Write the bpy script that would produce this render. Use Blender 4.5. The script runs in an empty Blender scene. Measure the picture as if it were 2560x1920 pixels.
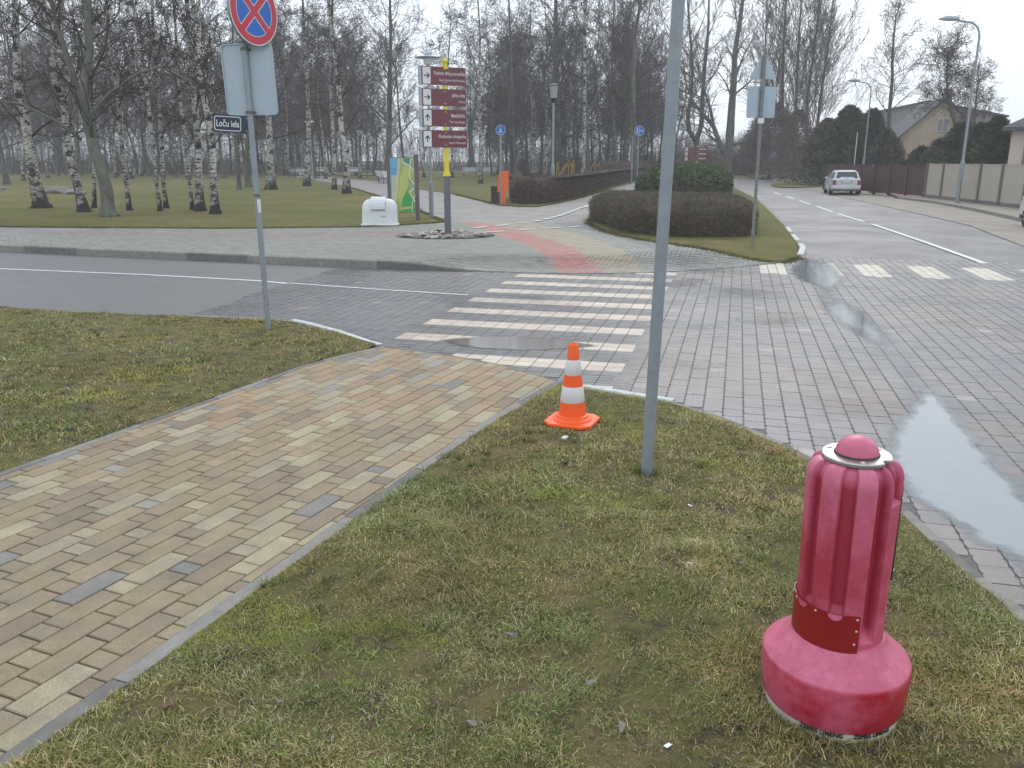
import bpy, math, random
import numpy as np
from mathutils import Vector, Matrix
from mathutils.geometry import delaunay_2d_cdt

random.seed(7)
rng = np.random.default_rng(11)
SC = bpy.context.scene
COL = SC.collection
R = math.radians

# ---------------------------------------------------------------- camera, sky, sun, exposure
CAM_H = 2.05
FPX = 2100.0
PITCH = math.atan(560 / FPX)
cam_d = bpy.data.cameras.new('camera')
cam_d.sensor_width = 36.0
cam_d.lens = 36.0 * FPX / 2560
cam_d.clip_start = 0.05
cam_d.clip_end = 3000
cam = bpy.data.objects.new('camera', cam_d)
COL.objects.link(cam)
cam.location = (0, 0, CAM_H)
cam.rotation_euler = (math.pi / 2 - PITCH, 0, 0)
SC.camera = cam

SUN_EL, SUN_AZ = R(38), R(15)
world = bpy.data.worlds.new('World')
SC.world = world
world.use_nodes = True
wn, wl = world.node_tree.nodes, world.node_tree.links
wn.clear()
sky = wn.new('ShaderNodeTexSky')
sky.sky_type = 'NISHITA'
sky.sun_disc = False
sky.sun_elevation = SUN_EL
sky.sun_rotation = SUN_AZ
sky.dust_density = 4.0
sky.air_density = 1.0
hsv = wn.new('ShaderNodeHueSaturation')
hsv.inputs['Saturation'].default_value = 0.22
cloud_co = wn.new('ShaderNodeTexCoord')
cloud_n = wn.new('ShaderNodeTexNoise')
cloud_n.inputs['Scale'].default_value = 2.2
cloud_n.inputs['Detail'].default_value = 4
cloud_r = wn.new('ShaderNodeValToRGB')
cloud_r.color_ramp.elements[0].position = 0.3
cloud_r.color_ramp.elements[0].color = (8.2, 9.3, 10.6, 1)
cloud_r.color_ramp.elements[1].position = 0.68
cloud_r.color_ramp.elements[1].color = (9.9, 10.4, 10.9, 1)
mixc = wn.new('ShaderNodeMixRGB')
mixc.inputs[0].default_value = 0.85
bg = wn.new('ShaderNodeBackground')
bg.inputs['Strength'].default_value = 0.112
wo = wn.new('ShaderNodeOutputWorld')
wl.new(sky.outputs[0], hsv.inputs['Color'])
wl.new(hsv.outputs[0], mixc.inputs[1])
wl.new(cloud_co.outputs['Generated'], cloud_n.inputs['Vector'])
wl.new(cloud_n.outputs['Fac'], cloud_r.inputs[0])
wl.new(cloud_r.outputs[0], mixc.inputs[2])
wl.new(mixc.outputs[0], bg.inputs['Color'])
wl.new(bg.outputs[0], wo.inputs['Surface'])

sun_d = bpy.data.lights.new('sun', 'SUN')
sun_d.energy = 0.8
sun_d.angle = R(25)
sun_d.color = (1.0, 0.96, 0.9)
sun = bpy.data.objects.new('sun', sun_d)
COL.objects.link(sun)
sd = Vector((math.sin(SUN_AZ) * math.cos(SUN_EL), math.cos(SUN_AZ) * math.cos(SUN_EL), math.sin(SUN_EL)))
sun.rotation_euler = sd.to_track_quat('Z', 'Y').to_euler()

SC.view_settings.view_transform = 'Standard'
SC.view_settings.look = 'None'
SC.view_settings.exposure = 0.28
SC.view_settings.gamma = 1.0
try:
    SC.view_settings.use_curve_mapping = False
except Exception:
    pass

# ---------------------------------------------------------------- helpers: survey, tagging, meshes
def G(px, py, z=0.0):
    """ground point (metres) for a surveyed sight line"""
    a = (px - 1280) / FPX
    b = (960 - py) / FPX
    dx, dy, dz = a, math.cos(PITCH) + b * math.sin(PITCH), -math.sin(PITCH) + b * math.cos(PITCH)
    t = (z - CAM_H) / dz
    return (dx * t, dy * t)

def GL(pts, z=0.0):
    return [G(p[0], p[1], z) for p in pts]

def at(px, py, dist):
    """point on the sight line at ground distance y = dist"""
    a = (px - 1280) / FPX
    b = (960 - py) / FPX
    dx, dy, dz = a, math.cos(PITCH) + b * math.sin(PITCH), -math.sin(PITCH) + b * math.cos(PITCH)
    t = dist / dy
    return Vector((dx * t, dist, CAM_H + dz * t))

GA = math.atan(570 / 2173.0)          # bearing of the main street and the paving
def UV(u, v):
    return (u * math.sin(GA) + v * math.cos(GA), u * math.cos(GA) - v * math.sin(GA))
def toUV(x, y):
    return (x * math.sin(GA) + y * math.cos(GA), x * math.cos(GA) - y * math.sin(GA))

def tag(o, label=None, cat=None, group=None, kind=None):
    if label: o['label'] = label
    if cat: o['category'] = cat
    if group: o['group'] = group
    if kind: o['kind'] = kind
    return o

def empty(name, loc, rz=0.0, label=None, cat=None, group=None, rot=None):
    o = bpy.data.objects.new(name, None)
    o.empty_display_size = 0.2
    COL.objects.link(o)
    o.location = loc
    o.rotation_euler = rot if rot else (0, 0, rz)
    return tag(o, label, cat, group)

def link(name, me, parent=None, loc=None, rz=None):
    o = bpy.data.objects.new(name, me)
    COL.objects.link(o)
    if parent: o.parent = parent
    if loc is not None: o.location = loc
    if rz is not None: o.rotation_euler = (0, 0, rz)
    return o

def copy_tree(o, parent=None):
    c = o.copy()
    COL.objects.link(c)
    c.parent = parent
    for ch in list(o.children):
        copy_tree(ch, c)
    return c

def np_mesh(name, V, F, mat, smooth=False, col=None):
    """V (n,3), F list of faces or an int array (m,k)"""
    me = bpy.data.meshes.new(name)
    V = np.asarray(V, dtype=np.float32)
    if isinstance(F, np.ndarray):
        m, k = F.shape
        me.vertices.add(len(V))
        me.vertices.foreach_set('co', V.ravel())
        me.loops.add(m * k)
        me.loops.foreach_set('vertex_index', F.astype(np.int32).ravel())
        me.polygons.add(m)
        me.polygons.foreach_set('loop_start', np.arange(0, m * k, k, dtype=np.int32))
        me.polygons.foreach_set('loop_total', np.full(m, k, dtype=np.int32))
        me.update(calc_edges=True)
    else:
        me.from_pydata([tuple(map(float, v)) for v in V], [], F)
        me.update()
    if smooth:
        me.polygons.foreach_set('use_smooth', np.ones(len(me.polygons), dtype=bool))
    if col is not None:                         # one colour per vertex
        at_ = me.color_attributes.new('tint', 'FLOAT_COLOR', 'POINT')
        c = np.ones((len(V), 4), dtype=np.float32)
        c[:, :3] = col
        at_.data.foreach_set('color', c.ravel())
    mats = mat if isinstance(mat, (list, tuple)) else [mat]
    for m_ in mats: me.materials.append(m_)
    return me

class MB:
    """collects shapes into one mesh"""
    def __init__(s):
        s.v, s.f, s.m, s.c = [], [], [], []
        s.col = None
    def add(s, vs, fs, mi=0):
        n = len(s.v)
        s.v += [tuple(v) for v in vs]
        if s.col is not None: s.c += [s.col] * len(vs)
        s.f += [tuple(i + n for i in f) for f in fs]
        s.m += [mi] * len(fs)
        return s
    def box(s, x0, x1, y0, y1, z0, z1, mi=0, M=None, bev=0.0):
        if bev <= 0:
            vs = [(x, y, z) for z in (z0, z1) for y in (y0, y1) for x in (x0, x1)]
            fs = [(0, 2, 3, 1), (4, 5, 7, 6), (0, 1, 5, 4), (2, 6, 7, 3), (0, 4, 6, 2), (1, 3, 7, 5)]
        else:
            b = bev
            def ring(z, i):
                return [(x0 + i, y0 + b + 0 * i, z), (x0 + b, y0 + i, z), (x1 - b, y0 + i, z), (x1 - i, y0 + b, z),
                        (x1 - i, y1 - b, z), (x1 - b, y1 - i, z), (x0 + b, y1 - i, z), (x0 + i, y1 - b, z)]
            R0, R1, R2, R3 = ring(z0, b * .6), ring(z0 + b, 0), ring(z1 - b, 0), ring(z1, b * .6)
            vs = R0 + R1 + R2 + R3
            fs = [tuple(range(7, -1, -1)), tuple(range(24, 32))]
            for k in range(3):
                for i in range(8):
                    j = (i + 1) % 8
                    fs.append((k * 8 + i, k * 8 + j, k * 8 + 8 + j, k * 8 + 8 + i))
        if M is not None: vs = [tuple(M @ Vector(v)) for v in vs]
        return s.add(vs, fs, mi)
    def lathe(s, prof, n=24, mi=0, M=None, a0=0.0, a1=None, cap=True):
        full = a1 is None
        k = n if full else n + 1
        span = 2 * math.pi if full else a1 - a0
        vs = []
        for r, z in prof:
            for i in range(k):
                a = a0 + span * i / n
                vs.append((r * math.cos(a), r * math.sin(a), z))
        fs = []
        for p in range(len(prof) - 1):
            for i in range(n):
                j = (i + 1) % k if full else i + 1
                fs.append((p * k + i, p * k + j, (p + 1) * k + j, (p + 1) * k + i))
        if cap and full:
            if prof[0][0] > 1e-6: fs.append(tuple(range(k - 1, -1, -1)))
            if prof[-1][0] > 1e-6: fs.append(tuple((len(prof) - 1) * k + i for i in range(k)))
        if M is not None: vs = [tuple(M @ Vector(v)) for v in vs]
        return s.add(vs, fs, mi)
    def tube(s, pts, rad, n=8, mi=0, cap=True, M=None):
        pts = [Vector(p) for p in pts]
        if not isinstance(rad, (list, tuple)): rad = [rad] * len(pts)
        vs, up = [], Vector((0.123, 0.2, 1)).normalized()
        ref = None
        for i, p in enumerate(pts):
            d = (pts[min(i + 1, len(pts) - 1)] - pts[max(i - 1, 0)]).normalized()
            if ref is None:
                ref = d.orthogonal().normalized()
            ref = (ref - d * ref.dot(d)).normalized()
            b = d.cross(ref)
            for k in range(n):
                a = 2 * math.pi * k / n
                vs.append(p + (ref * math.cos(a) + b * math.sin(a)) * rad[i])
        fs = []
        for i in range(len(pts) - 1):
            for k in range(n):
                j = (k + 1) % n
                fs.append((i * n + k, i * n + j, (i + 1) * n + j, (i + 1) * n + k))
        if cap:
            fs.append(tuple(range(n - 1, -1, -1)))
            fs.append(tuple((len(pts) - 1) * n + k for k in range(n)))
        if M is not None: vs = [M @ v for v in vs]
        return s.add(vs, fs, mi)
    def prism(s, poly, z0, z1, mi=0, M=None):
        n = len(poly)
        ar = sum(poly[i][0] * poly[(i + 1) % n][1] - poly[(i + 1) % n][0] * poly[i][1] for i in range(n))
        if ar < 0: poly = poly[::-1]
        vs = [(x, y, z0) for x, y in poly] + [(x, y, z1) for x, y in poly]
        fs = [tuple(range(n - 1, -1, -1)), tuple(range(n, 2 * n))]
        for i in range(n):
            j = (i + 1) % n
            fs.append((i, j, n + j, n + i))
        if M is not None: vs = [tuple(M @ Vector(v)) for v in vs]
        return s.add(vs, fs, mi)
    def mesh(s, name, mat, smooth=False, auto=None):
        me = bpy.data.meshes.new(name)
        me.from_pydata([tuple(v) for v in s.v], [], s.f)
        for m_ in (mat if isinstance(mat, (list, tuple)) else [mat]): me.materials.append(m_)
        me.polygons.foreach_set('material_index', s.m)
        if s.c:
            at_ = me.color_attributes.new('tint', 'FLOAT_COLOR', 'POINT')
            c = np.ones((len(s.v), 4), dtype=np.float32)
            c[:, :3] = np.array(s.c)
            at_.data.foreach_set('color', c.ravel())
        me.update()
        if smooth:
            me.polygons.foreach_set('use_smooth', [True] * len(me.polygons))
            if auto is not None:
                try: me.set_sharp_from_angle(angle=R(auto))
                except Exception: pass
        return me
    def build(s, name, mat, parent=None, smooth=False, auto=None, loc=None, rz=None):
        return link(name, s.mesh(name, mat, smooth, auto), parent, loc, rz)

def text_mesh(txt, size, mat, name, align='CENTER', xs=1.0, ext=0.002, bold=0.0):
    cu = bpy.data.curves.new('lettering', 'FONT')
    cu.body = txt
    cu.size = size
    cu.align_x = align
    cu.align_y = 'CENTER'
    cu.extrude = ext
    cu.offset = bold
    cu.resolution_u = 3
    o = bpy.data.objects.new('lettering', cu)
    COL.objects.link(o)
    dg = bpy.context.evaluated_depsgraph_get()
    me = bpy.data.meshes.new_from_object(o.evaluated_get(dg))
    bpy.data.objects.remove(o)
    me.name = name
    for v in me.vertices: v.co.x *= xs
    me.materials.clear()
    me.materials.append(mat)
    return me

def snoise(x, y, s, seed=0):
    """cheap value noise for numpy arrays, 0..1"""
    x = np.asarray(x) * s + seed * 17.3
    y = np.asarray(y) * s - seed * 9.1
    xi, yi = np.floor(x).astype(np.int64), np.floor(y).astype(np.int64)
    fx, fy = x - xi, y - yi
    fx, fy = fx * fx * (3 - 2 * fx), fy * fy * (3 - 2 * fy)
    def h(a, b):
        n = (a * 374761393 + b * 668265263 + seed * 982451653) & 0x7fffffff
        n = ((n ^ (n >> 13)) * 1274126177) & 0x7fffffff
        return ((n ^ (n >> 16)) & 0xffff) / 65535.0
    return (h(xi, yi) * (1 - fx) + h(xi + 1, yi) * fx) * (1 - fy) + (h(xi, yi + 1) * (1 - fx) + h(xi + 1, yi + 1) * fx) * fy

def inside(poly, x, y):
    x, y = np.asarray(x, float), np.asarray(y, float)
    r = np.zeros(x.shape, bool)
    n = len(poly)
    for i in range(n):
        x1, y1 = poly[i]
        x2, y2 = poly[(i + 1) % n]
        c = ((y1 > y) != (y2 > y))
        with np.errstate(divide='ignore', invalid='ignore'):
            xi = (x2 - x1) * (y - y1) / ((y2 - y1) if y2 != y1 else 1e-9) + x1
        r ^= c & (x < xi)
    return r

def pl_dist(pl, x, y):
    x, y = np.asarray(x, float), np.asarray(y, float)
    best = np.full(x.shape, 1e9)
    for (x1, y1), (x2, y2) in zip(pl[:-1], pl[1:]):
        dx, dy = x2 - x1, y2 - y1
        L = dx * dx + dy * dy
        t = np.clip(((x - x1) * dx + (y - y1) * dy) / L, 0, 1)
        best = np.minimum(best, np.hypot(x - x1 - t * dx, y - y1 - t * dy))
    return best

def resample(pl, step):
    out = [pl[0]]
    for a, b in zip(pl[:-1], pl[1:]):
        L = math.hypot(b[0] - a[0], b[1] - a[1])
        n = max(1, int(round(L / step)))
        for i in range(1, n + 1):
            out.append((a[0] + (b[0] - a[0]) * i / n, a[1] + (b[1] - a[1]) * i / n))
    return out

def smooth_pl(pl, k=6):
    """Catmull-Rom through the points"""
    P = [pl[0]] + list(pl) + [pl[-1]]
    out = []
    for i in range(1, len(P) - 2):
        p0, p1, p2, p3 = [np.array(q, float) for q in P[i - 1:i + 3]]
        for j in range(k):
            t = j / k
            out.append(tuple(0.5 * ((2 * p1) + (p2 - p0) * t + (2 * p0 - 5 * p1 + 4 * p2 - p3) * t * t + (3 * p1 - p0 - 3 * p2 + p3) * t ** 3)))
    out.append(tuple(pl[-1]))
    return out

def sheet(name, poly, zf, mat, step=0.5, kind='structure', parent=None, skirt=0.0, maxpts=60000):
    """triangulated ground sheet over a polygon; zf(x, y) -> heights"""
    poly = [tuple(p) for p in poly]
    xs, ys = [p[0] for p in poly], [p[1] for p in poly]
    pts = list(poly)
    if step:
        gx = np.arange(min(xs), max(xs), step)
        gy = np.arange(min(ys), max(ys), step)
        X, Y = np.meshgrid(gx, gy)
        X, Y = X.ravel(), Y.ravel()
        jr = np.random.default_rng(3)
        X = X + jr.uniform(-.2, .2, X.shape) * step
        Y = Y + jr.uniform(-.2, .2, Y.shape) * step
        ok = inside(poly, X, Y)
        ring = poly + [poly[0]]
        ok &= pl_dist(ring, X, Y) > step * 0.35
        pts += list(zip(X[ok].tolist(), Y[ok].tolist()))
    n = len(poly)
    res = delaunay_2d_cdt([Vector(p) for p in pts], [(i, (i + 1) % n) for i in range(n)], [], 1, 1e-5)
    V2, F = res[0], res[2]
    P = np.array([(v.x, v.y) for v in V2])
    Z = zf(P[:, 0], P[:, 1]) if callable(zf) else np.full(len(P), float(zf))
    V = np.column_stack([P, Z])
    F = [tuple(f) for f in F]
    out = []
    for f in F:
        a, b, c = [P[i] for i in f[:3]]
        cr = (b[0] - a[0]) * (c[1] - a[1]) - (b[1] - a[1]) * (c[0] - a[0])
        out.append(f if cr > 0 else f[::-1])
    me = np_mesh(name, V, out, mat, smooth=True)
    o = link(name, me, parent)
    if kind: o['kind'] = kind
    return o

# ---------------------------------------------------------------- materials
def nodes(name):
    m = bpy.data.materials.new(name)
    m.use_nodes = True
    nt = m.node_tree
    b = nt.nodes['Principled BSDF']
    return m, nt.nodes, nt.links, b

def simple(name, col, rough=0.6, metal=0.0, spec=0.5, var=0.12, nscale=6.0, bump=0.0, bscale=60.0, coat=0.0, dirt=None, dirt_amt=0.5, emit=0):
    """plain coloured surface with mottling, optional dirt and fine relief"""
    m, N, L, b = nodes(name)
    tc = N.new('ShaderNodeTexCoord')
    n1 = N.new('ShaderNodeTexNoise')
    n1.inputs['Scale'].default_value = nscale
    n1.inputs['Detail'].default_value = 6
    n1.inputs['Roughness'].default_value = 0.65
    L.new(tc.outputs['Object'], n1.inputs['Vector'])
    cr = N.new('ShaderNodeValToRGB')
    cr.color_ramp.elements[0].position = 0.3
    cr.color_ramp.elements[1].position = 0.7
    cr.color_ramp.elements[0].color = tuple(c * (1 - var) for c in col) + (1,)
    cr.color_ramp.elements[1].color = tuple(min(1, c * (1 + var)) for c in col) + (1,)
    L.new(n1.outputs['Fac'], cr.inputs[0])
    out = cr.outputs[0]
    if dirt:
        n2 = N.new('ShaderNodeTexNoise')
        n2.inputs['Scale'].default_value = nscale * 0.6
        n2.inputs['Detail'].default_value = 9
        n2.inputs['Roughness'].default_value = 0.75
        L.new(tc.outputs['Object'], n2.inputs['Vector'])
        r2 = N.new('ShaderNodeMapRange')
        r2.inputs[1].default_value = 0.5
        r2.inputs[2].default_value = 0.72
        r2.inputs[4].default_value = dirt_amt
        L.new(n2.outputs['Fac'], r2.inputs[0])
        mx = N.new('ShaderNodeMixRGB')
        mx.inputs[2].default_value = tuple(dirt) + (1,)
        L.new(r2.outputs[0], mx.inputs[0])
        L.new(out, mx.inputs[1])
        out = mx.outputs[0]
    L.new(out, b.inputs['Base Color'])
    b.inputs['Roughness'].default_value = rough
    b.inputs['Metallic'].default_value = metal
    b.inputs['Specular IOR Level'].default_value = spec
    b.inputs['Coat Weight'].default_value = coat
    if bump:
        nb = N.new('ShaderNodeTexNoise')
        nb.inputs['Scale'].default_value = bscale
        nb.inputs['Detail'].default_value = 5
        L.new(tc.outputs['Object'], nb.inputs['Vector'])
        bp = N.new('ShaderNodeBump')
        bp.inputs['Strength'].default_value = bump
        bp.inputs['Distance'].default_value = 0.01
        L.new(nb.outputs['Fac'], bp.inputs['Height'])
        L.new(bp.outputs[0], b.inputs['Normal'])
    return m

def tinted(name, src, rough=(0.55, 0.9), spec=0.4, speckle=0.25, sscale=220.0, blotch=0.2, bump=0.35, wet=0.0, soil=(0.05, 0.045, 0.04), soil_amt=0.0):
    """stone whose own colour comes from the object ('object') or the vertex tint ('tint')"""
    m, N, L, b = nodes(name)
    geo = N.new('ShaderNodeNewGeometry')
    if src == 'object':
        s = N.new('ShaderNodeObjectInfo').outputs['Color']
    else:
        a = N.new('ShaderNodeAttribute')
        a.attribute_name = 'tint'
        s = a.outputs['Color']
    n1 = N.new('ShaderNodeTexNoise')
    n1.inputs['Scale'].default_value = sscale
    n1.inputs['Detail'].default_value = 2
    L.new(geo.outputs['Position'], n1.inputs['Vector'])
    n2 = N.new('ShaderNodeTexNoise')
    n2.inputs['Scale'].default_value = 4.5
    n2.inputs['Detail'].default_value = 7
    n2.inputs['Roughness'].default_value = 0.7
    L.new(geo.outputs['Position'], n2.inputs['Vector'])
    r1 = N.new('ShaderNodeMapRange')
    r1.inputs[1].default_value = 0.3; r1.inputs[2].default_value = 0.7
    r1.inputs[3].default_value = 1 - speckle; r1.inputs[4].default_value = 1 + speckle
    L.new(n1.outputs['Fac'], r1.inputs[0])
    r2 = N.new('ShaderNodeMapRange')
    r2.inputs[1].default_value = 0.3; r2.inputs[2].default_value = 0.7
    r2.inputs[3].default_value = 1 - blotch; r2.inputs[4].default_value = 1 + blotch
    L.new(n2.outputs['Fac'], r2.inputs[0])
    mu = N.new('ShaderNodeMath'); mu.operation = 'MULTIPLY'
    L.new(r1.outputs[0], mu.inputs[0]); L.new(r2.outputs[0], mu.inputs[1])
    vm = N.new('ShaderNodeVectorMath'); vm.operation = 'SCALE'
    L.new(s, vm.inputs[0]); L.new(mu.outputs[0], vm.inputs['Scale'])
    out = vm.outputs[0]
    if soil_amt:
        n4 = N.new('ShaderNodeTexNoise')
        n4.inputs['Scale'].default_value = 1.3
        n4.inputs['Detail'].default_value = 8
        n4.inputs['Roughness'].default_value = 0.72
        L.new(geo.outputs['Position'], n4.inputs['Vector'])
        r4 = N.new('ShaderNodeMapRange')
        r4.inputs[1].default_value = 0.48; r4.inputs[2].default_value = 0.72
        r4.inputs[4].default_value = soil_amt
        L.new(n4.outputs['Fac'], r4.inputs[0])
        mx = N.new('ShaderNodeMixRGB')
        mx.inputs[2].default_value = tuple(soil) + (1,)
        L.new(r4.outputs[0], mx.inputs[0]); L.new(out, mx.inputs[1])
        out = mx.outputs[0]
    L.new(out, b.inputs['Base Color'])
    rr = N.new('ShaderNodeMapRange')
    rr.inputs[1].default_value = 0.35; rr.inputs[2].default_value = 0.65
    rr.inputs[3].default_value = rough[0]; rr.inputs[4].default_value = rough[1]
    if wet:
        n3 = N.new('ShaderNodeTexNoise')
        n3.inputs['Scale'].default_value = 0.45
        n3.inputs['Detail'].default_value = 5
        n3.inputs['Roughness'].default_value = 0.6
        L.new(geo.outputs['Position'], n3.inputs['Vector'])
        L.new(n3.outputs['Fac'], rr.inputs[0])
    else:
        L.new(n2.outputs['Fac'], rr.inputs[0])
    L.new(rr.outputs[0], b.inputs['Roughness'])
    b.inputs['Specular IOR Level'].default_value = spec
    bp = N.new('ShaderNodeBump')
    bp.inputs['Strength'].default_value = bump
    bp.inputs['Distance'].default_value = 0.004
    L.new(n1.outputs['Fac'], bp.inputs['Height'])
    L.new(bp.outputs[0], b.inputs['Normal'])
    return m

def ground_mat(name, cols, scales=(0.35, 2.5, 30.0), rough=0.95, bump=0.6, bdist=0.02):
    """patchy turf or soil: three colours mixed by noises of different size"""
    m, N, L, b = nodes(name)
    geo = N.new('ShaderNodeNewGeometry')
    def nz(s, d=6, r=.65):
        n = N.new('ShaderNodeTexNoise')
        n.inputs['Scale'].default_value = s
        n.inputs['Detail'].default_value = d
        n.inputs['Roughness'].default_value = r
        L.new(geo.outputs['Position'], n.inputs['Vector'])
        return n.outputs['Fac']
    def rng_(f, a, c):
        r = N.new('ShaderNodeMapRange')
        r.inputs[1].default_value = a; r.inputs[2].default_value = c
        L.new(f, r.inputs[0])
        return r.outputs[0]
    def mix(f, a, c):
        x = N.new('ShaderNodeMixRGB')
        L.new(f, x.inputs[0])
        for i, q in ((1, a), (2, c)):
            if isinstance(q, tuple): x.inputs[i].default_value = q + (1,)
            else: L.new(q, x.inputs[i])
        return x.outputs[0]
    c1 = mix(rng_(nz(scales[0]), .42, .6), cols[0], cols[1])
    c2 = mix(rng_(nz(scales[1], 8, .75), .47, .62), c1, cols[2])
    c3 = mix(rng_(nz(scales[2], 4, .8), .5, .75), c2, cols[3])
    L.new(c3, b.inputs['Base Color'])
    b.inputs['Roughness'].default_value = rough
    b.inputs['Specular IOR Level'].default_value = 0.15
    bp = N.new('ShaderNodeBump')
    bp.inputs['Strength'].default_value = bump
    bp.inputs['Distance'].default_value = bdist
    L.new(nz(scales[2] * 0.7, 8, .8), bp.inputs['Height'])
    L.new(bp.outputs[0], b.inputs['Normal'])
    return m

def bark_mat(name, birch=True):
    m, N, L, b = nodes(name)
    tc = N.new('ShaderNodeTexCoord')
    sp = N.new('ShaderNodeSeparateXYZ')
    L.new(tc.outputs['Object'], sp.inputs[0])
    def nz(scale, vec, d=5, r=.6):
        mp = N.new('ShaderNodeMapping')
        mp.inputs['Scale'].default_value = vec
        L.new(tc.outputs['Object'], mp.inputs['Vector'])
        n = N.new('ShaderNodeTexNoise')
        n.inputs['Scale'].default_value = scale
        n.inputs['Detail'].default_value = d
        n.inputs['Roughness'].default_value = r
        L.new(mp.outputs[0], n.inputs['Vector'])
        return n.outputs['Fac']
    def rg(f, a, c, lo=0., hi=1.):
        r = N.new('ShaderNodeMapRange')
        r.inputs[1].default_value = a; r.inputs[2].default_value = c
        r.inputs[3].default_value = lo; r.inputs[4].default_value = hi
        L.new(f, r.inputs[0])
        return r.outputs[0]
    def mix(f, a, c):
        x = N.new('ShaderNodeMixRGB')
        L.new(f, x.inputs[0])
        for i, q in ((1, a), (2, c)):
            if isinstance(q, tuple): x.inputs[i].default_value = q + (1,)
            else: L.new(q, x.inputs[i])
        return x.outputs[0]
    def mx(a, c, op='MAXIMUM'):
        x = N.new('ShaderNodeMath'); x.operation = op
        L.new(a, x.inputs[0])
        if isinstance(c, float): x.inputs[1].default_value = c
        else: L.new(c, x.inputs[1])
        return x.outputs[0]
    if birch:
        base = mix(rg(nz(2.5, (1, 1, .6)), .35, .65), (.38, .36, .33), (.58, .56, .51))
        lent = rg(nz(5.0, (1, 1, 5.0), 3), .54, .59)
        patch = rg(nz(1.5, (1.3, 1.3, 2.4), 6, .7), .50, .57)
        low = rg(sp.outputs['Z'], 0.0, 2.3, .34, 0.)
        foot = rg(mx(nz(2.2, (1, 1, .8), 6, .7), low, 'ADD'), .68, .76)
        high = rg(mx(nz(2.2, (1, 1, .8), 6, .7), rg(sp.outputs['Z'], 5.0, 14.0, 0., .3), 'ADD'), .66, .8)
        k = mx(mx(lent, patch), mx(foot, high))
        col = mix(k, base, (.045, .042, .04))
    else:
        base = mix(rg(nz(6.0, (1, 1, .35), 6, .7), .35, .65), (.075, .072, .064), (.165, .155, .135))
        col = mix(rg(nz(1.1, (1, 1, .6), 7, .75), .5, .62), base, (.14, .17, .135))
    L.new(col, b.inputs['Base Color'])
    b.inputs['Roughness'].default_value = 0.9
    b.inputs['Specular IOR Level'].default_value = 0.2
    bp = N.new('ShaderNodeBump')
    bp.inputs['Strength'].default_value = 0.8
    bp.inputs['Distance'].default_value = 0.03
    L.new(nz(7.0, (1, 1, .4 if not birch else 1.5), 6, .7), bp.inputs['Height'])
    L.new(bp.outputs[0], b.inputs['Normal'])
    return m

M = {}
M['steel'] = simple('galvanised_steel', (.27, .31, .34), .5, .25, var=.1, nscale=9, dirt=(.2, .19, .18), dirt_amt=.45, bump=.15, bscale=40)
M['steel_pale'] = simple('pale_galvanised_steel', (.36, .40, .43), .45, .2, var=.06, nscale=3)
M['white_plastic'] = simple('white_plastic', (.66, .69, .70), .4, var=.04, nscale=4, dirt=(.42, .42, .38), dirt_amt=.25)
M['black'] = simple('black_paint', (.02, .02, .02), .5)
M['white_paint'] = simple('white_paint', (.68, .69, .68), .5, var=.05, nscale=20)
M['grey_paint'] = simple('dark_grey_paint', (.13, .135, .165), .5, var=.08, nscale=4)
M['yellow_paint'] = simple('yellow_paint', (.66, .56, .02), .45, var=.06, nscale=5)
M['maroon'] = simple('maroon_film', (.135, .018, .03), .22, var=.15, nscale=1.5, spec=.6)
M['letter'] = simple('pale_lettering', (.62, .60, .60), .5, var=.02)
M['navy'] = simple('navy_enamel', (.012, .024, .06), .25, var=.1, nscale=9)
M['red_film'] = simple('red_reflective_film', (.50, .028, .05), .35, var=.06, nscale=5)
M['blue_film'] = simple('blue_reflective_film', (.012, .12, .48), .35, var=.06, nscale=5)
M['concrete'] = simple('kerb_concrete', (.25, .24, .22), .9, var=.18, nscale=9, bump=.5, bscale=90, dirt=(.11, .105, .095), dirt_amt=.6)
M['concrete_dark'] = simple('weathered_concrete', (.165, .158, .148), .85, var=.22, nscale=8, bump=.5, bscale=90, dirt=(.08, .08, .075), dirt_amt=.6)
M['kerb_white'] = simple('worn_white_kerb_paint', (.52, .54, .53), .7, var=.1, nscale=12, dirt=(.2, .2, .19), dirt_amt=.85)
M['asphalt'] = None
M['twig'] = simple('dark_twigs', (.072, .055, .047), .95, var=.3, nscale=1.2, spec=.1)
M['twig_brown'] = simple('brown_twigs', (.125, .10, .088), .95, var=.3, nscale=.8, spec=.1)
M['twig_far'] = simple('purple_brown_far_twigs', (.085, .066, .062), .95, var=.3, nscale=.3, spec=.1)
M['birch'] = bark_mat('birch_bark', True)
M['bark'] = bark_mat('grey_mossy_bark', False)
M['bark_moss'] = bark_mat('mossy_lichen_bark', False)
for n__ in M['bark_moss'].node_tree.nodes:
    if n__.type == 'MIX_RGB' and not n__.inputs[1].is_linked: n__.inputs[1].default_value = (.10, .10, .085, 1); n__.inputs[2].default_value = (.20, .20, .17, 1)
M['brick_obj'] = tinted('path_brick', 'object', blotch=.24, speckle=.28, soil_amt=.34, soil=(.115, .10, .078))
M['brick_tint'] = tinted('path_brick_far', 'tint', blotch=.24, speckle=.28, soil_amt=.34, soil=(.115, .10, .078))
M['paver_obj'] = tinted('road_paver', 'object', rough=(.18, .52), spec=.55, wet=1, blotch=.22, soil_amt=.25, soil=(.11, .075, .06))
M['paver_tint'] = tinted('road_paver_far', 'tint', rough=(.18, .52), spec=.55, wet=1, blotch=.22, soil_amt=.25, soil=(.11, .075, .06))
M['stone_obj'] = tinted('pavement_stone', 'object', rough=(.5, .85), blotch=.16)
M['stone_tint'] = tinted('pavement_stone_far', 'tint', rough=(.5, .85), blotch=.16)
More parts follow.
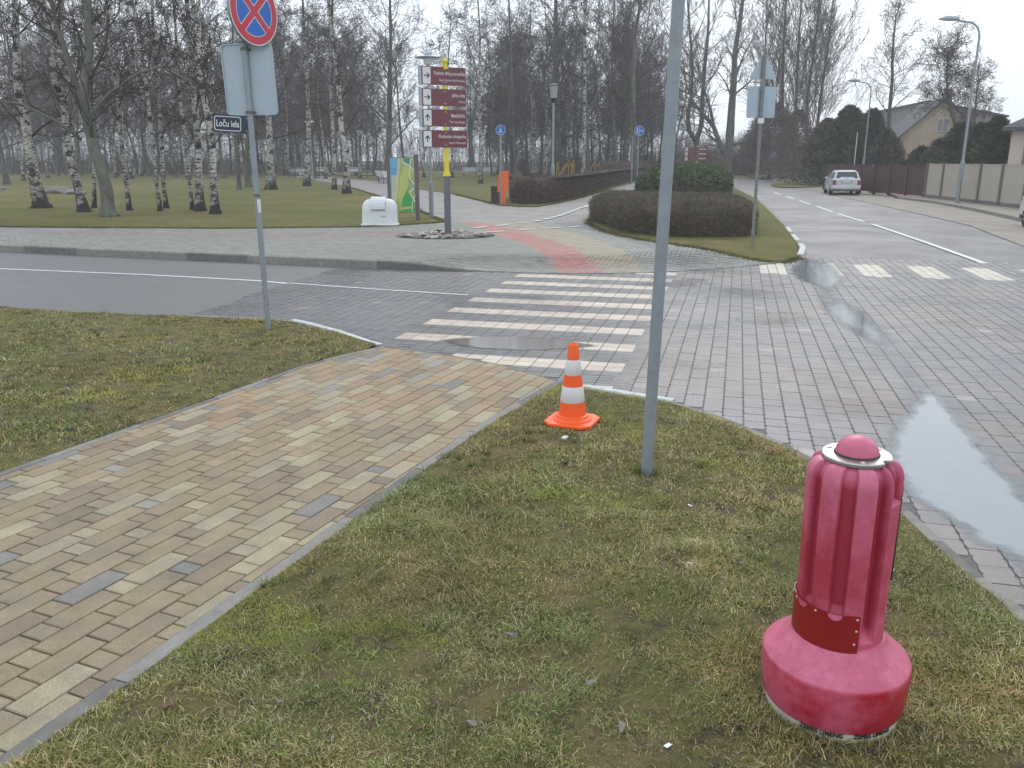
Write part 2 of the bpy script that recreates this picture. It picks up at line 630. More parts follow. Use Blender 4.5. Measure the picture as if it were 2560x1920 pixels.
M['joint'] = ground_mat('sandy_joint_soil', [(.085, .08, .072), (.10, .095, .085), (.07, .066, .06), (.13, .125, .11)], (1.5, 8, 60), .95, .4, .004)
M['lawn_near'] = ground_mat('patchy_turf', [(.13, .135, .045), (.19, .15, .075), (.065, .05, .038), (.25, .21, .11)], (2.2, 7.0, 140.0), .95, .9, .015)
M['lawn_far'] = ground_mat('park_turf', [(.105, .135, .030), (.185, .155, .065), (.13, .105, .052), (.23, .20, .10)], (.22, 1.6, 22.0), .95, .8, .05)
M['far_ground'] = ground_mat('distant_turf', [(.13, .125, .06), (.17, .15, .08), (.12, .10, .07), (.18, .16, .09)], (.03, .4, 6.0), .95, .3, .05)
M['grass'] = tinted('grass_blades', 'tint', rough=(.6, .85), spec=.2, speckle=.05, blotch=.1, bump=0.0)

def asphalt():
    m, N, L, b = nodes('asphalt_surface')
    geo = N.new('ShaderNodeNewGeometry')
    n1 = N.new('ShaderNodeTexNoise'); n1.inputs['Scale'].default_value = 110; n1.inputs['Detail'].default_value = 3
    n2 = N.new('ShaderNodeTexNoise'); n2.inputs['Scale'].default_value = .5; n2.inputs['Detail'].default_value = 7; n2.inputs['Roughness'].default_value = .7
    for n in (n1, n2): L.new(geo.outputs['Position'], n.inputs['Vector'])
    c1 = N.new('ShaderNodeValToRGB')
    c1.color_ramp.elements[0].position = .33; c1.color_ramp.elements[0].color = (.105, .102, .108, 1)
    c1.color_ramp.elements[1].position = .67; c1.color_ramp.elements[1].color = (.17, .165, .17, 1)
    L.new(n1.outputs['Fac'], c1.inputs[0])
    r2 = N.new('ShaderNodeMapRange'); r2.inputs[1].default_value = .3; r2.inputs[2].default_value = .7
    r2.inputs[3].default_value = .90; r2.inputs[4].default_value = 1.09
    L.new(n2.outputs['Fac'], r2.inputs[0])
    vm = N.new('ShaderNodeVectorMath'); vm.operation = 'SCALE'
    L.new(c1.outputs[0], vm.inputs[0]); L.new(r2.outputs[0], vm.inputs['Scale'])
    L.new(vm.outputs[0], b.inputs['Base Color'])
    r3 = N.new('ShaderNodeMapRange'); r3.inputs[1].default_value = .4; r3.inputs[2].default_value = .6
    r3.inputs[3].default_value = .48; r3.inputs[4].default_value = .68
    L.new(n2.outputs['Fac'], r3.inputs[0]); L.new(r3.outputs[0], b.inputs['Roughness'])
    bp = N.new('ShaderNodeBump'); bp.inputs['Strength'].default_value = .5; bp.inputs['Distance'].default_value = .004
    L.new(n1.outputs['Fac'], bp.inputs['Height']); L.new(bp.outputs[0], b.inputs['Normal'])
    return m
M['asphalt'] = asphalt()

def paving_mat(name, col, col2, sx=0.2, sy=0.1):
    """small pavers too far away to be picked apart"""
    m, N, L, b = nodes(name)
    geo = N.new('ShaderNodeNewGeometry')
    mp = N.new('ShaderNodeMapping'); mp.inputs['Rotation'].default_value = (0, 0, GA)
    L.new(geo.outputs['Position'], mp.inputs['Vector'])
    bt = N.new('ShaderNodeTexBrick')
    bt.inputs['Scale'].default_value = 1.0
    bt.inputs['Brick Width'].default_value = sx
    bt.inputs['Row Height'].default_value = sy
    bt.inputs['Mortar Size'].default_value = 0.006
    bt.inputs['Color1'].default_value = col + (1,)
    bt.inputs['Color2'].default_value = col2 + (1,)
    bt.inputs['Mortar'].default_value = tuple(c * .45 for c in col) + (1,)
    L.new(mp.outputs[0], bt.inputs['Vector'])
    n2 = N.new('ShaderNodeTexNoise'); n2.inputs['Scale'].default_value = .8; n2.inputs['Detail'].default_value = 7
    L.new(geo.outputs['Position'], n2.inputs['Vector'])
    r2 = N.new('ShaderNodeMapRange'); r2.inputs[1].default_value = .3; r2.inputs[2].default_value = .7
    r2.inputs[3].default_value = .82; r2.inputs[4].default_value = 1.18
    L.new(n2.outputs['Fac'], r2.inputs[0])
    vm = N.new('ShaderNodeVectorMath'); vm.operation = 'SCALE'
    L.new(bt.outputs['Color'], vm.inputs[0]); L.new(r2.outputs[0], vm.inputs['Scale'])
    L.new(vm.outputs[0], b.inputs['Base Color'])
    b.inputs['Roughness'].default_value = .75
    return m

# ---------------------------------------------------------------- ground outlines (all on the ground plane, metres)
flush = smooth_pl(GL([(1262, 681), (1400, 684), (1600, 683), (1800, 672), (1950, 657), (2008, 640)]), 5)
def plateau(x, y):
    d = pl_dist(flush, x, y)
    t = np.clip((d - 0.05) / 2.2, 0, 1)
    return 0.14 * t * t * (3 - 2 * t)
def pz(x, y, extra=0.0):
    return float(plateau(np.array([x]), np.array([y]))[0]) + extra
def GP(px, py):                     # point on the raised park side
    return G(px, py, 0.14)

kerb_far = GL([(-700, 588), (0, 628), (560, 653), (1120, 678)]) + [flush[0]]
corner = GL([(2008, 640), (2014, 628), (2003, 616)])
street_left = GL([(2003, 616), (1973, 577), (1938, 542), (1895, 502), (1850, 479), (1822, 462), (1806, 452), (1796, 446)])
near_L = GL([(-900, 744), (0, 768), (230, 783), (460, 791), (640, 800), (740, 808), (850, 832), (960, 862)])
near_M = GL([(960, 862), (1100, 885), (1250, 912), (1400, 955), (1470, 974)])
near_R = GL([(1470, 974), (1560, 990), (1690, 1010), (1800, 1045), (1900, 1085), (2000, 1133), (2110, 1190), (2250, 1262), (2350, 1350), (2450, 1440), (2560, 1530), (2700, 1700)])

# big ground sheet, out to the horizon
sheet('ground', [(-700, -30), (700, -30), (700, 1100), (-700, 1100)], -0.10, M['far_ground'], step=0)

# side road and street, one asphalt sheet
road_poly = [(-60, 20.6)] + kerb_far + flush[1:] + corner[1:] + street_left[1:] + \
    GL([(1880, 447), (2034, 456), (2164, 470)]) + [(60, 60), (60, -3), (5, -3)] + near_R[::-1][:-1] + near_M[::-1][:-1] + near_L[::-1] + [(-60, 28 - 17.5)]
# keep the polygon simple: asphalt spans from the near edge to the far edge
sheet('road', road_poly, -0.012, M['asphalt'], step=0)

# ---------------------------------------------------------------- paved junction
U0, V0 = 7.6, -1.01
seam = GL([(470, 792), (720, 707), (860, 668)])
junction = [seam[0]] + [seam[1]] + [seam[2]] + [p for p in kerb_far if p[0] > seam[2][0]] + flush[1:] + corner[1:] + \
    [UV(19.5, 1.1), UV(19.5, 9), UV(3.2, 9)] + [(3.2, 2.2)] + near_R[::-1][1:-1] + near_M[::-1][:-1] + near_L[::-1][:5]
J = [tuple(p) for p in junction]
bed = sheet('road_paving', J, -0.0045, simple('road_joint_grit', (.115, .112, .11), .8, var=.2, nscale=30), step=0)

def paver_top(w, l, notch):
    """outline of an interlocking block, w across (v), l along (u)"""
    a, b, n = w / 2, l / 2, notch
    return [(-a + n, -b), (a - n, -b), (a, -b * .55), (a, b * .0 - b * .25), (a - n, 0), (a, b * .25), (a, b * .55), (a - n, b),
            (-a + n, b), (-a, b * .55), (-a, b * .25), (-a + n, 0), (-a, -b * .25), (-a, -b * .55)]
def block_mesh(name, outline, top, depth, bev, mat):
    n = len(outline)
    cx = sum(p[0] for p in outline) / n; cy = sum(p[1] for p in outline) / n
    V = []
    for z, s in ((top - depth, 0), (top - bev, 0), (top, bev)):
        for x, y in outline:
            d = math.hypot(x - cx, y - cy)
            k = (d - s) / d
            V.append((cx + (x - cx) * k, cy + (y - cy) * k, z))
    F = [tuple(range(2 * n, 3 * n))]
    for r in (0, 1):
        for i in range(n):
            j = (i + 1) % n
            F.append((r * n + i, r * n + j, (r + 1) * n + j, (r + 1) * n + i))
    return V, F
DU, DV = 0.2, 0.167
pav_out = paver_top(DV - .0028, DU - .0028, .009)
pv, pf = block_mesh('paver', pav_out, 0.0, .03, .0028, None)
paver_me = np_mesh('paver', pv, pf, M['paver_obj'])
sq_out = [(-.0905, -.0905), (.0905, -.0905), (.0905, .0905), (-.0905, .0905)]
sv, sf = block_mesh('crossing_block', sq_out, 0.0, .03, .004, None)
sq_me = np_mesh('crossing_block', sv, sf, M['paver_obj'])
rc_out = [(-.0905, -.0430), (.0905, -.0430), (.0905, .0430), (-.0905, .0430)]

def cells(du, dv, u0, u1, v0, v1, stag):
    out = []
    nv = int((v1 - v0) / dv); nu = int((u1 - u0) / du)
    for j in range(nv + 1):
        for i in range(nu + 1):
            out.append((u0 + i * du + (du / 2 if (j % 2 and stag) else 0), v0 + j * dv, i, j))
    return out

ZV0, ZV1, ZU0, ZU1 = -3.86, -1.02, 7.2, 16.35
S2U0, S2U1, S2V0, S2V1 = 16.45, 18.35, .45, 8.0
pav = []
prg = random.Random(5)
for u, v, i, j in cells(DU, DV, 2.6, 19.6, -7.6, 9.0, True):
    if ZV0 - .08 < v < ZV1 + .08 and ZU0 - .5 < u < ZU1 + .5: continue
    pav.append((u, v))
PA = np.array(pav)
PX = PA[:, 0] * math.sin(GA) + PA[:, 1] * math.cos(GA)
PY = PA[:, 0] * math.cos(GA) - PA[:, 1] * math.sin(GA)
okp = inside(J, PX, PY)
frame_ok = (np.abs(PX) < 0.66 * (PY + 2.5)) & (PY > 2.2)
okp &= frame_ok
PA, PX, PY = PA[okp], PX[okp], PY[okp]

def paver_col(x, y, u, v):
    g = prg.uniform(.9, 1.09)
    red = float(snoise(x, y, .55, 3)) * .8 + float(snoise(x, y, 2.1, 4)) * .35
    base = np.array((.112, .110, .118))
    if red > .74 or prg.random() < .03: base = np.array((.142, .118, .115))
    if prg.random() < .012: base = np.array((.215, .19, .18))
    # second zebra: cream bars laid in the pavers
    if S2U0 < u < S2U1 and S2V0 < v < S2V1 and ((v - S2V0) % .98) < .5: base = np.array((.50, .47, .38))
    return base * g

dist = np.hypot(PX, PY - 0)
order = np.argsort(dist)
near_ids = order[:300]
for k in near_ids:
    o = link('paver', paver_me, bed, (PX[k], PY[k], prg.uniform(-.0015, .0015)), -GA + prg.uniform(-.006, .006))
    o.rotation_euler[0] = prg.uniform(-.006, .006)
    c = paver_col(PX[k], PY[k], PA[k, 0], PA[k, 1])
    o.color = (c[0], c[1], c[2], 1)

def field(name, items, verts, faces, mat, parent, jz=.0015):
    """many blocks joined into one mesh; items = (x, y, z, rot, colour)"""
    V = np.array(verts, dtype=np.float32)
    n = len(items)
    it = np.array([(a[0], a[1], a[2], a[3]) for a in items])
    cs, sn = np.cos(it[:, 3]), np.sin(it[:, 3])
    X = V[None, :, 0] * cs[:, None] - V[None, :, 1] * sn[:, None] + it[:, 0:1]
    Y = V[None, :, 0] * sn[:, None] + V[None, :, 1] * cs[:, None] + it[:, 1:2]
    Z = V[None, :, 2] + it[:, 2:3] + rng.uniform(-jz, jz, (n, 1))
    VV = np.stack([X, Y, Z], -1).reshape(-1, 3)
    nv = len(V)
    FF = []
    for q in range(n):
        b = q * nv
        FF += [tuple(i + b for i in f) for f in faces]
    C = np.repeat(np.array([a[4] for a in items]), nv, axis=0)
    me = np_mesh(name, VV, FF, mat, col=C)
    o = link(name, me, parent)
    o['kind'] = 'stuff'
    return o

def strip_bottom(V, F, n):        # far blocks need only a top and one skirt ring
    return V[:3 * n], F
items, items_f = [], []
for k in order[300:]:
    (items if dist[k] < 12.5 else items_f).append((PX[k], PY[k], 0, -GA, paver_col(PX[k], PY[k], PA[k, 0], PA[k, 1])))
field('paver_field', items, pv, pf, M['paver_tint'], bed)
h0, h1 = DV / 2 - .003, DU / 2 - .003
fv0 = [(-h0, -h1, -.012), (h0, -h1, -.012), (h0, h1, -.012), (-h0, h1, -.012), (-h0 + .004, -h1 + .004, 0), (h0 - .004, -h1 + .004, 0), (h0 - .004, h1 - .004, 0), (-h0 + .004, h1 - .004, 0)]
ff0 = [(4, 5, 6, 7)] + [(i, (i + 1) % 4, 4 + (i + 1) % 4, 4 + i) for i in range(4)]
field('paver_field', items_f, fv0, ff0, M['paver_tint'], bed)

# zebra laid in small blocks
cells_cream, items_dark = [], []
B = .189
for c in range(15):
    v = ZV0 + B * (c + .5) + .02
    for r in range(int((ZU1 - ZU0 + 1.2) / (B / 1))):
        u = 16.1 - B * (r - .0) - B / 2 + 5 * B * 0
        ph = r % 5
        x, y = UV(u, v)
        if not inside(J, [x], [y])[0]: continue
        if ph < 2:
            cells_cream.append((x, y, u, v))
        else:
            for h in (-.0472, .0472):
                x2, y2 = UV(u + h, v)
                g = prg.uniform(.85, 1.12)
                items_dark.append((x2, y2, 0, -GA, np.array((.098, .098, .105)) * g))
cells_cream.sort(key=lambda a: math.hypot(a[0], a[1]))
cream = []
for n_, (x, y, u, v) in enumerate(cells_cream):
    g = prg.uniform(.88, 1.08)
    c = np.array((.52, .44, .36)) * g
    if 9.4 < u < 9.95 and -3.2 < v < -1.2: c = c * np.array((.62, .52, .44))       # mud stain
    if n_ < 300:
        o = link('crossing_block', sq_me, bed, (x, y, 0.001), -GA + prg.uniform(-.008, .008))
        o.color = (c[0], c[1], c[2], 1)
    else: cream.append((x, y, .001, -GA, c))
if cream: field('crossing_block_field', cream, sv, sf, M['paver_tint'], bed)
dv_, df_ = block_mesh('x', rc_out, 0.0, .03, .004, None)
# margins beside the zebra
for r in range(96):
    for v in (ZV0 - .07, ZV1 + .06, ZV1 - .0 + .06):
        u = ZU0 + r * .0945
        x, y = UV(u, v)
        if inside(J, [x], [y])[0]: items_dark.append((x, y, -.0005, -GA, np.array((.105, .103, .108)) * prg.uniform(.85, 1.12)))
field('dark_block_field', items_dark, dv_, df_, M['paver_tint'], bed)

# markings
mark_m = simple('road_marking_paint', (.62, .63, .63), .6, var=.08, nscale=14, dirt=(.25, .25, .25), dirt_amt=.6)
def stripe(pl, w, z, name='road_marking', zf=None):
    V, F = [], []
    for i, p in enumerate(pl):
        a, b = pl[max(i - 1, 0)], pl[min(i + 1, len(pl) - 1)]
        dx, dy = b[0] - a[0], b[1] - a[1]
        L = math.hypot(dx, dy)
        nx, ny = -dy / L * w / 2, dx / L * w / 2
        zz = z + (zf(*p) if zf else 0)
        V += [(p[0] + nx, p[1] + ny, zz), (p[0] - nx, p[1] - ny, zz)]
        if i: F.append((2 * i - 2, 2 * i - 1, 2 * i + 1, 2 * i))
    o = link(name, np_mesh(name, V, F, mark_m))
    o['kind'] = 'structure'
    return o
stripe(resample(GL([(-900, 640), (0, 671), (350, 685), (650, 701), (722, 708)]), 1.0), .10, -.006)
stripe(resample(GL([(722, 708), (950, 724), (1170, 738)]), .4), .07, .005)
stripe(resample(GL([(2462, 659), (2320, 608), (2179, 560)]), 1.0), .14, .006)
for a, b in [((2160, 553), (2095, 534)), ((2082, 529), (2042, 515)), ((2026, 510), (1999, 501)), ((1985, 497), (1965, 490)), ((1952, 486), (1935, 480))]:
    stripe(GL([a, b]), .12, -.006)

# standing water
water, wN, wL, wb = nodes('still_water')
wb.inputs['Base Color'].default_value = (.20, .235, .255, 1)
wb.inputs['Roughness'].default_value = .12
wb.inputs['IOR'].default_value = 1.5
wb.inputs['Specular IOR Level'].default_value = .75
wt = wN.new('ShaderNodeTexNoise'); wt.inputs['Scale'].default_value = 3.0; wt.inputs['Detail'].default_value = 4
wgeo = wN.new('ShaderNodeNewGeometry'); wL.new(wgeo.outputs['Position'], wt.inputs['Vector'])
wc = wN.new('ShaderNodeValToRGB')
wc.color_ramp.elements[0].position = .3; wc.color_ramp.elements[0].color = (.20, .24, .265, 1)
wc.color_ramp.elements[1].position = .7; wc.color_ramp.elements[1].color = (.235, .275, .30, 1)
wL.new(wt.outputs['Fac'], wc.inputs[0]); wL.new(wc.outputs[0], wb.inputs['Base Color'])
muddy, _, _, mb_ = nodes('muddy_water')
mb_.inputs['Base Color'].default_value = (.13, .105, .085, 1)
mb_.inputs['Roughness'].default_value = .15
mb_.inputs['Specular IOR Level'].default_value = .9
def film_mat(name, body_mat_col, body2, rough):
    m, N, L, b = nodes(name)
    a = N.new('ShaderNodeAttribute'); a.attribute_name = 'tint'
    sx = N.new('ShaderNodeSeparateXYZ'); L.new(a.outputs['Color'], sx.inputs[0])
    geo = N.new('ShaderNodeNewGeometry')
    n = N.new('ShaderNodeTexNoise'); n.inputs['Scale'].default_value = 5; n.inputs['Detail'].default_value = 7; n.inputs['Roughness'].default_value = .65
    L.new(geo.outputs['Position'], n.inputs['Vector'])
    add = N.new('ShaderNodeMath'); add.operation = 'MULTIPLY_ADD'; add.inputs[1].default_value = 1.0
    L.new(n.outputs['Fac'], add.inputs[0])
    sub = N.new('ShaderNodeMath'); sub.operation = 'SUBTRACT'; sub.inputs[1].default_value = .5
    L.new(sx.outputs['X'], sub.inputs[0]); L.new(sub.outputs[0], add.inputs[2])
    r = N.new('ShaderNodeMapRange'); r.inputs[1].default_value = .12; r.inputs[2].default_value = .62
    r.inputs[4].default_value = 1.0
    L.new(add.outputs[0], r.inputs[0])
    mul = N.new('ShaderNodeMath'); mul.operation = 'MULTIPLY'
    L.new(r.outputs[0], mul.inputs[0]); L.new(sx.outputs['Y'], mul.inputs[1])
    c = N.new('ShaderNodeMixRGB'); c.inputs[1].default_value = body_mat_col + (1,); c.inputs[2].default_value = body2 + (1,)
    L.new(n.outputs['Fac'], c.inputs[0]); L.new(c.outputs[0], b.inputs['Base Color'])
    b.inputs['Roughness'].default_value = rough; b.inputs['Specular IOR Level'].default_value = .8
    tr = N.new('ShaderNodeBsdfTransparent')
    ms = N.new('ShaderNodeMixShader')
    L.new(mul.outputs[0], ms.inputs[0]); L.new(tr.outputs[0], ms.inputs[1]); L.new(b.outputs[0], ms.inputs[2])
    L.new(ms.outputs[0], N['Material Output'].inputs['Surface'])
    return m
water = film_mat('still_water', (.185, .215, .235), (.225, .26, .28), .07)
muddy = film_mat('muddy_water', (.10, .085, .072), (.17, .14, .115), .10)
def puddle(pts, mat, rough=.02, z=.0035, margin=.16, deep=1.0, step=.05):
    pl = smooth_pl(pts + [pts[0]], 10)[:-1]
    o = sheet('puddle', pl, z, mat, step=step)
    me = o.data
    n = len(me.vertices)
    co = np.empty(n * 3, dtype=np.float32); me.vertices.foreach_get('co', co); co = co.reshape(-1, 3)
    d = np.clip(pl_dist(pl + [pl[0]], co[:, 0], co[:, 1]) / margin, 0, 1)
    at_ = me.color_attributes.new('tint', 'FLOAT_COLOR', 'POINT')
    c = np.ones((n, 4), dtype=np.float32); c[:, 0] = d; c[:, 1] = deep
    at_.data.foreach_set('color', c.ravel())
    return o
puddle(GL([(2190, 1130), (2212, 1060), (2262, 1010), (2300, 965), (2345, 970), (2400, 1020), (2450, 1080), (2500, 1140), (2560, 1205), (2620, 1270),
           (2740, 1420), (2700, 1560), (2600, 1500), (2540, 1432), (2500, 1392), (2402, 1355), (2379, 1322), (2320, 1292), (2262, 1250), (2220, 1200)]), water, margin=.26)
puddle(GL([(2040, 770), (2085, 742), (2130, 755), (2180, 790), (2245, 845), (2225, 868), (2165, 856), (2110, 825), (2060, 795)]), water, z=.0045, margin=.4, deep=.8)
puddle(GL([(1960, 676), (1990, 652), (2040, 648), (2090, 662), (2125, 695), (2105, 722), (2060, 730), (2020, 712), (1985, 700)]), water, z=.0045, margin=.4, deep=.8)
puddle(GL([(2020, 700), (2070, 700), (2120, 745), (2185, 785), (2260, 850), (2310, 920), (2360, 985), (2330, 1040), (2270, 1010), (2220, 930), (2150, 860), (2070, 800), (2030, 750)]), water, z=.003, margin=.35, deep=.42)
puddle(GL([(1085, 850), (1217, 840), (1352, 842), (1450, 856), (1500, 866), (1397, 876), (1284, 877), (1160, 868)]), muddy, margin=.14)

# kerb stones: one object each
def kerb_run(pl, w, h, z0, parent, mats, L=1.0, side=1, gap=.006, zt=None, name='kerb_stone', round_=.01):
    """stones of width w to one side of the line, tops at z0 (or zt(x, y))"""
    pts = resample(pl, .25)
    cum = [0.0]
    for a, b in zip(pts[:-1], pts[1:]): cum.append(cum[-1] + math.hypot(b[0] - a[0], b[1] - a[1]))
    def pos(s):
        s = min(max(s, 0), cum[-1])
        for i in range(len(cum) - 1):
            if s <= cum[i + 1] + 1e-9:
                t = (s - cum[i]) / max(1e-9, cum[i + 1] - cum[i])
                return (pts[i][0] + (pts[i + 1][0] - pts[i][0]) * t, pts[i][1] + (pts[i + 1][1] - pts[i][1]) * t)
        return pts[-1]
    n = max(1, int(round(cum[-1] / L)))
    out = []
    for k in range(n):
        s0, s1 = cum[-1] * k / n + gap / 2, cum[-1] * (k + 1) / n - gap / 2
        m = 4
        V = []
        jz = random.uniform(-.003, .003)
        for i in range(m + 1):
            s = s0 + (s1 - s0) * i / m
            p = pos(s); q = pos(s + .02); q0 = pos(s - .02)
            dx, dy = q[0] - q0[0], q[1] - q0[1]
            l = math.hypot(dx, dy); nx, ny = -dy / l * side, dx / l * side
            t = (zt(*p) if zt else z0) + jz
            e = round_
            V += [(p[0], p[1], t - h), (p[0], p[1], t - e), (p[0] + nx * e, p[1] + ny * e, t), (p[0] + nx * (w - e), p[1] + ny * (w - e), t),
                  (p[0] + nx * w, p[1] + ny * w, t - e), (p[0] + nx * w, p[1] + ny * w, t - h)]
        F = []
        for i in range(m):
            for j in range(5):
                f = (i * 6 + j, i * 6 + j + 1, (i + 1) * 6 + j + 1, (i + 1) * 6 + j)
                F.append(f if side < 0 else f[::-1])
        F += [tuple(range(6)), tuple(m * 6 + q for q in range(5, -1, -1))]
        mt = mats[k % len(mats)] if isinstance(mats, list) else mats
        o = link(name, np_mesh(name, V, F, mt), parent)
        out.append(o)
    return out

# ---------------------------------------------------------------- brick path
PD = (math.sin(R(23.4)), math.cos(R(23.4)))
def ST(s, t): return (s * PD[0] + t * PD[1], s * PD[1] - t * PD[0])
end_line = near_M[:4] + [G(1420, 962)]
edge_left = [ST(-.5, -5.20), ST(5.6, -5.20), G(665, 957), G(760, 922), G(870, 893), G(966, 872)]
edge_right = [ST(-.5, -2.655), ST(1.6, -2.66), ST(4.2, -2.74), ST(5.9, -2.77), G(1388, 957)]
path_poly = edge_left + [G(1100, 890), G(1250, 916)] + edge_right[::-1]
path = sheet('brick_path', path_poly, 0.006, M['joint'], step=0)

def clip_half(poly, a, b):            # keep the part to the right of a -> b
    out = []
    def sd_(p): return (b[0] - a[0]) * (p[1] - a[1]) - (b[1] - a[1]) * (p[0] - a[0])
    for i in range(len(poly)):
        p, q = poly[i], poly[(i + 1) % len(poly)]
        sp_, sq = sd_(p), sd_(q)
        if sp_ <= 0: out.append(p)
        if (sp_ < 0 < sq) or (sq < 0 < sp_):
            t = sp_ / (sp_ - sq)
            out.append((p[0] + (q[0] - p[0]) * t, p[1] + (q[1] - p[1]) * t))
    return out
ROW = .1385
bricks = []
brg = random.Random(21)
j = 0
el = [(edge_left[i], edge_left[i + 1]) for i in range(len(edge_left) - 1)]
er = edge_right[::-1]
er_l = [(er[i], er[i + 1]) for i in range(len(er) - 1)]
en = [G(966, 872), G(1100, 890), G(1250, 916), G(1388, 957)]
en_l = [(en[i], en[i + 1]) for i in range(3)]
t = -5.40
while t < -2.5:
    s = 1.2 - (.165 * j) % .445 - .445
    k = 0
    while s < 9.3:
        L = .335 if k % 2 == 0 else .11
        rect = [ST(s + .004, t + .004), ST(s + L - .004, t + .004), ST(s + L - .004, t + ROW - .004), ST(s + .004, t + ROW - .004)]
        c = ST(s + L / 2, t + ROW / 2)
        pr = rect[::-1]
        full = True
        for a, b in el + er_l + en_l:
            # clip only against edge pieces near this brick
            m_ = ((a[0] + b[0]) / 2, (a[1] + b[1]) / 2)
            lx, ly = b[0] - a[0], b[1] - a[1]
            ll = lx * lx + ly * ly
            tt = ((c[0] - a[0]) * lx + (c[1] - a[1]) * ly) / ll
            if -.15 < tt < 1.15 or (a, b) in en_l and -3 < tt < 4:
                if len(pr) >= 3:
                    q = clip_half(pr, a, b)
                    if len(q) != len(pr) or any(abs(q[i][0] - pr[i][0]) + abs(q[i][1] - pr[i][1]) > 1e-6 for i in range(len(pr))): full = False
                    pr = q
        if len(pr) >= 3 and c[1] > 1.5:
            ar = abs(sum(pr[i][0] * pr[(i + 1) % len(pr)][1] - pr[(i + 1) % len(pr)][0] * pr[i][1] for i in range(len(pr)))) / 2
            if ar > .0012: bricks.append((math.hypot(*c), c, pr, full, L, k))
        s += L
        k += 1
    t += ROW
    j += 1
def brick_col(c, L):
    r = brg.random()
    d = min(1, max(0, (c[1] - 4) / 5.))
    tan = np.array((.262 + .060 * d, .210 + .018 * d, .139 + .002 * d))
    if r < .05: base = np.array((.205, .195, .18))
    elif r < .08: base = np.array((.27, .255, .225))
    elif r < .30: base = np.array((.325, .278, .192))
    elif r < .42: base = np.array((.225, .178, .122))
    else: base = tan
    return base * brg.uniform(.9, 1.1)
bme = {}
for L in (.335, .11):
    a, b = (L - .008) / 2, (ROW - .008) / 2
    v_, f_ = block_mesh('brick', [(-b, -a), (b, -a), (b, a), (-b, a)], .016, .03, .005, None)
    bme[L] = (np_mesh('brick', v_, f_, M['brick_obj']), v_, f_)
bricks.sort(key=lambda q: q[0])
VV, FF, CC = [], [], []
cnt = 0
for d_, c, pr, full, L, k in bricks:
    col = brick_col(c, L)
    in_view = abs(c[0]) < .63 * (c[1] + .9)
    if not in_view and d_ < 5 and c[1] < 4.4 and abs(c[0]) > .7 * (c[1] + 1.2): continue
    if cnt < 300:
        if full:
            o = link('brick', bme[L][0], path, (c[0], c[1], brg.uniform(-.0015, .0015)), -R(23.4) + brg.uniform(-.006, .006))
        else:
            ar = sum(pr[i][0] * pr[(i + 1) % len(pr)][1] - pr[(i + 1) % len(pr)][0] * pr[i][1] for i in range(len(pr)))
            q = pr if ar > 0 else pr[::-1]
            mx_, my_ = sum(p[0] for p in q) / len(q), sum(p[1] for p in q) / len(q)
            v_, f_ = block_mesh('brick', [(p[0] - mx_, p[1] - my_) for p in q], .016, .03, .003, None)
            o = link('brick', np_mesh('brick', v_, f_, M['brick_obj']), path, (mx_, my_, 0))
        o.color = (col[0], col[1], col[2], 1)
        cnt += 1
    else:
        ar = sum(pr[i][0] * pr[(i + 1) % len(pr)][1] - pr[(i + 1) % len(pr)][0] * pr[i][1] for i in range(len(pr)))
        q = pr if ar > 0 else pr[::-1]
        v_, f_ = block_mesh('brick', q, .016 + brg.uniform(-.001, .001), .03, .003, None)
        n0 = len(VV)
        VV += v_; CC += [col] * len(v_)
        FF += [tuple(i + n0 for i in f) for f in f_]
o = link('brick_field', np_mesh('brick_field', VV, FF, M['brick_tint'], col=np.array(CC)), path)
o['kind'] = 'stuff'

# edging beside the path
kerb_run(smooth_pl(edge_left, 4), .075, .12, .022, path, [M['concrete_dark'], M['concrete']], side=1, L=.9)
kerb_run(smooth_pl(edge_right, 4), .10, .12, .024, path, [M['concrete'], M['concrete'], M['concrete_dark']], side=-1, L=.9, name='kerb_stone')
# kerb between the road paving and the near side
kerbL = kerb_run(near_L[3:6], .085, .15, .03, bed, M['concrete'], side=-1, L=.9)
kerb_run(near_L[5:8], .085, .15, .045, bed, M['kerb_white'], side=-1, L=.95, zt=lambda x, y: .012 + .05 * min(1, max(0, (y - 9.6) / .9)))
kerb_run([near_L[-1]] + near_M[1:], .10, .15, .012, bed, M['concrete_dark'], side=-1, L=.8)
kerb_run(near_R[:3], .085, .15, .05, bed, M['kerb_white'], side=-1, L=.8)
kerb_run(smooth_pl(near_R[2:], 3), .12, .15, .018, bed, [M['concrete'], M['concrete_dark']], side=-1, L=.42)
kerb_run(near_L[:4], .08, .15, .01, bed, M['concrete_dark'], side=-1, L=1.0)

# ---------------------------------------------------------------- near lawns
def lawn_z(x, y):
    k = np.clip(np.minimum.reduce([pl_dist(e, x, y) for e in LAWN_EDGES]) / .22, 0, 1)
    return .010 + k * (.008 + .03 * snoise(x, y, 1.1, 2) + .022 * snoise(x, y, 4.3, 5) + .01 * snoise(x, y, 13., 6))
LAWN_EDGES = [edge_left, edge_right, near_L, near_R]
def inset(pl, d, side):
    out = []
    for i, p in enumerate(pl):
        a, b = pl[max(i - 1, 0)], pl[min(i + 1, len(pl) - 1)]
        dx, dy = b[0] - a[0], b[1] - a[1]
        L = math.hypot(dx, dy)
        out.append((p[0] - dy / L * d * side, p[1] + dx / L * d * side))
    return out
er_out = inset(smooth_pl(edge_right, 4), .088, -1)
nr_in = inset(smooth_pl(near_R, 3), .085, -1)
lawnR = [p for p in er_out if p[1] > -1] + [G(1425, 972)] + nr_in[1:] + [(2.6, .2), (-2.2, .2)]
lawnR_o = sheet('lawn', lawnR, lawn_z, M['lawn_near'], step=.06)
el_out = inset(smooth_pl(edge_left, 4), .065, 1)
nl_in = inset(near_L, .075, -1)
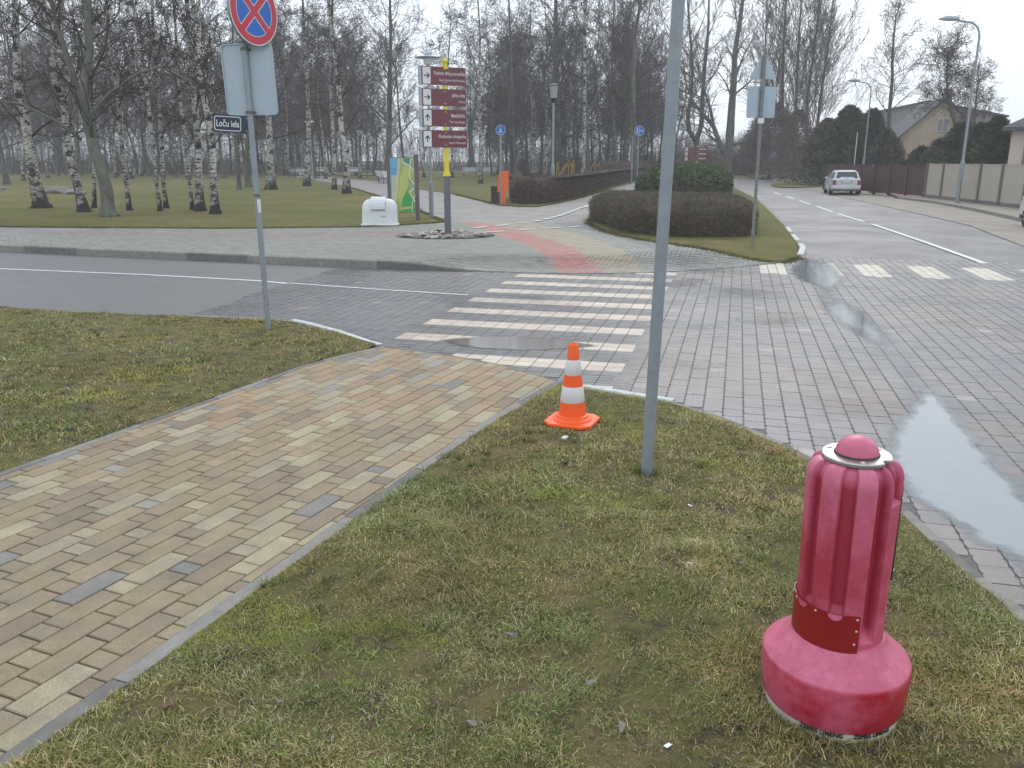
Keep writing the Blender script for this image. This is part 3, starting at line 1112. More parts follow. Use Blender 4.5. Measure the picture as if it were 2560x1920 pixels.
lawnL = [(-14, 4)] + [(-14, 11.9)] + nl_in[1:-1] + [G(940, 866)] + [p for p in el_out[::-1] if p[1] > 1.0 and p[0] < G(930, 870)[0]] + [(-4.4, .5)]
lawnL_o = sheet('lawn', lawnL, lawn_z, M['lawn_near'], step=.09)

def blades(poly, n, seed, hmin, hmax, wmin, wmax, box, holes=(), edge_bonus=None):
    g = np.random.default_rng(seed)
    x = g.uniform(box[0], box[1], n * 3); y = g.uniform(box[2], box[3], n * 3)
    ok = inside(poly, x, y) & (np.abs(x) < .66 * (y + .9))
    for (hx, hy, hr) in holes: ok &= np.hypot(x - hx, y - hy) > hr
    # bare soil, clumps
    den = snoise(x, y, 3.2, 8) * .6 + snoise(x, y, 9.0, 9) * .5
    tuft = snoise(x, y, 2.3, 12)
    ok &= g.random(len(x)) < np.clip((den - .27) * 3.0, .14, 1)
    x, y, tuft, den = x[ok][:n], y[ok][:n], tuft[ok][:n], den[ok][:n]
    n = len(x)
    z = lawn_z(x, y) - .004
    h = g.uniform(hmin, hmax, n) * (.45 + .9 * tuft ** 2) * np.where(g.random(n) < .03, 1.8, 1)
    w = g.uniform(wmin, wmax, n)
    az = g.uniform(0, 2 * np.pi, n)
    lean = g.uniform(.5, 2.2, n) * h
    lx, ly = np.cos(az) * lean, np.sin(az) * lean
    pa = az + g.uniform(-.6, .6, n) + np.pi / 2
    px, py = np.cos(pa) * w, np.sin(pa) * w
    V = np.empty((n, 5, 3), np.float32)
    V[:, 0] = np.stack([x - px, y - py, z], -1)
    V[:, 1] = np.stack([x + px, y + py, z], -1)
    V[:, 2] = np.stack([x - px * .8 + lx * .45, y - py * .8 + ly * .45, z + h * .75], -1)
    V[:, 3] = np.stack([x + px * .8 + lx * .45, y + py * .8 + ly * .45, z + h * .75], -1)
    V[:, 4] = np.stack([x + lx, y + ly, z + h * g.uniform(.6, 1.1, n)], -1)
    b = np.arange(n)[:, None] * 5
    T = np.concatenate([b + np.array([[0, 1, 3]]), b + np.array([[0, 3, 2]]), b + np.array([[2, 3, 4]])])
    pal = np.array([(.095, .150, .030), (.150, .200, .040), (.175, .158, .050), (.29, .235, .11), (.42, .36, .22), (.17, .115, .065), (.235, .235, .045)])
    straw = snoise(x, y, 1.3, 20) * .55 + snoise(x, y, 5.0, 21) * .45
    green = snoise(x, y, .9, 22) * .5 + snoise(x, y, 4.0, 23) * .5
    r = g.random(n)
    idx = np.where(r < .18 + .5 * (green - .3), g.integers(0, 2, n), np.where(r < .55, 2, np.where(r < .80 - .3 * (straw - .5), 3, np.where(r < .93, 4, 5))))
    idx = np.where((snoise(x, y, 1.9, 31) > .80) & (g.random(n) < .7), 6, idx)
    C = pal[idx] * g.uniform(.75, 1.2, (n, 1))
    tone = snoise(x, y, 1.7, 41) * .5 + snoise(x, y, 5.5, 42) * .5
    hue = snoise(x, y, 1.1, 43) * .6 + snoise(x, y, 3.7, 44) * .4
    C = C * (.88 + .90 * tone)[:, None] * (1 + np.array([[.35, .05, .1]]) * (hue[:, None] - .5) * 1.6)
    return V.reshape(-1, 3), T, np.repeat(C, 5, axis=0)

holes = [(1.215, 2.79, .235)]
specs = [(lawnR, 150000, 1, .012, .036, .0009, .0019, (-1.9, 2.4, 1.9, 4.6)),
         (lawnR, 70000, 2, .012, .034, .0014, .0026, (-1.2, 2.4, 4.3, 8.2)),
         (lawnL, 75000, 3, .012, .036, .0020, .0040, (-10.5, -1.0, 4.8, 12.5))]
for poly, n, seed, a, b, c, d, bx in specs:
    V, T, C = blades(poly, n, seed, a, b, c, d, bx, holes)
    o = link('grass', np_mesh('grass', V, T, M['grass'], col=C))
    tag(o, 'short tufted winter grass with straw and moss on the verge beside the brick path', 'grass', kind='stuff')

# ---------------------------------------------------------------- pavement on the park side
GPL = lambda pts: [GP(*p) for p in pts]
park_back = GPL([(-700, 560), (0, 567), (300, 570), (560, 572), (900, 568), (1000, 563), (1075, 559), (1112, 555)])
path_far_left = GPL([(1112, 555), (1082, 543), (1045, 526), (990, 504), (940, 489), (880, 470), (820, 456), (753, 445), (659, 435), (547, 430), (300, 428)])
path_far_right = GPL([(300, 427), (547, 428.5), (688, 433), (825, 442), (898, 449), (970, 455), (1049, 473), (1129, 484), (1201, 502), (1228, 509)])
bike_left = GPL([(1228, 509), (1258, 514), (1300, 517), (1343, 517), (1379, 511), (1451, 495), (1523, 473), (1580, 457), (1615, 439), (1647, 428)])
bike_right = GPL([(1655, 430), (1618, 455), (1578, 477), (1520, 515), (1480, 548), (1472, 560)])
hedge_verge_front = GPL([(1472, 560), (1500, 575), (1560, 592), (1640, 606), (1760, 622), (1880, 635), (1960, 641)]) + [G(2000, 640, .05)]
pave_poly = [(p[0], p[1] + .06) for p in kerb_far[:-1]] + [(p[0], p[1] + .05) for p in flush[1:-1]] + [G(2000, 642, .03)] + hedge_verge_front[::-1][1:-1] + bike_right[::-1][:-1] + bike_left[::-1] + path_far_right[::-1][1:] + path_far_left[::-1] + park_back[::-1][1:]
pave_m = paving_mat('distant_paving', (.26, .245, .235), (.29, .27, .255))
pave_bed_m = M['joint']
pavement = sheet('pavement', pave_poly, lambda x, y: plateau(x, y) - .012, pave_m, step=.8)

# colour bands in the paving
b_red_l = GPL([(1423, 684), (1396, 660), (1373, 642), (1316, 612), (1260, 594), (1203, 574), (1140, 554), (1085, 532), (1046, 516), (990, 500)])
b_red_r = GPL([(1548, 684), (1506, 658), (1420, 615), (1334, 588), (1262, 568), (1189, 554), (1126, 538), (1076, 524), (1040, 507), (975, 487)])
b_yel_r = GPL([(1637, 682), (1569, 631), (1488, 597), (1397, 572), (1307, 552), (1216, 534), (1117, 511), (1060, 494), (975, 477)])
b_grn_r = GPL([(1750, 680), (1650, 628), (1560, 598), (1470, 575), (1398, 560), (1315, 542), (1253, 528), (1181, 508), (1100, 486), (1047, 478), (975, 468)])
b_drk_r = GPL([(1900, 668), (1720, 632), (1600, 598), (1500, 568), (1434, 553), (1361, 535), (1300, 519), (1224, 508), (1145, 486), (1050, 472), (975, 462)])
zone = {'red': b_red_l + b_red_r[::-1], 'yellow': b_red_r + b_yel_r[::-1], 'green': b_yel_r + b_grn_r[::-1], 'dark': b_grn_r + b_drk_r[::-1]}
zone_col = {'red': (.40, .195, .18), 'yellow': (.33, .285, .215), 'green': (.255, .258, .235), 'dark': (.19, .192, .20), None: (.245, .25, .222)}
pink_left = GPL([(-700, 567), (0, 575), (560, 582), (1000, 580), (1180, 584)]) + GPL([(1100, 596), (1000, 594), (560, 594), (0, 586), (-700, 577)])
pink_bike = bike_left + bike_right + b_drk_r[4:9]
stone_out = [(-.094, -.044), (.094, -.044), (.094, .044), (-.094, .044)]
stv, stf = block_mesh('paving_stone', stone_out, 0.0, .02, .004, None)
st_me = np_mesh('paving_stone', stv, stf, M['stone_obj'])
PU, PV_ = .2, .1
us = np.arange(14.8, 27.5, PV_); vs = np.arange(-17.5, 4.6, PU)
Ug, Vg = np.meshgrid(us, vs, indexing='ij')
Vg = Vg + (np.arange(len(us))[:, None] % 2) * PU / 2
Xg = (Ug * math.sin(GA) + Vg * math.cos(GA)).ravel(); Yg = (Ug * math.cos(GA) - Vg * math.sin(GA)).ravel()
ok = inside(pave_poly, Xg, Yg) & (np.abs(Xg) < .65 * (Yg + 1)) & (Yg < 27)
ok &= pl_dist(kerb_far, Xg, Yg) > .16
ok &= pl_dist(flush, Xg, Yg) > .12
Xg, Yg = Xg[ok], Yg[ok]
zid = np.full(len(Xg), '', dtype=object)
for k, pg in zone.items(): zid[inside(pg, Xg, Yg)] = k
pinkm = inside(pink_left, Xg, Yg) & (zid == '')
pinkb = inside(pink_bike, Xg, Yg) & (zid == '')
Zg = plateau(Xg, Yg)
pr_ = random.Random(8)
cols = []
for k in range(len(Xg)):
    c = np.array(zone_col.get(zid[k] or None))
    if pinkm[k]: c = np.array((.27, .215, .215))
    if pinkb[k]: c = np.array((.25, .205, .18))
    if not zid[k] and pr_.random() < .12: c = c * np.array((.82, .9, .84))
    cols.append(c * pr_.uniform(.86, 1.14))
ordr = np.argsort(np.hypot(Xg, Yg))
for k in ordr[:300]:
    o = link('paving_stone', st_me, pavement, (Xg[k], Yg[k], Zg[k] + pr_.uniform(-.002, .002)), -GA + pr_.uniform(-.01, .01))
    c = cols[k]; o.color = (c[0], c[1], c[2], 1)
# farther ones carry only their top and one bevel ring
fv, ff = [], []
for z, s in ((-.006, 0), (0, .003)):
    for x, y in stone_out: fv.append((x * (1 - s / .094), y * (1 - s / .044), z))
ff = [(4, 5, 6, 7)] + [(i, (i + 1) % 4, 4 + (i + 1) % 4, 4 + i) for i in range(4)]
field('paving_stone_field', [(Xg[k], Yg[k], Zg[k], -GA, cols[k]) for k in ordr[300:]], fv, ff, M['stone_tint'], pavement, .002)

kf = kerb_far[1:-1] + [kerb_far[-1]]
kerb_top = lambda x, y: pz(x, y, .004) if pz(x, y) > .02 else .012
kerb_run(kerb_far[:-1], .13, .22, .14, pavement, [M['concrete'], M['concrete'], M['concrete_dark']], side=1, L=1.55, zt=kerb_top, round_=.018)
kerb_run([kerb_far[-2], kerb_far[-1]], .13, .2, .1, pavement, M['concrete_dark'], side=1, L=1.5, zt=kerb_top, round_=.018)
kerb_run(flush, .08, .1, .008, pavement, M['concrete_dark'], side=1, L=1.0)
kerb_run(smooth_pl(corner + [street_left[1]], 4), .14, .2, .1, pavement, [M['kerb_white'], M['kerb_white'], M['concrete']], side=1, L=.9, zt=lambda x, y: .03 + .09 * min(1, max(0, (y - flush[-1][1] + .1) / .9)), round_=.02)
kerb_run([p for p in street_left[1:4]], .14, .2, .12, pavement, M['concrete'], side=1, L=1.6, round_=.02)

# worn line on the cycle crossing
def dash(px0, py0, px1, py1, w=.1):
    a, b = GP(px0, py0), GP(px1, py1)
    stripe([a, ((a[0] + b[0]) / 2, (a[1] + b[1]) / 2), b], w, .154)
for q in [(1185, 571, 1217, 567), (1242, 565, 1276, 561), (1294, 558, 1322, 556), (1335, 554, 1354, 551), (1360, 549, 1374, 546), (1378, 545, 1390, 542), (1394, 541, 1404, 538),
          (1407, 537, 1415, 534), (1418, 533, 1426, 530), (1429, 529, 1437, 526), (1440, 525, 1447, 522), (1450, 521, 1457, 518.5), (1460, 518, 1480, 511), (1483, 510, 1505, 503), (1510, 501, 1540, 490), (1545, 488, 1578, 475),
          (1212, 581.5, 1263, 578.5), (1298, 576, 1341, 573), (1372, 571, 1406, 570), (1425, 568, 1451, 566), (1072, 581, 1100, 579.5), (1130, 577.5, 1155, 576)]:
    dash(*q, w=.17)

# ---------------------------------------------------------------- park lawn, verge, street side
park_lawn1 = [(-90, 150)] + [(-90, park_back[0][1])] + park_back + path_far_left[1:]
sheet('lawn', park_lawn1, .155, M['lawn_far'], step=0)
park_lawn2 = path_far_right[::1] + bike_left[1:] + [(60, 190), (-90, 190)]
sheet('lawn', park_lawn2, .155, M['lawn_far'], step=0)
verge = hedge_verge_front[:-1] + [G(2003, 635, .06)] + [(p[0] - .16, p[1]) for p in street_left] + [GP(1770, 440)] + bike_right[:1] + bike_right[1:-1]
sheet('verge', verge, lambda x, y: plateau(x, y) + .006 + np.clip(pl_dist(verge + [verge[0]], x, y) / .4, 0, 1) * (.02 + .03 * snoise(x, y, 2., 4)), M['lawn_far'], step=.3)

side_m = paving_mat('street_side_paving', (.27, .235, .195), (.23, .205, .18), .3, .3)
shoulder = GL([(2700, 660), (2560, 616), (2425, 564), (2294, 534), (2164, 505), (2034, 477), (1969, 464), (1930, 455), (1930, 446), (2700, 446)])
sheet('parking_strip', shoulder, 0.004, side_m, step=0)
kr = GL([(2700, 585), (2560, 556), (2425, 526), (2330, 508), (2242, 497)])
sidewalk = kr + GL([(2200, 478), (2100, 466), (2030, 458)]) + [G(2030, 446), G(2700, 446)]
sheet('pavement', sidewalk, .12, side_m, step=0)
kerb_run(kr, .12, .2, .125, None, M['concrete'], side=-1, L=1.6)
for o in [o for o in COL.objects if o.name.startswith('kerb_stone') and o.parent is None]:
    o['kind'] = 'structure'
    o.parent = bpy.data.objects['pavement.001']
kr2 = GL([(2200, 497), (2160, 488), (2120, 481)])
isl = smooth_pl(GL([(1925, 464), (1950, 459), (2000, 458), (2045, 463), (2040, 468), (1990, 470), (1945, 469), (1925, 464)]), 4)[:-1]
sheet('traffic_island', isl, .05, M['lawn_far'], step=0)
far_verge = GL([(1890, 447), (1960, 444), (2060, 452), (2110, 462), (2200, 462), (2260, 440), (2000, 428), (1850, 432)])
sheet('verge', far_verge, .06, M['lawn_far'], step=0)

def fringe(lines, n, seed, zf, h=(.02, .05), w=(.004, .008), spread=.08):
    g = np.random.default_rng(seed)
    segs = [(a, b) for l in lines for a, b in zip(l[:-1], l[1:]) if min(a[1], b[1]) < 48 and max(abs(a[0]), abs(b[0])) < 45]
    L = np.array([math.hypot(b[0] - a[0], b[1] - a[1]) / (8 + min(a[1], b[1])) for a, b in segs])
    k = g.choice(len(segs), n, p=L / L.sum()); t = g.random(n)
    A = np.array([q[0] for q in segs])[k]; B_ = np.array([q[1] for q in segs])[k]
    p = A * (1 - t[:, None]) + B_ * t[:, None] + g.normal(0, spread, (n, 2)) * (.4 + snoise(A[:, 0] + t * 9, A[:, 1], .9, seed)[:, None])
    z = zf(p[:, 0], p[:, 1])
    hh = g.uniform(*h, n); ww = g.uniform(*w, n); az = g.uniform(0, 6.28, n); ln = g.uniform(.2, 1.2, n) * hh
    V = np.empty((n, 3, 3), np.float32)
    V[:, 0] = np.stack([p[:, 0] - ww, p[:, 1], z - .01], -1); V[:, 1] = np.stack([p[:, 0] + ww, p[:, 1] + ww * .3, z - .01], -1)
    V[:, 2] = np.stack([p[:, 0] + np.cos(az) * ln, p[:, 1] + np.sin(az) * ln, z + hh], -1)
    pal = np.array([(.10, .14, .035), (.16, .15, .06), (.24, .20, .10), (.12, .10, .06)])
    C = pal[g.integers(0, 4, n)] * g.uniform(.7, 1.2, (n, 1))
    o = link('grass', np_mesh('grass', V.reshape(-1, 3), np.arange(n)[:, None] * 3 + np.array([[0, 1, 2]]), M['grass'], col=np.repeat(C, 3, axis=0)))
    tag(o, 'ragged grass growing over the edges of the park lawns and the corner verge', 'grass', kind='stuff')
fringe([park_back, path_far_left, path_far_right, bike_left, bike_right, hedge_verge_front], 36000, 5, lambda x, y: plateau(x, y) + .012)
gt = np.random.default_rng(6)

# ---------------------------------------------------------------- trees
def grow(rg_, pos, d, length, r, lvl, out, P):
    """adds segments (p0, p1, r0, r1) of a branch and its children"""
    n = P['seg'][min(lvl, len(P['seg']) - 1)]
    step = length / n
    p = pos.copy()
    cd = d.copy()
    up = P['up'][min(lvl, len(P['up']) - 1)]
    wob = P['wob']
    for i in range(n):
        cd = cd + Vector((rg_.gauss(0, wob), rg_.gauss(0, wob), rg_.gauss(0, wob) + up))
        cd.normalize()
        q = p + cd * step
        r1 = r * (1 - .75 * (i + 1) / n) if lvl < P['max'] else r * (1 - .5 * (i + 1) / n)
        r0 = r * (1 - .75 * i / n) if lvl < P['max'] else r * (1 - .5 * i / n)
        out.append((tuple(p), tuple(q), max(r0, P['rmin']), max(r1, P['rmin'])))
        if lvl < P['max'] and (i + 1) / n > .18:
            k = P['kids'][min(lvl, len(P['kids']) - 1)]
            m = int(k) + (1 if rg_.random() < k - int(k) else 0)
            for _ in range(m):
                ang = R(rg_.uniform(*P['ang']))
                ax = cd.orthogonal().normalized()
                ax = Matrix.Rotation(rg_.uniform(0, 2 * math.pi), 3, cd) @ ax
                nd = (Matrix.Rotation(ang, 3, ax) @ cd).normalized()
                nl = length * rg_.uniform(*P['ratio']) * (1.05 - .45 * i / n)
                grow(rg_, q, nd, nl, r1 * .62, lvl + 1, out, P)
        p = q
    return out

def seg_mesh(name, segs, mat, sides=3):
    S = np.array([(a + b + (c, d)) for a, b, c, d in segs], dtype=np.float64)
    p0, p1, r0, r1 = S[:, 0:3], S[:, 3:6], S[:, 6], S[:, 7]
    d = p1 - p0
    d /= np.linalg.norm(d, axis=1, keepdims=True) + 1e-9
    ref = np.where(np.abs(d[:, 2:3]) < .9, np.array([[0, 0, 1.]]), np.array([[1., 0, 0]]))
    a = np.cross(d, ref); a /= np.linalg.norm(a, axis=1, keepdims=True)
    b = np.cross(d, a)
    n = len(S)
    V = np.empty((n, 2 * sides, 3))
    for k in range(sides):
        t = 2 * math.pi * k / sides
        off = a * math.cos(t) + b * math.sin(t)
        V[:, k] = p0 + off * r0[:, None]
        V[:, sides + k] = p1 + off * r1[:, None]
    base = np.arange(n)[:, None] * 2 * sides
    F = np.concatenate([base + np.array([[k, (k + 1) % sides, sides + (k + 1) % sides, sides + k]]) for k in range(sides)])
    return np_mesh(name, V.reshape(-1, 3), F, mat, smooth=True)

BIRCH = dict(seg=[5, 4, 3, 2], up=[.05, -.02, -.10, -.14], wob=.13, kids=[1.4, 1.15, .8], ang=(28, 60), ratio=(.35, .6), max=3, rmin=.004)
LIME = dict(seg=[6, 4, 3, 2], up=[.03, .05, .03, .02], wob=.17, kids=[1.4, 1.15, .8], ang=(28, 62), ratio=(.38, .62), max=3, rmin=.005)
POPLAR = dict(seg=[6, 4, 3, 2], up=[.12, .12, .08, .05], wob=.09, kids=[1.4, 1.15, .8], ang=(18, 40), ratio=(.38, .6), max=3, rmin=.006)
GNARL = dict(seg=[5, 4, 3, 2], up=[.02, -.01, .04, .06], wob=.33, kids=[1.4, 1.2, 1.0], ang=(35, 75), ratio=(.4, .65), max=3, rmin=.006)

def make_tree(name, trunk, r0, r1, P, seed, bark, twig, h_first=.25, nb=26, blen=(1.6, 3.6), flare=1.6, label=None, cat='tree', group=None, loc=None, zmax=None, sides=10, extra=(), topf=1.0, pitch=(10, 55)):
    """trunk: list of points relative to the base; returns the tree's Empty"""
    rg_ = random.Random(seed)
    root = empty(name, loc if loc is not None else (0, 0, 0), 0, label, cat, group)
    pts = [Vector(p) for p in trunk]
    sm = []
    for i in range(len(pts) - 1):
        a, b = pts[i], pts[i + 1]
        p0, p3 = pts[max(i - 1, 0)], pts[min(i + 2, len(pts) - 1)]
        for k in range(4):
            t = k / 4
            q = 0.5 * ((2 * a) + (b - p0) * t + (2 * p0 - 5 * a + 4 * b - p3) * t * t + (3 * a - p0 - 3 * b + p3) * t ** 3)
            sm.append(q)
    sm.append(pts[-1])
    H = sm[-1].z
    rad = []
    for q in sm:
        f = max(0, q.z) / H
        r = r0 + (r1 - r0) * f
        r *= 1 + (flare - 1) * math.exp(-max(q.z, 0) / (r0 * 2.2))
        rad.append(r * rg_.uniform(.96, 1.04))
    mb = MB()
    mb.tube(sm, rad, sides)
    # root flare lumps
    for k in range(5):
        a = rg_.uniform(0, 6.28)
        e = r0 * rg_.uniform(1.7, 2.5)
        mb.tube([(0, 0, r0 * 1.4), (math.cos(a) * r0 * .9, math.sin(a) * r0 * .9, r0 * .5), (math.cos(a) * e, math.sin(a) * e, -.03)], [r0 * .5, r0 * .38, r0 * .12], 6)
    segs = []
    for ex in extra:              # extra main limbs: (points, r0, r1)
        ep = [Vector(p) for p in ex[0]]
        mb.tube(ep, [ex[1] + (ex[2] - ex[1]) * i / (len(ep) - 1) for i in range(len(ep))], 8)
        for i in range(1, len(ep)):
            for _ in range(3):
                dd = (ep[i] - ep[i - 1]).normalized()
                ax = Matrix.Rotation(rg_.uniform(0, 6.28), 3, dd) @ dd.orthogonal().normalized()
                nd = Matrix.Rotation(R(rg_.uniform(25, 60)), 3, ax) @ dd
                t_ = rg_.random()
                grow(rg_, ep[i - 1].lerp(ep[i], t_), nd, rg_.uniform(*blen) * .7, max(ex[2], .02), 1, segs, P)
        grow(rg_, ep[-1], (ep[-1] - ep[-2]).normalized(), blen[1], ex[2], 0, segs, P)
    mb.build('trunk', bark, root, smooth=True)
    for k in range(nb):
        f = h_first + (1 - h_first) * (k + rg_.random()) / nb
        z = f * H
        if zmax and z > zmax: continue
        i = min(range(len(sm) - 1), key=lambda q: abs(sm[q].z - z))
        p = sm[i].lerp(sm[i + 1], rg_.random())
        a = k * 2.4 + rg_.uniform(-.5, .5)
        el = R(rg_.uniform(*pitch) + 25 * f)
        d = Vector((math.cos(a) * math.cos(el), math.sin(a) * math.cos(el), math.sin(el)))
        L = rg_.uniform(*blen) * (1 - .55 * f * topf)
        grow(rg_, p, d, L, max(.012, rad[i] * rg_.uniform(.22, .36)), 0, segs, P)
    grow(rg_, sm[-1], Vector((0, 0, 1)), blen[0], r1, 0, segs, P)
    link('crown', seg_mesh('crown', segs, twig), root)
    root['nseg'] = len(segs)
    return root

def trunk_px(base, pts, dist, top=None):
    """trunk shape surveyed from sight lines at one distance; points relative to the base"""
    b = at(base[0], base[1], dist)
    bz = .15
    out = [Vector((0, 0, -.1)), Vector((0, 0, 0))]
    b0 = Vector((b.x, dist, bz))
    for x, y in pts:
        p = at(x, y, dist) - b0
        p.y = random.uniform(-.15, .15) * p.z * .3
        out.append(p)
    if top:
        last, prev = out[-1], out[-2]
        d = (last - prev).normalized()
        d = (d + Vector((0, 0, 1))).normalized()
        out.append(last + d * (top - last.z) * .5)
        out.append(last + d * (top - last.z) * .5 + Vector((d.x * .4, 0, 1)).normalized() * (top - last.z) * .5)
    return out, b0
def dist_of(py, z=.15):
    return G(1280, py, z)[1]

fore = [
 # base px, width px, points, kind, label
 ((105, 520), 27, [(90, 460), (78, 380), (62, 290), (47, 215), (40, 110), (25, 0)], 'birch', 'stout birch with black root flare, farthest left of the near birches'),
 ((211, 530), 20, [(192, 460), (177, 396), (165, 320), (155, 250), (142, 200), (118, 90), (100, 0)], 'birch', 'leaning white birch between the stout birch and the mossy curved tree'),
 ((236, 520), 10, [(235, 470), (233, 400), (229, 300), (232, 150), (235, 0)], 'birch', 'thin birch just behind the mossy curved tree trunk'),
 ((324, 526), 12, [(314, 440), (307, 360), (300, 260), (290, 180), (278, 100), (270, 0)], 'birch', 'slim birch standing alone right of the mossy curved tree'),
 ((401, 528), 10, [(392, 450), (383, 345), (370, 220), (350, 80), (332, 0)], 'birch', 'left birch of the slim pair in the lawn centre'),
 ((416, 521), 11, [(408, 430), (401, 345), (393, 220), (389, 80), (384, 0)], 'birch', 'right birch of the slim pair in the lawn centre'),
 ((481, 524), 9, [(473, 430), (462, 330), (450, 215), (434, 80), (425, 0)], 'birch', 'thinnest of the three clustered birches behind the sign pole'),
 ((501, 528), 19, [(497, 440), (493, 325), (487, 220), (482, 120), (470, 0)], 'birch', 'thick middle trunk of the three clustered birches'),
 ((539, 535), 18, [(534, 450), (527, 345), (512, 240), (500, 150), (490, 60), (480, 0)], 'birch', 'right birch of the cluster, nearest the street name plate'),
 ((598, 474), 10, [(595, 400), (592, 330), (588, 200), (580, 0)], 'dark', 'thin dark tree just left of the street sign pole'),
 ((622, 468), 14, [(616, 410), (620, 340), (632, 240), (640, 100), (650, 0)], 'dark', 'dark tree half hidden behind the street sign pole'),
 ((678, 474), 19, [(676, 400), (672, 320), (668, 220), (672, 100), (668, 0)], 'birch', 'dark-footed birch just right of the street sign pole'),
 ((767, 465), 15, [(770, 400), (771, 320), (765, 200), (758, 90), (754, 0)], 'birch', 'birch standing in front of the park lamp beside the path'),
 ((836, 474), 11, [(834, 400), (831, 320), (828, 200), (830, 90), (832, 0)], 'birch', 'slender birch left of the forked birch by the path'),
 ((867, 484), 16, [(866, 430), (867, 380), (855, 330), (850, 250), (842, 180), (828, 90), (822, 0)], 'birch', 'forked white birch left of the map board'),
 ((1202, 459), 9, [(1201, 400), (1201, 350), (1198, 250), (1200, 100), (1195, 0)], 'birch', 'slender birch between the finger post and the orange dispenser'),
 ((1334, 447), 17, [(1332, 400), (1334, 330), (1332, 250), (1322, 170), (1325, 90), (1328, 0)], 'birch', 'left birch of the tight row beyond the brown hedge'),
 ((1362, 447), 12, [(1365, 390), (1367, 330), (1366, 220), (1366, 100), (1362, 0)], 'birch', 'right birch of the tight row, beside the big dark trunk'),
 ((1459, 483), 10, [(1458, 430), (1460, 380), (1462, 300), (1462, 150), (1460, 0)], 'birch', 'birch growing in front of the brown hedge'),
]
for i, (b, w, pts, kind, lab) in enumerate(fore):
    D = dist_of(b[1])
    dd = D * math.cos(PITCH) + 2.05 * math.sin(PITCH)
    r = w * dd / FPX / 2
    H = 13 if D < 45 else 17
    if kind == 'dark': H = 13
    tr, b0 = trunk_px(b, pts, D, H)
    P = dict(BIRCH if kind == 'birch' else LIME)
    P['rmin'] = .0035 + D * .00009
    if kind != 'birch' or D > 50: pass
    make_tree('birch_tree' if kind == 'birch' else 'bare_tree', tr, r, .03, P, 100 + i, M['birch'] if kind == 'birch' else M['bark'], M['twig'],
              h_first=.17, nb=19 if w < 16 else 24, zmax=9.5 if D < 45 else None, blen=(1.5, 3.4) if D < 45 else (2.2, 4.6), label=lab, group='bare trees on the park lawn', loc=b0, flare=1.9 if w > 15 else 1.5)

# mossy curved tree, three limbs
D = dist_of(542)
tr, b0 = trunk_px((270, 542), [(266, 480), (252, 420), (232, 375), (222, 330), (217, 280), (214, 200), (214, 90), (212, 0)], D, 12)
def rel(px, py, dy=0):
    p = at(px, py, D) - b0
    p.y = dy
    return p
make_tree('bare_tree', tr, .21, .04, dict(LIME, rmin=.005), 55, M['bark_moss'], M['twig'], h_first=.34, nb=22, blen=(1.6, 3.8), flare=1.35,
          label='mossy grey tree with a curved trunk and spreading limbs', group='bare trees on the park lawn', loc=b0,
          extra=[([rel(218, 290), rel(190, 230, .2), rel(160, 150, .3), rel(130, 70, .4), rel(108, 0, .5), rel(95, -90, .6)], .14, .05),
                 ([rel(229, 340), rel(236, 290, -.3), rel(300, 235, -.7), rel(380, 190, -1.0), rel(440, 176, -1.2), rel(520, 215, -1.3)], .075, .025),
                 ([rel(205, 350), rel(150, 300, -.4), rel(80, 262, -.8), rel(10, 255, -1.1), rel(-60, 250, -1.2)], .06, .025)])
# fork of the birch left of the map board
D = dist_of(484)
def simple_tree(name, base, w, pts, P, seed, bark, label, nb=40, blen=(2.5, 5.5), H=20, group='bare trees on the park lawn', twig='twig', first=.16, flare=1.4, pitch=(10, 55), rm=.008, extra=()):
    D = dist_of(base[1])
    dd = D * math.cos(PITCH) + 2.05 * math.sin(PITCH)
    r = w * dd / FPX / 2
    tr, b0 = trunk_px(base, pts, D, H)
    return make_tree(name, tr, r, .05, dict(P, rmin=rm), seed, M[bark], M[twig], h_first=first, nb=nb, blen=blen, flare=flare, label=label, group=group, loc=b0, pitch=pitch, extra=extra)
simple_tree('bare_tree', (968, 452), 17, [(970, 400), (973, 330), (975, 200), (975, 100), (974, 30)], LIME, 201, 'bark', 'tall broad-crowned bare tree behind the map board', nb=34, blen=(4.5, 8.5), H=20, first=.13, pitch=(15, 55), rm=.012)
simple_tree('bare_tree', (1390, 443), 30, [(1390, 380), (1390, 300), (1390, 200), (1391, 100), (1389, 0)], LIME, 202, 'bark', 'biggest dark trunk behind the park lamp post', nb=34, blen=(5, 9), H=24, first=.12, rm=.013)
simple_tree('bare_tree', (1587, 452), 15, [(1584, 380), (1583, 300), (1582, 200), (1590, 90), (1603, 0)], POPLAR, 203, 'bark', 'tall straight bare tree left of the near pole', nb=32, blen=(5, 8.5), H=23, first=.10, rm=.012)
simple_tree('bare_tree', (1468, 448), 14, [(1468, 380), (1466, 300), (1462, 200), (1462, 90), (1466, 0)], LIME, 204, 'bark', 'dark bare tree behind the birch of the brown hedge', nb=28, blen=(4.5, 8), H=22, first=.10, rm=.012)
simple_tree('bare_tree', (1535, 447), 11, [(1535, 380), (1533, 300), (1530, 200), (1532, 90), (1536, 0)], POPLAR, 205, 'bark', 'thin straight bare tree above the far end of the brown hedge', nb=28, blen=(4, 8), H=22, first=.10, rm=.012)
simple_tree('bare_tree', (1290, 448), 11, [(1288, 380), (1284, 300), (1280, 200), (1276, 90), (1272, 0)], LIME, 206, 'bark', 'dark bare tree above the orange dispenser', nb=28, blen=(4, 8), H=20, first=.10, rm=.012)

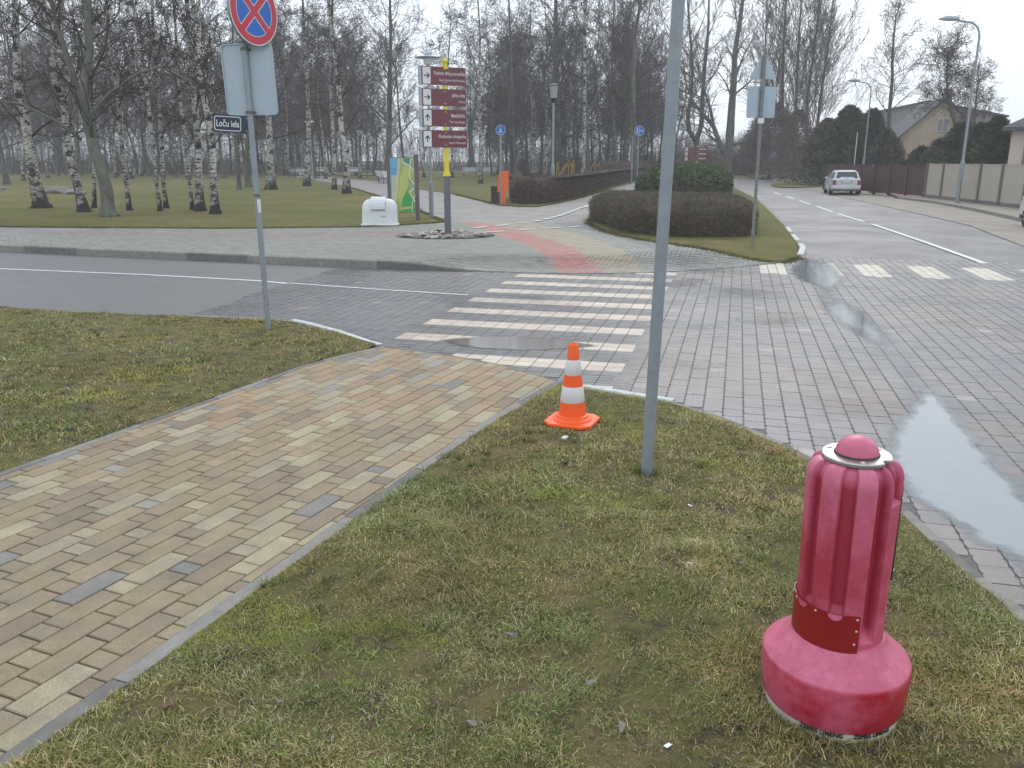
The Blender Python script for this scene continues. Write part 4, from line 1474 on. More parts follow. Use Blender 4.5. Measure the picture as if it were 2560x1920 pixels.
# the street trees on the right
D = dist_of(444)
tr, b0 = trunk_px((1813, 444), [(1818, 400), (1824, 350), (1830, 280), (1834, 200), (1842, 120), (1852, 40)], D, 22)
def rel2(px, py, dy=0):
    p = at(px, py, D) - b0
    p.y = dy
    return p
ST_G = 'bare trees along the street'
make_tree('bare_tree', tr, .55, .10, dict(LIME, rmin=.012), 301, M['bark'], M['twig_brown'], h_first=.32, nb=24, blen=(4, 9), flare=1.25,
          label='large bare tree with low forks beside the street, in front of the bend', group=ST_G, loc=b0, pitch=(30, 65),
          extra=[([rel2(1812, 385), rel2(1800, 355, .4), rel2(1788, 315, .8), rel2(1765, 285, 1.2), rel2(1745, 262, 1.4), rel2(1725, 215, 1.6)], .34, .10),
                 ([rel2(1829, 363), rel2(1850, 357, -.5), rel2(1872, 350, -.9), rel2(1895, 328, -1.4), rel2(1925, 300, -1.8)], .2, .08),
                 ([rel2(1788, 315, .8), rel2(1782, 270, 1.2), rel2(1770, 230, 1.4), rel2(1755, 180, 1.6)], .2, .08)])
D = dist_of(442)
tr, b0 = trunk_px((1735, 442), [(1737, 400), (1742, 352), (1752, 310), (1756, 250), (1760, 170), (1766, 90), (1775, 0)], D, 22)
make_tree('bare_tree', tr, .36, .08, dict(POPLAR, rmin=.012), 302, M['bark'], M['twig_brown'], h_first=.3, nb=22, blen=(4, 7.5), flare=1.2,
          label='twin-stemmed bare tree right of the near pole, forked like a wishbone', group=ST_G, loc=b0,
          extra=[([rel2(1738, 352), rel2(1724, 325, .3), rel2(1722, 290, .5), rel2(1732, 230, .7), rel2(1734, 150, .8), rel2(1728, 70, .9), rel2(1722, -20, 1)], .3, .08)])
for k, (bx, w, h, tx, lab) in enumerate([(1952, 12, 20, 1960, 'tallest hazy poplar, left of the cluster beside the bend'), (1985, 10, 21, 1995, 'hazy poplar in the middle of the cluster beside the bend'),
                                (2012, 10, 20, 2030, 'hazy poplar right of the middle of the cluster beside the bend'), (2035, 9, 17, 2065, 'rightmost hazy poplar, its stem leaning right over the dark garden trees'), (1925, 9, 17, 1915, 'leftmost, shorter hazy tree of the cluster beside the bend')]):
    simple_tree('poplar_tree', (bx, 441), w, [((bx * 3 + tx) / 4, 340), ((bx + tx) / 2, 240), (tx, 140)], POPLAR, 310 + k, 'bark', lab, nb=30, blen=(6, 10), H=h + 3, group=ST_G, twig='twig_brown', first=.08, pitch=(35, 68), rm=.016)
simple_tree('bare_tree', (2222, 462), 14, [(2224, 380), (2226, 290), (2230, 200), (2232, 160)], LIME, 330, 'bark', 'lone hazy tree above the brown fence, narrow crown', nb=30, blen=(2.2, 4.5), H=12.5, group=ST_G, twig='twig_brown', first=.42, rm=.009, pitch=(20, 60))
simple_tree('apple_tree', (2398, 470), 13, [(2395, 400), (2392, 330), (2383, 290), (2372, 262)], GNARL, 331, 'bark', 'gnarled spreading fruit tree behind the beige fence', nb=34, blen=(2.4, 4.2), H=8.8, group=ST_G, twig='twig_brown', first=.55, rm=.010, pitch=(-5, 40))
simple_tree('apple_tree', (2445, 465), 7, [(2440, 400), (2436, 340), (2440, 300)], GNARL, 332, 'bark', 'small gnarled fruit tree between the street lamp and the cream house', nb=22, blen=(1.8, 3.2), H=7.6, group=ST_G, twig='twig_brown', first=.6, rm=.010, pitch=(-5, 40))

# background trees: a few kinds, copied as whole things
protos = []
for k in range(5):
    rg_ = random.Random(700 + k)
    H = rg_.uniform(13, 17)
    tr = [Vector((0, 0, -.2)), Vector((0, 0, 0)), Vector((rg_.uniform(-.3, .3), 0, 4)), Vector((rg_.uniform(-.7, .7), 0, 9)), Vector((rg_.uniform(-1, 1), 0, H))]
    P = dict([LIME, BIRCH, POPLAR, LIME, BIRCH][k], rmin=.015)
    protos.append(make_tree('bare_tree' if k not in (1, 4) else 'birch_tree', tr, rg_.uniform(.13, .22), .04, P, 800 + k, M['bark'] if k not in (1, 4) else M['birch'], M['twig_far'],
                  h_first=.12, nb=26, blen=(3.0, 5.6), label='bare tree in the background of the park, its trunk rising from the lawn', group='background trees of the park', loc=(0, 0, 0), sides=7))
far_pts = []
fr = random.Random(77)
for px, py in [(18, 462), (60, 452), (145, 440), (165, 438), (355, 441), (372, 440), (290, 445), (330, 447), (440, 443), (470, 447), (560, 446), (700, 440), (725, 441), (790, 446),
               (815, 446), (900, 446), (890, 438), (935, 440), (1010, 442), (1060, 443), (1130, 444), (1249, 452), (1310, 441), (1420, 441), (1445, 442), (1500, 440), (1555, 441), (1610, 438), (1650, 437), (1680, 436), (205, 438), (250, 441), (410, 438), (500, 436), (535, 440), (650, 434), (745, 436),
               (30, 437), (90, 436), (120, 445)]:
    far_pts.append((px, py))
for k in range(46):
    far_pts.append((fr.uniform(-60, 1720), fr.uniform(424, 432)))
for k in range(26):
    far_pts.append((fr.uniform(1140, 1690), fr.uniform(430, 441)))
for k in range(30):
    far_pts.append((fr.uniform(-120, 900), fr.uniform(431, 440)))
far_pts = [q for i_, q in enumerate(far_pts) if i_ < 40 or not 985 < q[0] < 1165]
n_ = 0
for px, py in far_pts:
    x, y = G(px, py, .15)
    if n_ < len(protos): o = protos[n_]
    else:
        o = copy_tree(protos[fr.randrange(len(protos))])
    s = fr.uniform(.75, 1.15)
    if y > 130: s *= 1.35
    if n_ < 40:
        marks = [(-50, 'the left edge of the park'), (105, 'the stout leftmost birch'), (211, 'the leaning white birch'), (270, 'the mossy curved tree'), (324, 'the slim lone birch'), (408, 'the slim birch pair'),
                 (501, 'the three clustered birches'), (640, 'the street sign pole'), (767, 'the birch by the park lamp'), (867, 'the forked birch'), (968, 'the tree behind the map board'),
                 (1120, 'the finger post'), (1202, 'the slender birch'), (1252, 'the orange dispenser'), (1390, 'the park lamp post'), (1459, 'the birch of the brown hedge'), (1587, 'the tall straight tree'), (1655, 'the near pole'), (1760, 'the wishbone tree')]
        for (a0, an), (b0_, bn) in zip(marks[:-1], marks[1:]):
            if a0 <= px < b0_: gap_ = (an, bn)
        same = sorted(q[0] for q in far_pts[:40] if [m for m in marks if m[0] <= q[0]][-1][1] == gap_[0])
        word = ['', 'second ', 'third ', 'fourth ', 'fifth '][min(4, same.index(px))]
        o['label'] = ('white-stemmed' if o.name.startswith('birch') else 'dark-stemmed') + ' far tree, ' + (word or 'first ') + 'right of ' + gap_[0]
    else:
        o['label'] = 'bare tree of the dense wood that closes off the far side of the park'
        o['group'] = 'trees of the far wood'
    o.location = (x, y, .15)
    o.rotation_euler = (fr.uniform(-.06, .06), fr.uniform(-.06, .06), fr.uniform(0, 6.28))
    o.scale = (s, s, s)
    n_ += 1

# thicket far behind: twigs nobody could count
def thicket(name, x0, x1, yf, h, n, seed, mat, label, depth=8, cat='thicket'):
    g = np.random.default_rng(seed)
    x = g.uniform(x0, x1, n); y = yf(x) + g.uniform(0, depth, n)
    hh = h * (.55 + .6 * snoise(x, y, .12, seed)) * g.uniform(.5, 1.1, n)
    segs = []
    for i in range(n):
        a = g.uniform(0, 6.28); l = g.uniform(.05, .35)
        p0 = (x[i], y[i], 0.)
        m1 = (x[i] + math.cos(a) * l * hh[i] * .5, y[i] + math.sin(a) * l * hh[i] * .5, hh[i] * .5)
        p1 = (x[i] + math.cos(a) * l * hh[i] * 1.2, y[i] + math.sin(a) * l * hh[i] * 1.2, hh[i])
        segs.append((p0, m1, .035, .022)); segs.append((m1, p1, .022, .012))
        for _ in range(5):
            t = g.uniform(.25, 1); b = g.uniform(0, 6.28); ll = g.uniform(.3, 1.1)
            q = tuple(m1[k] * (1 - t) + p1[k] * t for k in range(3))
            segs.append((q, (q[0] + math.cos(b) * ll, q[1] + math.sin(b) * ll, q[2] + ll * g.uniform(.1, .9)), .014, .010))
    o = link(name, seg_mesh(name, segs, mat))
    tag(o, label, cat, kind='stuff')
    return o
thicket('far_wood', -110, 62, lambda x: 150 + 0 * x, 7.5, 4200, 41, M['twig_far'], 'dense brown leafless wood closing off the far side of the park', 26, 'wood')
thicket('undergrowth', 0, 50, lambda x: 88 + x * .9, 3.2, 1500, 42, M['twig_far'], 'purple-brown undergrowth beyond the brown hedge', 16, 'undergrowth')
thicket('undergrowth', -75, -30, lambda x: 118 + 0 * x, 4.0, 1100, 43, M['twig_far'], 'purple-brown undergrowth at the left end of the park', 14, 'undergrowth')
thicket('undergrowth', 25, 90, lambda x: 128 + 0 * x, 6.5, 2200, 44, M['twig_brown'], 'hazy brown undergrowth below the poplars at the street bend', 18, 'undergrowth')

# ---------------------------------------------------------------- hedges
def hedge(name, outline, h, mat_in, mat_leaf, n, seed, label, size=(.02, .05), z0=.14, roundness=.25, twiggy=True, group=None):
    """clipped hedge: a dark dense core under thousands of short twigs and leaves"""
    root = empty(name, (0, 0, 0), 0, label, 'hedge', group)
    cx = sum(p[0] for p in outline) / len(outline); cy = sum(p[1] for p in outline) / len(outline)
    V, F = [], []
    levels = [(0, .0), (h * .3, .02), (h * .75, .0), (h * .93, roundness * .5), (h, roundness)]
    m = len(outline)
    ring = []
    for i in range(m):
        a, b = outline[i - 1], outline[(i + 1) % m]
        dx, dy = b[0] - a[0], b[1] - a[1]
        L = math.hypot(dx, dy)
        ring.append((dy / L, -dx / L))
    ar = sum(outline[i][0] * outline[(i + 1) % m][1] - outline[(i + 1) % m][0] * outline[i][1] for i in range(m))
    sg = 1 if ar > 0 else -1
    core = MB()
    for z, ins in levels:
        for i in range(m):
            k = ins + .09
            V.append((outline[i][0] - ring[i][0] * sg * k, outline[i][1] - ring[i][1] * sg * k, z0 + z - .06 * (z > h * .8)))
    for r in range(len(levels) - 1):
        for i in range(m):
            j = (i + 1) % m
            f = (r * m + i, r * m + j, (r + 1) * m + j, (r + 1) * m + i)
            F.append(f if sg > 0 else f[::-1])
    core.add(V, F)
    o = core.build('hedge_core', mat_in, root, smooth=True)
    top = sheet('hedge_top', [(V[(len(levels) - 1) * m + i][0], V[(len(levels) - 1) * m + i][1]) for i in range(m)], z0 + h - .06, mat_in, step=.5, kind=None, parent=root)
    # foliage spread over sides and top
    g = np.random.default_rng(seed)
    per = [math.hypot(outline[(i + 1) % m][0] - outline[i][0], outline[(i + 1) % m][1] - outline[i][1]) for i in range(m)]
    P_ = sum(per) * h
    A_ = abs(ar) / 2
    ns = int(n * P_ / (P_ + A_)); nt = n - ns
    e = g.choice(m, ns, p=np.array(per) / sum(per)); t = g.random(ns)
    O = np.array(outline); N_ = np.array(ring) * sg
    E2 = np.roll(O, -1, 0); N2 = np.roll(N_, -1, 0)
    p = O[e] * (1 - t[:, None]) + E2[e] * t[:, None]
    nn = N_[e] * (1 - t[:, None]) + N2[e] * t[:, None]
    zz = g.random(ns) ** .85 * h
    ins = np.interp(zz, [l[0] for l in levels], [l[1] for l in levels]) + g.uniform(-.02, .11, ns) - .05 * snoise(p[:, 0] * 1.0, p[:, 1] + zz, 2.0, seed)
    q = p - nn * ins[:, None]
    side = np.column_stack([q, z0 + zz])
    bx = g.uniform(O[:, 0].min(), O[:, 0].max(), nt * 3); by = g.uniform(O[:, 1].min(), O[:, 1].max(), nt * 3)
    okk = inside(outline, bx, by); bx, by = bx[okk][:nt], by[okk][:nt]
    dd = pl_dist(list(outline) + [outline[0]], bx, by)
    zt_ = h - np.clip(roundness - dd, 0, roundness) * .45 + g.uniform(-.06, .06, len(bx)) + .05 * snoise(bx, by, 1.5, seed)
    topp = np.column_stack([bx, by, z0 + zt_])
    C0 = np.vstack([side, topp])
    NN = np.vstack([np.column_stack([nn, np.full(ns, .25)]), np.tile([0, 0, 1.], (len(bx), 1))])
    nall = len(C0)
    d = NN + g.normal(0, .75, (nall, 3))
    d /= np.linalg.norm(d, axis=1, keepdims=True)
    w = np.cross(d, g.normal(0, 1, (nall, 3))); w /= np.linalg.norm(w, axis=1, keepdims=True)
    ln = g.uniform(size[0], size[1], nall)[:, None] * 2
    wd = ln * (.14 if twiggy else .38)
    VV_ = np.stack([C0 - w * wd * .5, C0 + w * wd * .5, C0 + d * ln + w * wd * .3, C0 + d * ln * 1.2 - w * wd * .2], 1).reshape(-1, 3)
    FF_ = np.arange(nall)[:, None] * 4 + np.array([[0, 1, 2, 3]])
    c = np.where(g.random((nall, 1)) < .25, 1.5, 1.0) * g.uniform(.6, 1.3, (nall, 1))
    f = link('foliage', np_mesh('foliage', VV_, FF_, mat_leaf, col=np.repeat(c * np.array([[1., 1., 1.]]), 4, axis=0)), root)
    f['kind'] = 'stuff'
    return root

def leafmat(name, col, col2):
    m, N, L, b = nodes(name)
    a = N.new('ShaderNodeAttribute'); a.attribute_name = 'tint'
    geo = N.new('ShaderNodeNewGeometry')
    n = N.new('ShaderNodeTexNoise'); n.inputs['Scale'].default_value = 1.6; n.inputs['Detail'].default_value = 5
    L.new(geo.outputs['Position'], n.inputs['Vector'])
    r = N.new('ShaderNodeMapRange'); r.inputs[1].default_value = .4; r.inputs[2].default_value = .62
    L.new(n.outputs['Fac'], r.inputs[0])
    x = N.new('ShaderNodeMixRGB'); x.inputs[1].default_value = col + (1,); x.inputs[2].default_value = col2 + (1,)
    L.new(r.outputs[0], x.inputs[0])
    mu = N.new('ShaderNodeMixRGB'); mu.blend_type = 'MULTIPLY'; mu.inputs[0].default_value = 1
    L.new(x.outputs[0], mu.inputs[1]); L.new(a.outputs['Color'], mu.inputs[2])
    L.new(mu.outputs[0], b.inputs['Base Color'])
    b.inputs['Roughness'].default_value = .8; b.inputs['Specular IOR Level'].default_value = .2
    return m
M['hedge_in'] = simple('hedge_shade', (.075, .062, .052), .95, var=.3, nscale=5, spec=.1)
M['hedge_brown'] = leafmat('brown_hedge_twigs', (.19, .14, .122), (.15, .108, .096))
M['hedge_dark'] = leafmat('dark_hedge_twigs', (.17, .13, .11), (.10, .105, .07))
M['hedge_green'] = leafmat('evergreen_shoots', (.062, .095, .045), (.095, .11, .058))

hf_front = GPL([(1476, 548), (1500, 562), (1560, 583), (1630, 592), (1720, 597), (1800, 598), (1862, 596), (1885, 588)])
hf_back = GPL([(1866, 556), (1800, 546), (1700, 542), (1600, 538), (1530, 535), (1490, 538)])
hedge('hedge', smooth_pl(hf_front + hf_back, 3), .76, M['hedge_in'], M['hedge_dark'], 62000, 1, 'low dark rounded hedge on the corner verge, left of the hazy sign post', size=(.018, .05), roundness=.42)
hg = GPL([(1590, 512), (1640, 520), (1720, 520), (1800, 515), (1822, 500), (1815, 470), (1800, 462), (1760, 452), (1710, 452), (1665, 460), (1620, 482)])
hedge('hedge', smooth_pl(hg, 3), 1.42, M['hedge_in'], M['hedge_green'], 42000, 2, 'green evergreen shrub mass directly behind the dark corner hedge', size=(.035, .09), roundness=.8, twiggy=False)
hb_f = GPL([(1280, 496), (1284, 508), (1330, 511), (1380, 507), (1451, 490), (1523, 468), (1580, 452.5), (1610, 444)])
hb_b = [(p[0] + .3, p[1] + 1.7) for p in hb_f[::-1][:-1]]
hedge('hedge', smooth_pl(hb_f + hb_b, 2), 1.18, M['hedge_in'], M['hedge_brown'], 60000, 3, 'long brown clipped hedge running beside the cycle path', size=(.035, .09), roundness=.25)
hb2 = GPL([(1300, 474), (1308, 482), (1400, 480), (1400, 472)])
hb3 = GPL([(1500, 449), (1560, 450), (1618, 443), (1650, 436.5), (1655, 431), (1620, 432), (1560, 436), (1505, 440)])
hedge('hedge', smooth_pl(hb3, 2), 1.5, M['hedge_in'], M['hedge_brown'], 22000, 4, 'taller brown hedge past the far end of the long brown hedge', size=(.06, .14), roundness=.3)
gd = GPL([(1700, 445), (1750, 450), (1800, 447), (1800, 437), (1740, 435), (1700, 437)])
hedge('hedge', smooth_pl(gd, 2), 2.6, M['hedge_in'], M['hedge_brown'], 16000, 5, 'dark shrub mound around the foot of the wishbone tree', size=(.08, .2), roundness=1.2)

# dark garden trees and shrubs behind the street fences
def conifer(px, D, w, h, seed, label, mat='hedge_green', n=9000, name='garden_conifer', cat='conifer', zb=.0, leaf=(.10, .26), twiggy=False):
    b = at(px, 420, D)
    root = empty(name, (b.x, D, zb), 0, label, cat, 'evergreens and shrubs in the gardens')
    tr = MB(); tr.tube([(0, 0, -.1), (0, 0, h * .85)], [.14, .03], 8); tr.build('trunk', M['bark'], root, smooth=True)
    g = np.random.default_rng(seed)
    f = g.random(n) ** .75
    r = w / 2 * (1 - f) ** .62 * (.75 + .35 * snoise(f * 9, g.random(n) * 0 + seed, 1, seed)) * np.sqrt(g.uniform(.25, 1.08, n))
    a = g.uniform(0, 2 * np.pi, n)
    r *= .8 + .4 * snoise(a * 2.2, f * 6, 1.0, seed + 3)
    C0 = np.column_stack([np.cos(a) * r, np.sin(a) * r, .1 + f * h])
    d = np.column_stack([np.cos(a), np.sin(a), np.full(n, .5)]) + g.normal(0, .6, (n, 3))
    d /= np.linalg.norm(d, axis=1, keepdims=True)
    ww = np.cross(d, g.normal(0, 1, (n, 3))); ww /= np.linalg.norm(ww, axis=1, keepdims=True)
    ln = g.uniform(leaf[0], leaf[1], n)[:, None]
    wd = ln * (.12 if twiggy else .4)
    VV_ = np.stack([C0 - ww * wd, C0 + ww * wd, C0 + d * ln * 1.6], 1).reshape(-1, 3)
    FF_ = np.arange(n)[:, None] * 3 + np.array([[0, 1, 2]])
    c = g.uniform(.6, 1.4, (n, 1)) * np.ones((1, 3))
    link('crown', np_mesh('crown', VV_, FF_, M[mat], col=np.repeat(c, 3, axis=0)), root)
    return root
conifer(2062, 74, 6.5, 5.2, 1, 'dark shrub mass left of the white car roof line, leftmost behind the brown fence', 'hedge_dark')
conifer(2112, 70, 6, 6.0, 2, 'tall dark evergreen directly behind the white driving car')
conifer(2168, 68, 5, 5.6, 3, 'dark evergreen above the pale utility cabinet')
conifer(2210, 66, 4.4, 4.0, 4, 'dark shrub below the lone hazy tree', 'hedge_dark')
conifer(2300, 62, 3.6, 2.7, 5, 'dark evergreen right of the yellow gable wall')
conifer(2345, 59, 4, 3.2, 6, 'dark brown shrub where the two fences meet', 'hedge_dark')
conifer(2392, 56, 4.2, 4.1, 7, 'dark evergreen under the gnarled fruit tree')
conifer(2440, 54, 3.4, 4.0, 8, 'dark pointed evergreen right of the tall street lamp')
conifer(2480, 52, 3.2, 4.3, 9, 'dark pointed evergreen beside the cream house corner')
conifer(1985, 84, 7, 6.5, 10, 'brown bush under the poplars, left of the crossing sign', 'hedge_brown', twiggy=True, n=12000)
conifer(1925, 100, 9, 8, 11, 'broad brown bush under the leftmost hazy tree', 'hedge_brown', twiggy=True, n=12000, leaf=(.2, .5))

# ---------------------------------------------------------------- pink bollard
bx_, by_ = 1.215, 2.79
pink, pN, pL, pb = nodes('faded_pink_plastic')
ptc = pN.new('ShaderNodeTexCoord')
def pnoise(s, d=5, r=.6):
    n = pN.new('ShaderNodeTexNoise'); n.inputs['Scale'].default_value = s; n.inputs['Detail'].default_value = d; n.inputs['Roughness'].default_value = r
    pL.new(ptc.outputs['Object'], n.inputs['Vector']); return n.outputs['Fac']
pr1 = pN.new('ShaderNodeMapRange'); pr1.inputs[1].default_value = .42; pr1.inputs[2].default_value = .56
pL.new(pnoise(3.2, 6, .62), pr1.inputs[0])
pm = pN.new('ShaderNodeMixRGB'); pm.inputs[1].default_value = (.56, .095, .165, 1); pm.inputs[2].default_value = (.40, .022, .04, 1)
pL.new(pr1.outputs[0], pm.inputs[0])
pr2 = pN.new('ShaderNodeMapRange'); pr2.inputs[1].default_value = .3; pr2.inputs[2].default_value = .7; pr2.inputs[3].default_value = .86; pr2.inputs[4].default_value = 1.12
pL.new(pnoise(28, 6, .7), pr2.inputs[0])
pv2 = pN.new('ShaderNodeVectorMath'); pv2.operation = 'SCALE'
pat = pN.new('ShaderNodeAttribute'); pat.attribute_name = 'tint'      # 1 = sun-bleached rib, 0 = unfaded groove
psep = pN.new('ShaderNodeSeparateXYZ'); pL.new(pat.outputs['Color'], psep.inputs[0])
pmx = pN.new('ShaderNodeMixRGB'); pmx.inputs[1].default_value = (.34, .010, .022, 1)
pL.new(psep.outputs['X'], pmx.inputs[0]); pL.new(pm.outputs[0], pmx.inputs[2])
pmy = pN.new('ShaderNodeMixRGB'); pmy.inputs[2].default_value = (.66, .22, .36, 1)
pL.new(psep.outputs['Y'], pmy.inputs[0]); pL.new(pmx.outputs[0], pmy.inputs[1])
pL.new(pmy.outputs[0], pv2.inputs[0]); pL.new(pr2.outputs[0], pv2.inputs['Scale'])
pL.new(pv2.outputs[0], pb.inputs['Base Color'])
pb.inputs['Roughness'].default_value = .38
pb.inputs['Specular IOR Level'].default_value = .35
pbm = pN.new('ShaderNodeBump'); pbm.inputs['Strength'].default_value = .25; pbm.inputs['Distance'].default_value = .002
pL.new(pnoise(90, 3), pbm.inputs['Height']); pL.new(pbm.outputs[0], pb.inputs['Normal'])
M['red_sheet'] = simple('dark_red_sheet', (.27, .012, .014), .32, var=.12, nscale=7, spec=.5)
M['ring_metal'] = simple('brushed_ring_metal', (.50, .50, .48), .3, .85, var=.12, nscale=20, dirt=(.2, .18, .14), dirt_amt=.4)
M['rivet'] = simple('rivet_metal', (.6, .5, .5), .35, .5)
M['band'] = simple('dirty_white_band', (.52, .50, .42), .7, var=.12, nscale=12, dirt=(.25, .24, .16), dirt_amt=.7)
M['yellow_letter'] = simple('yellow_lettering', (.55, .38, .02), .6)

boll = empty('traffic_bollard', (bx_, by_, .040), 0, 'leaning faded pink plastic bollard with a domed top on the verge', 'bollard', rot=(R(.8), R(-.5), R(0)))
boll.scale = (.915, .915, .945)
K = 1.265
mb = MB(); mb.lathe([(.245, -.03), (.262, -.01), (.264, .03), (.262, .062), (.25, .07)], 48); mb.build('base_band', M['band'], boll, smooth=True, auto=40)
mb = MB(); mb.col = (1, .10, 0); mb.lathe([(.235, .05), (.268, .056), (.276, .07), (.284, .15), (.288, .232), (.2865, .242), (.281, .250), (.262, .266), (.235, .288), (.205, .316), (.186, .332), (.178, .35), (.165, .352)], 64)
mb.c = [(1, .42 if v[2] > .246 else 0., 0) for v in mb.v]  # light on the up-facing shoulder is painted in as a paler tint
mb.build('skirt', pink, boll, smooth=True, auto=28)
# fluted column
def colr(a, z):
    """radius of the fluted column at angle a and height z"""
    top = 1.062
    R0 = .168 + .012 * (z - .3)
    e = max(0, (z - (top - .075)) / .075)
    Rr = R0 - .05 * (1 - math.sqrt(max(0, 1 - min(e, 1) ** 2)))
    dep = 0
    for k in range(8):
        c = R(-118 + 45 * k)
        d = abs((a - c + math.pi) % (2 * math.pi) - math.pi)
        deep = .030 if k != 1 else .040
        wl = R(11.5)
        g_ = 1 - min(1, max(0, (d - wl * .74) / (wl * .16)))
        zl = min(1, max(0, (z - .372) / .035)) if k == 1 else min(1, max(0, (z - .47) / .05))
        dep = max(dep, deep * g_ * zl)
    if R(-60) < ((a + math.pi) % (2 * math.pi) - math.pi) < R(-34) and z > .93:     # hand slot near the top
        dep = max(dep, .05 * min(1, (z - .93) / .012))
    return max(.08, Rr - dep)
NA = 360
zs = [.335, .36, .372, .385, .40, .43, .47, .485, .50, .52, .6, .7, .8, .9, .925, .931, .943, .97, .985, 1.0, 1.015, 1.03, 1.042, 1.052, 1.059, 1.062]
V, F = [], []
for z in zs:
    for i in range(NA):
        a = 2 * math.pi * i / NA
        r = colr(a, z)
        V.append((r * math.cos(a), r * math.sin(a), z))
for s_ in range(len(zs) - 1):
    for i in range(NA):
        j = (i + 1) % NA
        F.append((s_ * NA + i, s_ * NA + j, (s_ + 1) * NA + j, (s_ + 1) * NA + i))
n0 = len(V)
for z, rr in ((1.066, .10), (1.068, .05)):
    for i in range(NA):
        a = 2 * math.pi * i / NA
        V.append((rr * math.cos(a), rr * math.sin(a), z))
for q in range(2):
    b0 = (len(zs) - 1 + q) * NA
    for i in range(NA):
        j = (i + 1) % NA
        F.append((b0 + i, b0 + j, b0 + NA + j, b0 + NA + i))
mb = MB(); mb.add(V, F)
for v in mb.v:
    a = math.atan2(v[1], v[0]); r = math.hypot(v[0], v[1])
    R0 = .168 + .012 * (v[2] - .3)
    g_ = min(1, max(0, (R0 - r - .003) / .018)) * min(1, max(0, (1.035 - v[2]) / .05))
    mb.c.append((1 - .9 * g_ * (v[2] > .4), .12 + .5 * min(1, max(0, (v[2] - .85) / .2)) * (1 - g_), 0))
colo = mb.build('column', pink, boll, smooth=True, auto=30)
# metal ring with a notch, dark gap, dome
mb = MB()
ringo = []
for i in range(64):
    a = 2 * math.pi * i / 64
    r = .128
    if abs((a - R(-52) + math.pi) % (2 * math.pi) - math.pi) < R(9): r = .108
    ringo.append((r * math.cos(a), r * math.sin(a)))
V = [(x, y, 1.066) for x, y in ringo] + [(x, y, 1.076) for x, y in ringo] + [(x * .97, y * .97, 1.079) for x, y in ringo] + [(.082 * math.cos(2 * math.pi * i / 64), .082 * math.sin(2 * math.pi * i / 64), 1.079) for i in range(64)]
F = []
for q in range(3):
    for i in range(64):
        j = (i + 1) % 64
        F.append((q * 64 + i, q * 64 + j, (q + 1) * 64 + j, (q + 1) * 64 + i))
mb.add(V, F); rg_o = mb.build('top_ring', M['ring_metal'], boll, smooth=True, auto=30)
for k in range(3):
    a = R(-100 + 120 * k)
    mb = MB(); mb.lathe([(.009, 1.078), (.009, 1.081), (.005, 1.083), (0, 1.083)], 10, M=Matrix.Translation((.105 * math.cos(a), .105 * math.sin(a), 0)))
    mb.build('screw', M['rivet'], rg_o, smooth=True)
mb = MB(); mb.lathe([(.084, 1.074), (.083, 1.083), (.078, 1.086)], 48, cap=False); mb.build('seal', M['black'], boll, smooth=True)
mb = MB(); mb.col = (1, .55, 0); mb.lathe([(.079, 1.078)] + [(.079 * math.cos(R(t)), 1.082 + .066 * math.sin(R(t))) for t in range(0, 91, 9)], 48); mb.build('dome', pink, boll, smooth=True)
# dark red cover sheet riveted round the foot of the column
cov = MB()
V, F = [], []
na = 40
a0, a1 = R(-215), R(-88)
for zi, z in enumerate((.335, .36, .48, .50)):
    for i in range(na + 1):
        a = a0 + (a1 - a0) * i / na
        rr = .180 + .0 * z
        V.append((rr * math.cos(a), rr * math.sin(a), z))
V += [(v[0] * .985, v[1] * .985, v[2]) for v in V[:]]
nn_ = (na + 1) * 4
for q in range(3):
    for i in range(na):
        f = (q * (na + 1) + i, q * (na + 1) + i + 1, (q + 1) * (na + 1) + i + 1, (q + 1) * (na + 1) + i)
        F.append(f); F.append(tuple(nn_ + k for k in f[::-1]))
for i in range(na):
    F.append((3 * (na + 1) + i, 3 * (na + 1) + i + 1, nn_ + 3 * (na + 1) + i + 1, nn_ + 3 * (na + 1) + i))
F.append((na, na + nn_, nn_ + na * 2 + 1, na * 2 + 1)); F.append((2 * na + 1, nn_ + 2 * na + 1, nn_ + 3 * na + 2, 3 * na + 2)); F.append((3 * na + 2, nn_ + 3 * na + 2, nn_ + 4 * na + 3, 4 * na + 3))
cov.add(V, F); cvo = cov.build('cover_sheet', M['red_sheet'], boll, smooth=True, auto=40)
for a, z in [(-178, .49), (-142, .49), (-92, .488), (-92, .44), (-93, .385), (-195, .49)]:
    mb = MB(); mb.lathe([(.0055, 0), (.005, .003), (.002, .0045), (0, .0045)], 8, M=Matrix.Rotation(R(a), 4, 'Z') @ Matrix.Translation((.180, 0, z)) @ Matrix.Rotation(R(90), 4, 'Y'))
    mb.build('rivet', M['rivet'], cvo, smooth=True)
for a in (-118, -163):           # pale half-round cut-outs at the foot of the flutes
    mb = MB()
    pts = []
    for i in range(13):
        t = math.pi + math.pi * i / 12
        da = math.cos(t) * R(8.5); dz = math.sin(t) * .024
        pts.append(((.1838) * math.cos(R(a) + da), (.1838) * math.sin(R(a) + da), .50 + dz))
    n_v = len(pts)
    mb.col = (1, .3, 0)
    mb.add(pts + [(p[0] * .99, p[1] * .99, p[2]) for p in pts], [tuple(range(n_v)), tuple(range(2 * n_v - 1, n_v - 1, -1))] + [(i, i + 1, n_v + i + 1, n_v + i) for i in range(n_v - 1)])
    mb.build('flute_foot', pink, cvo)
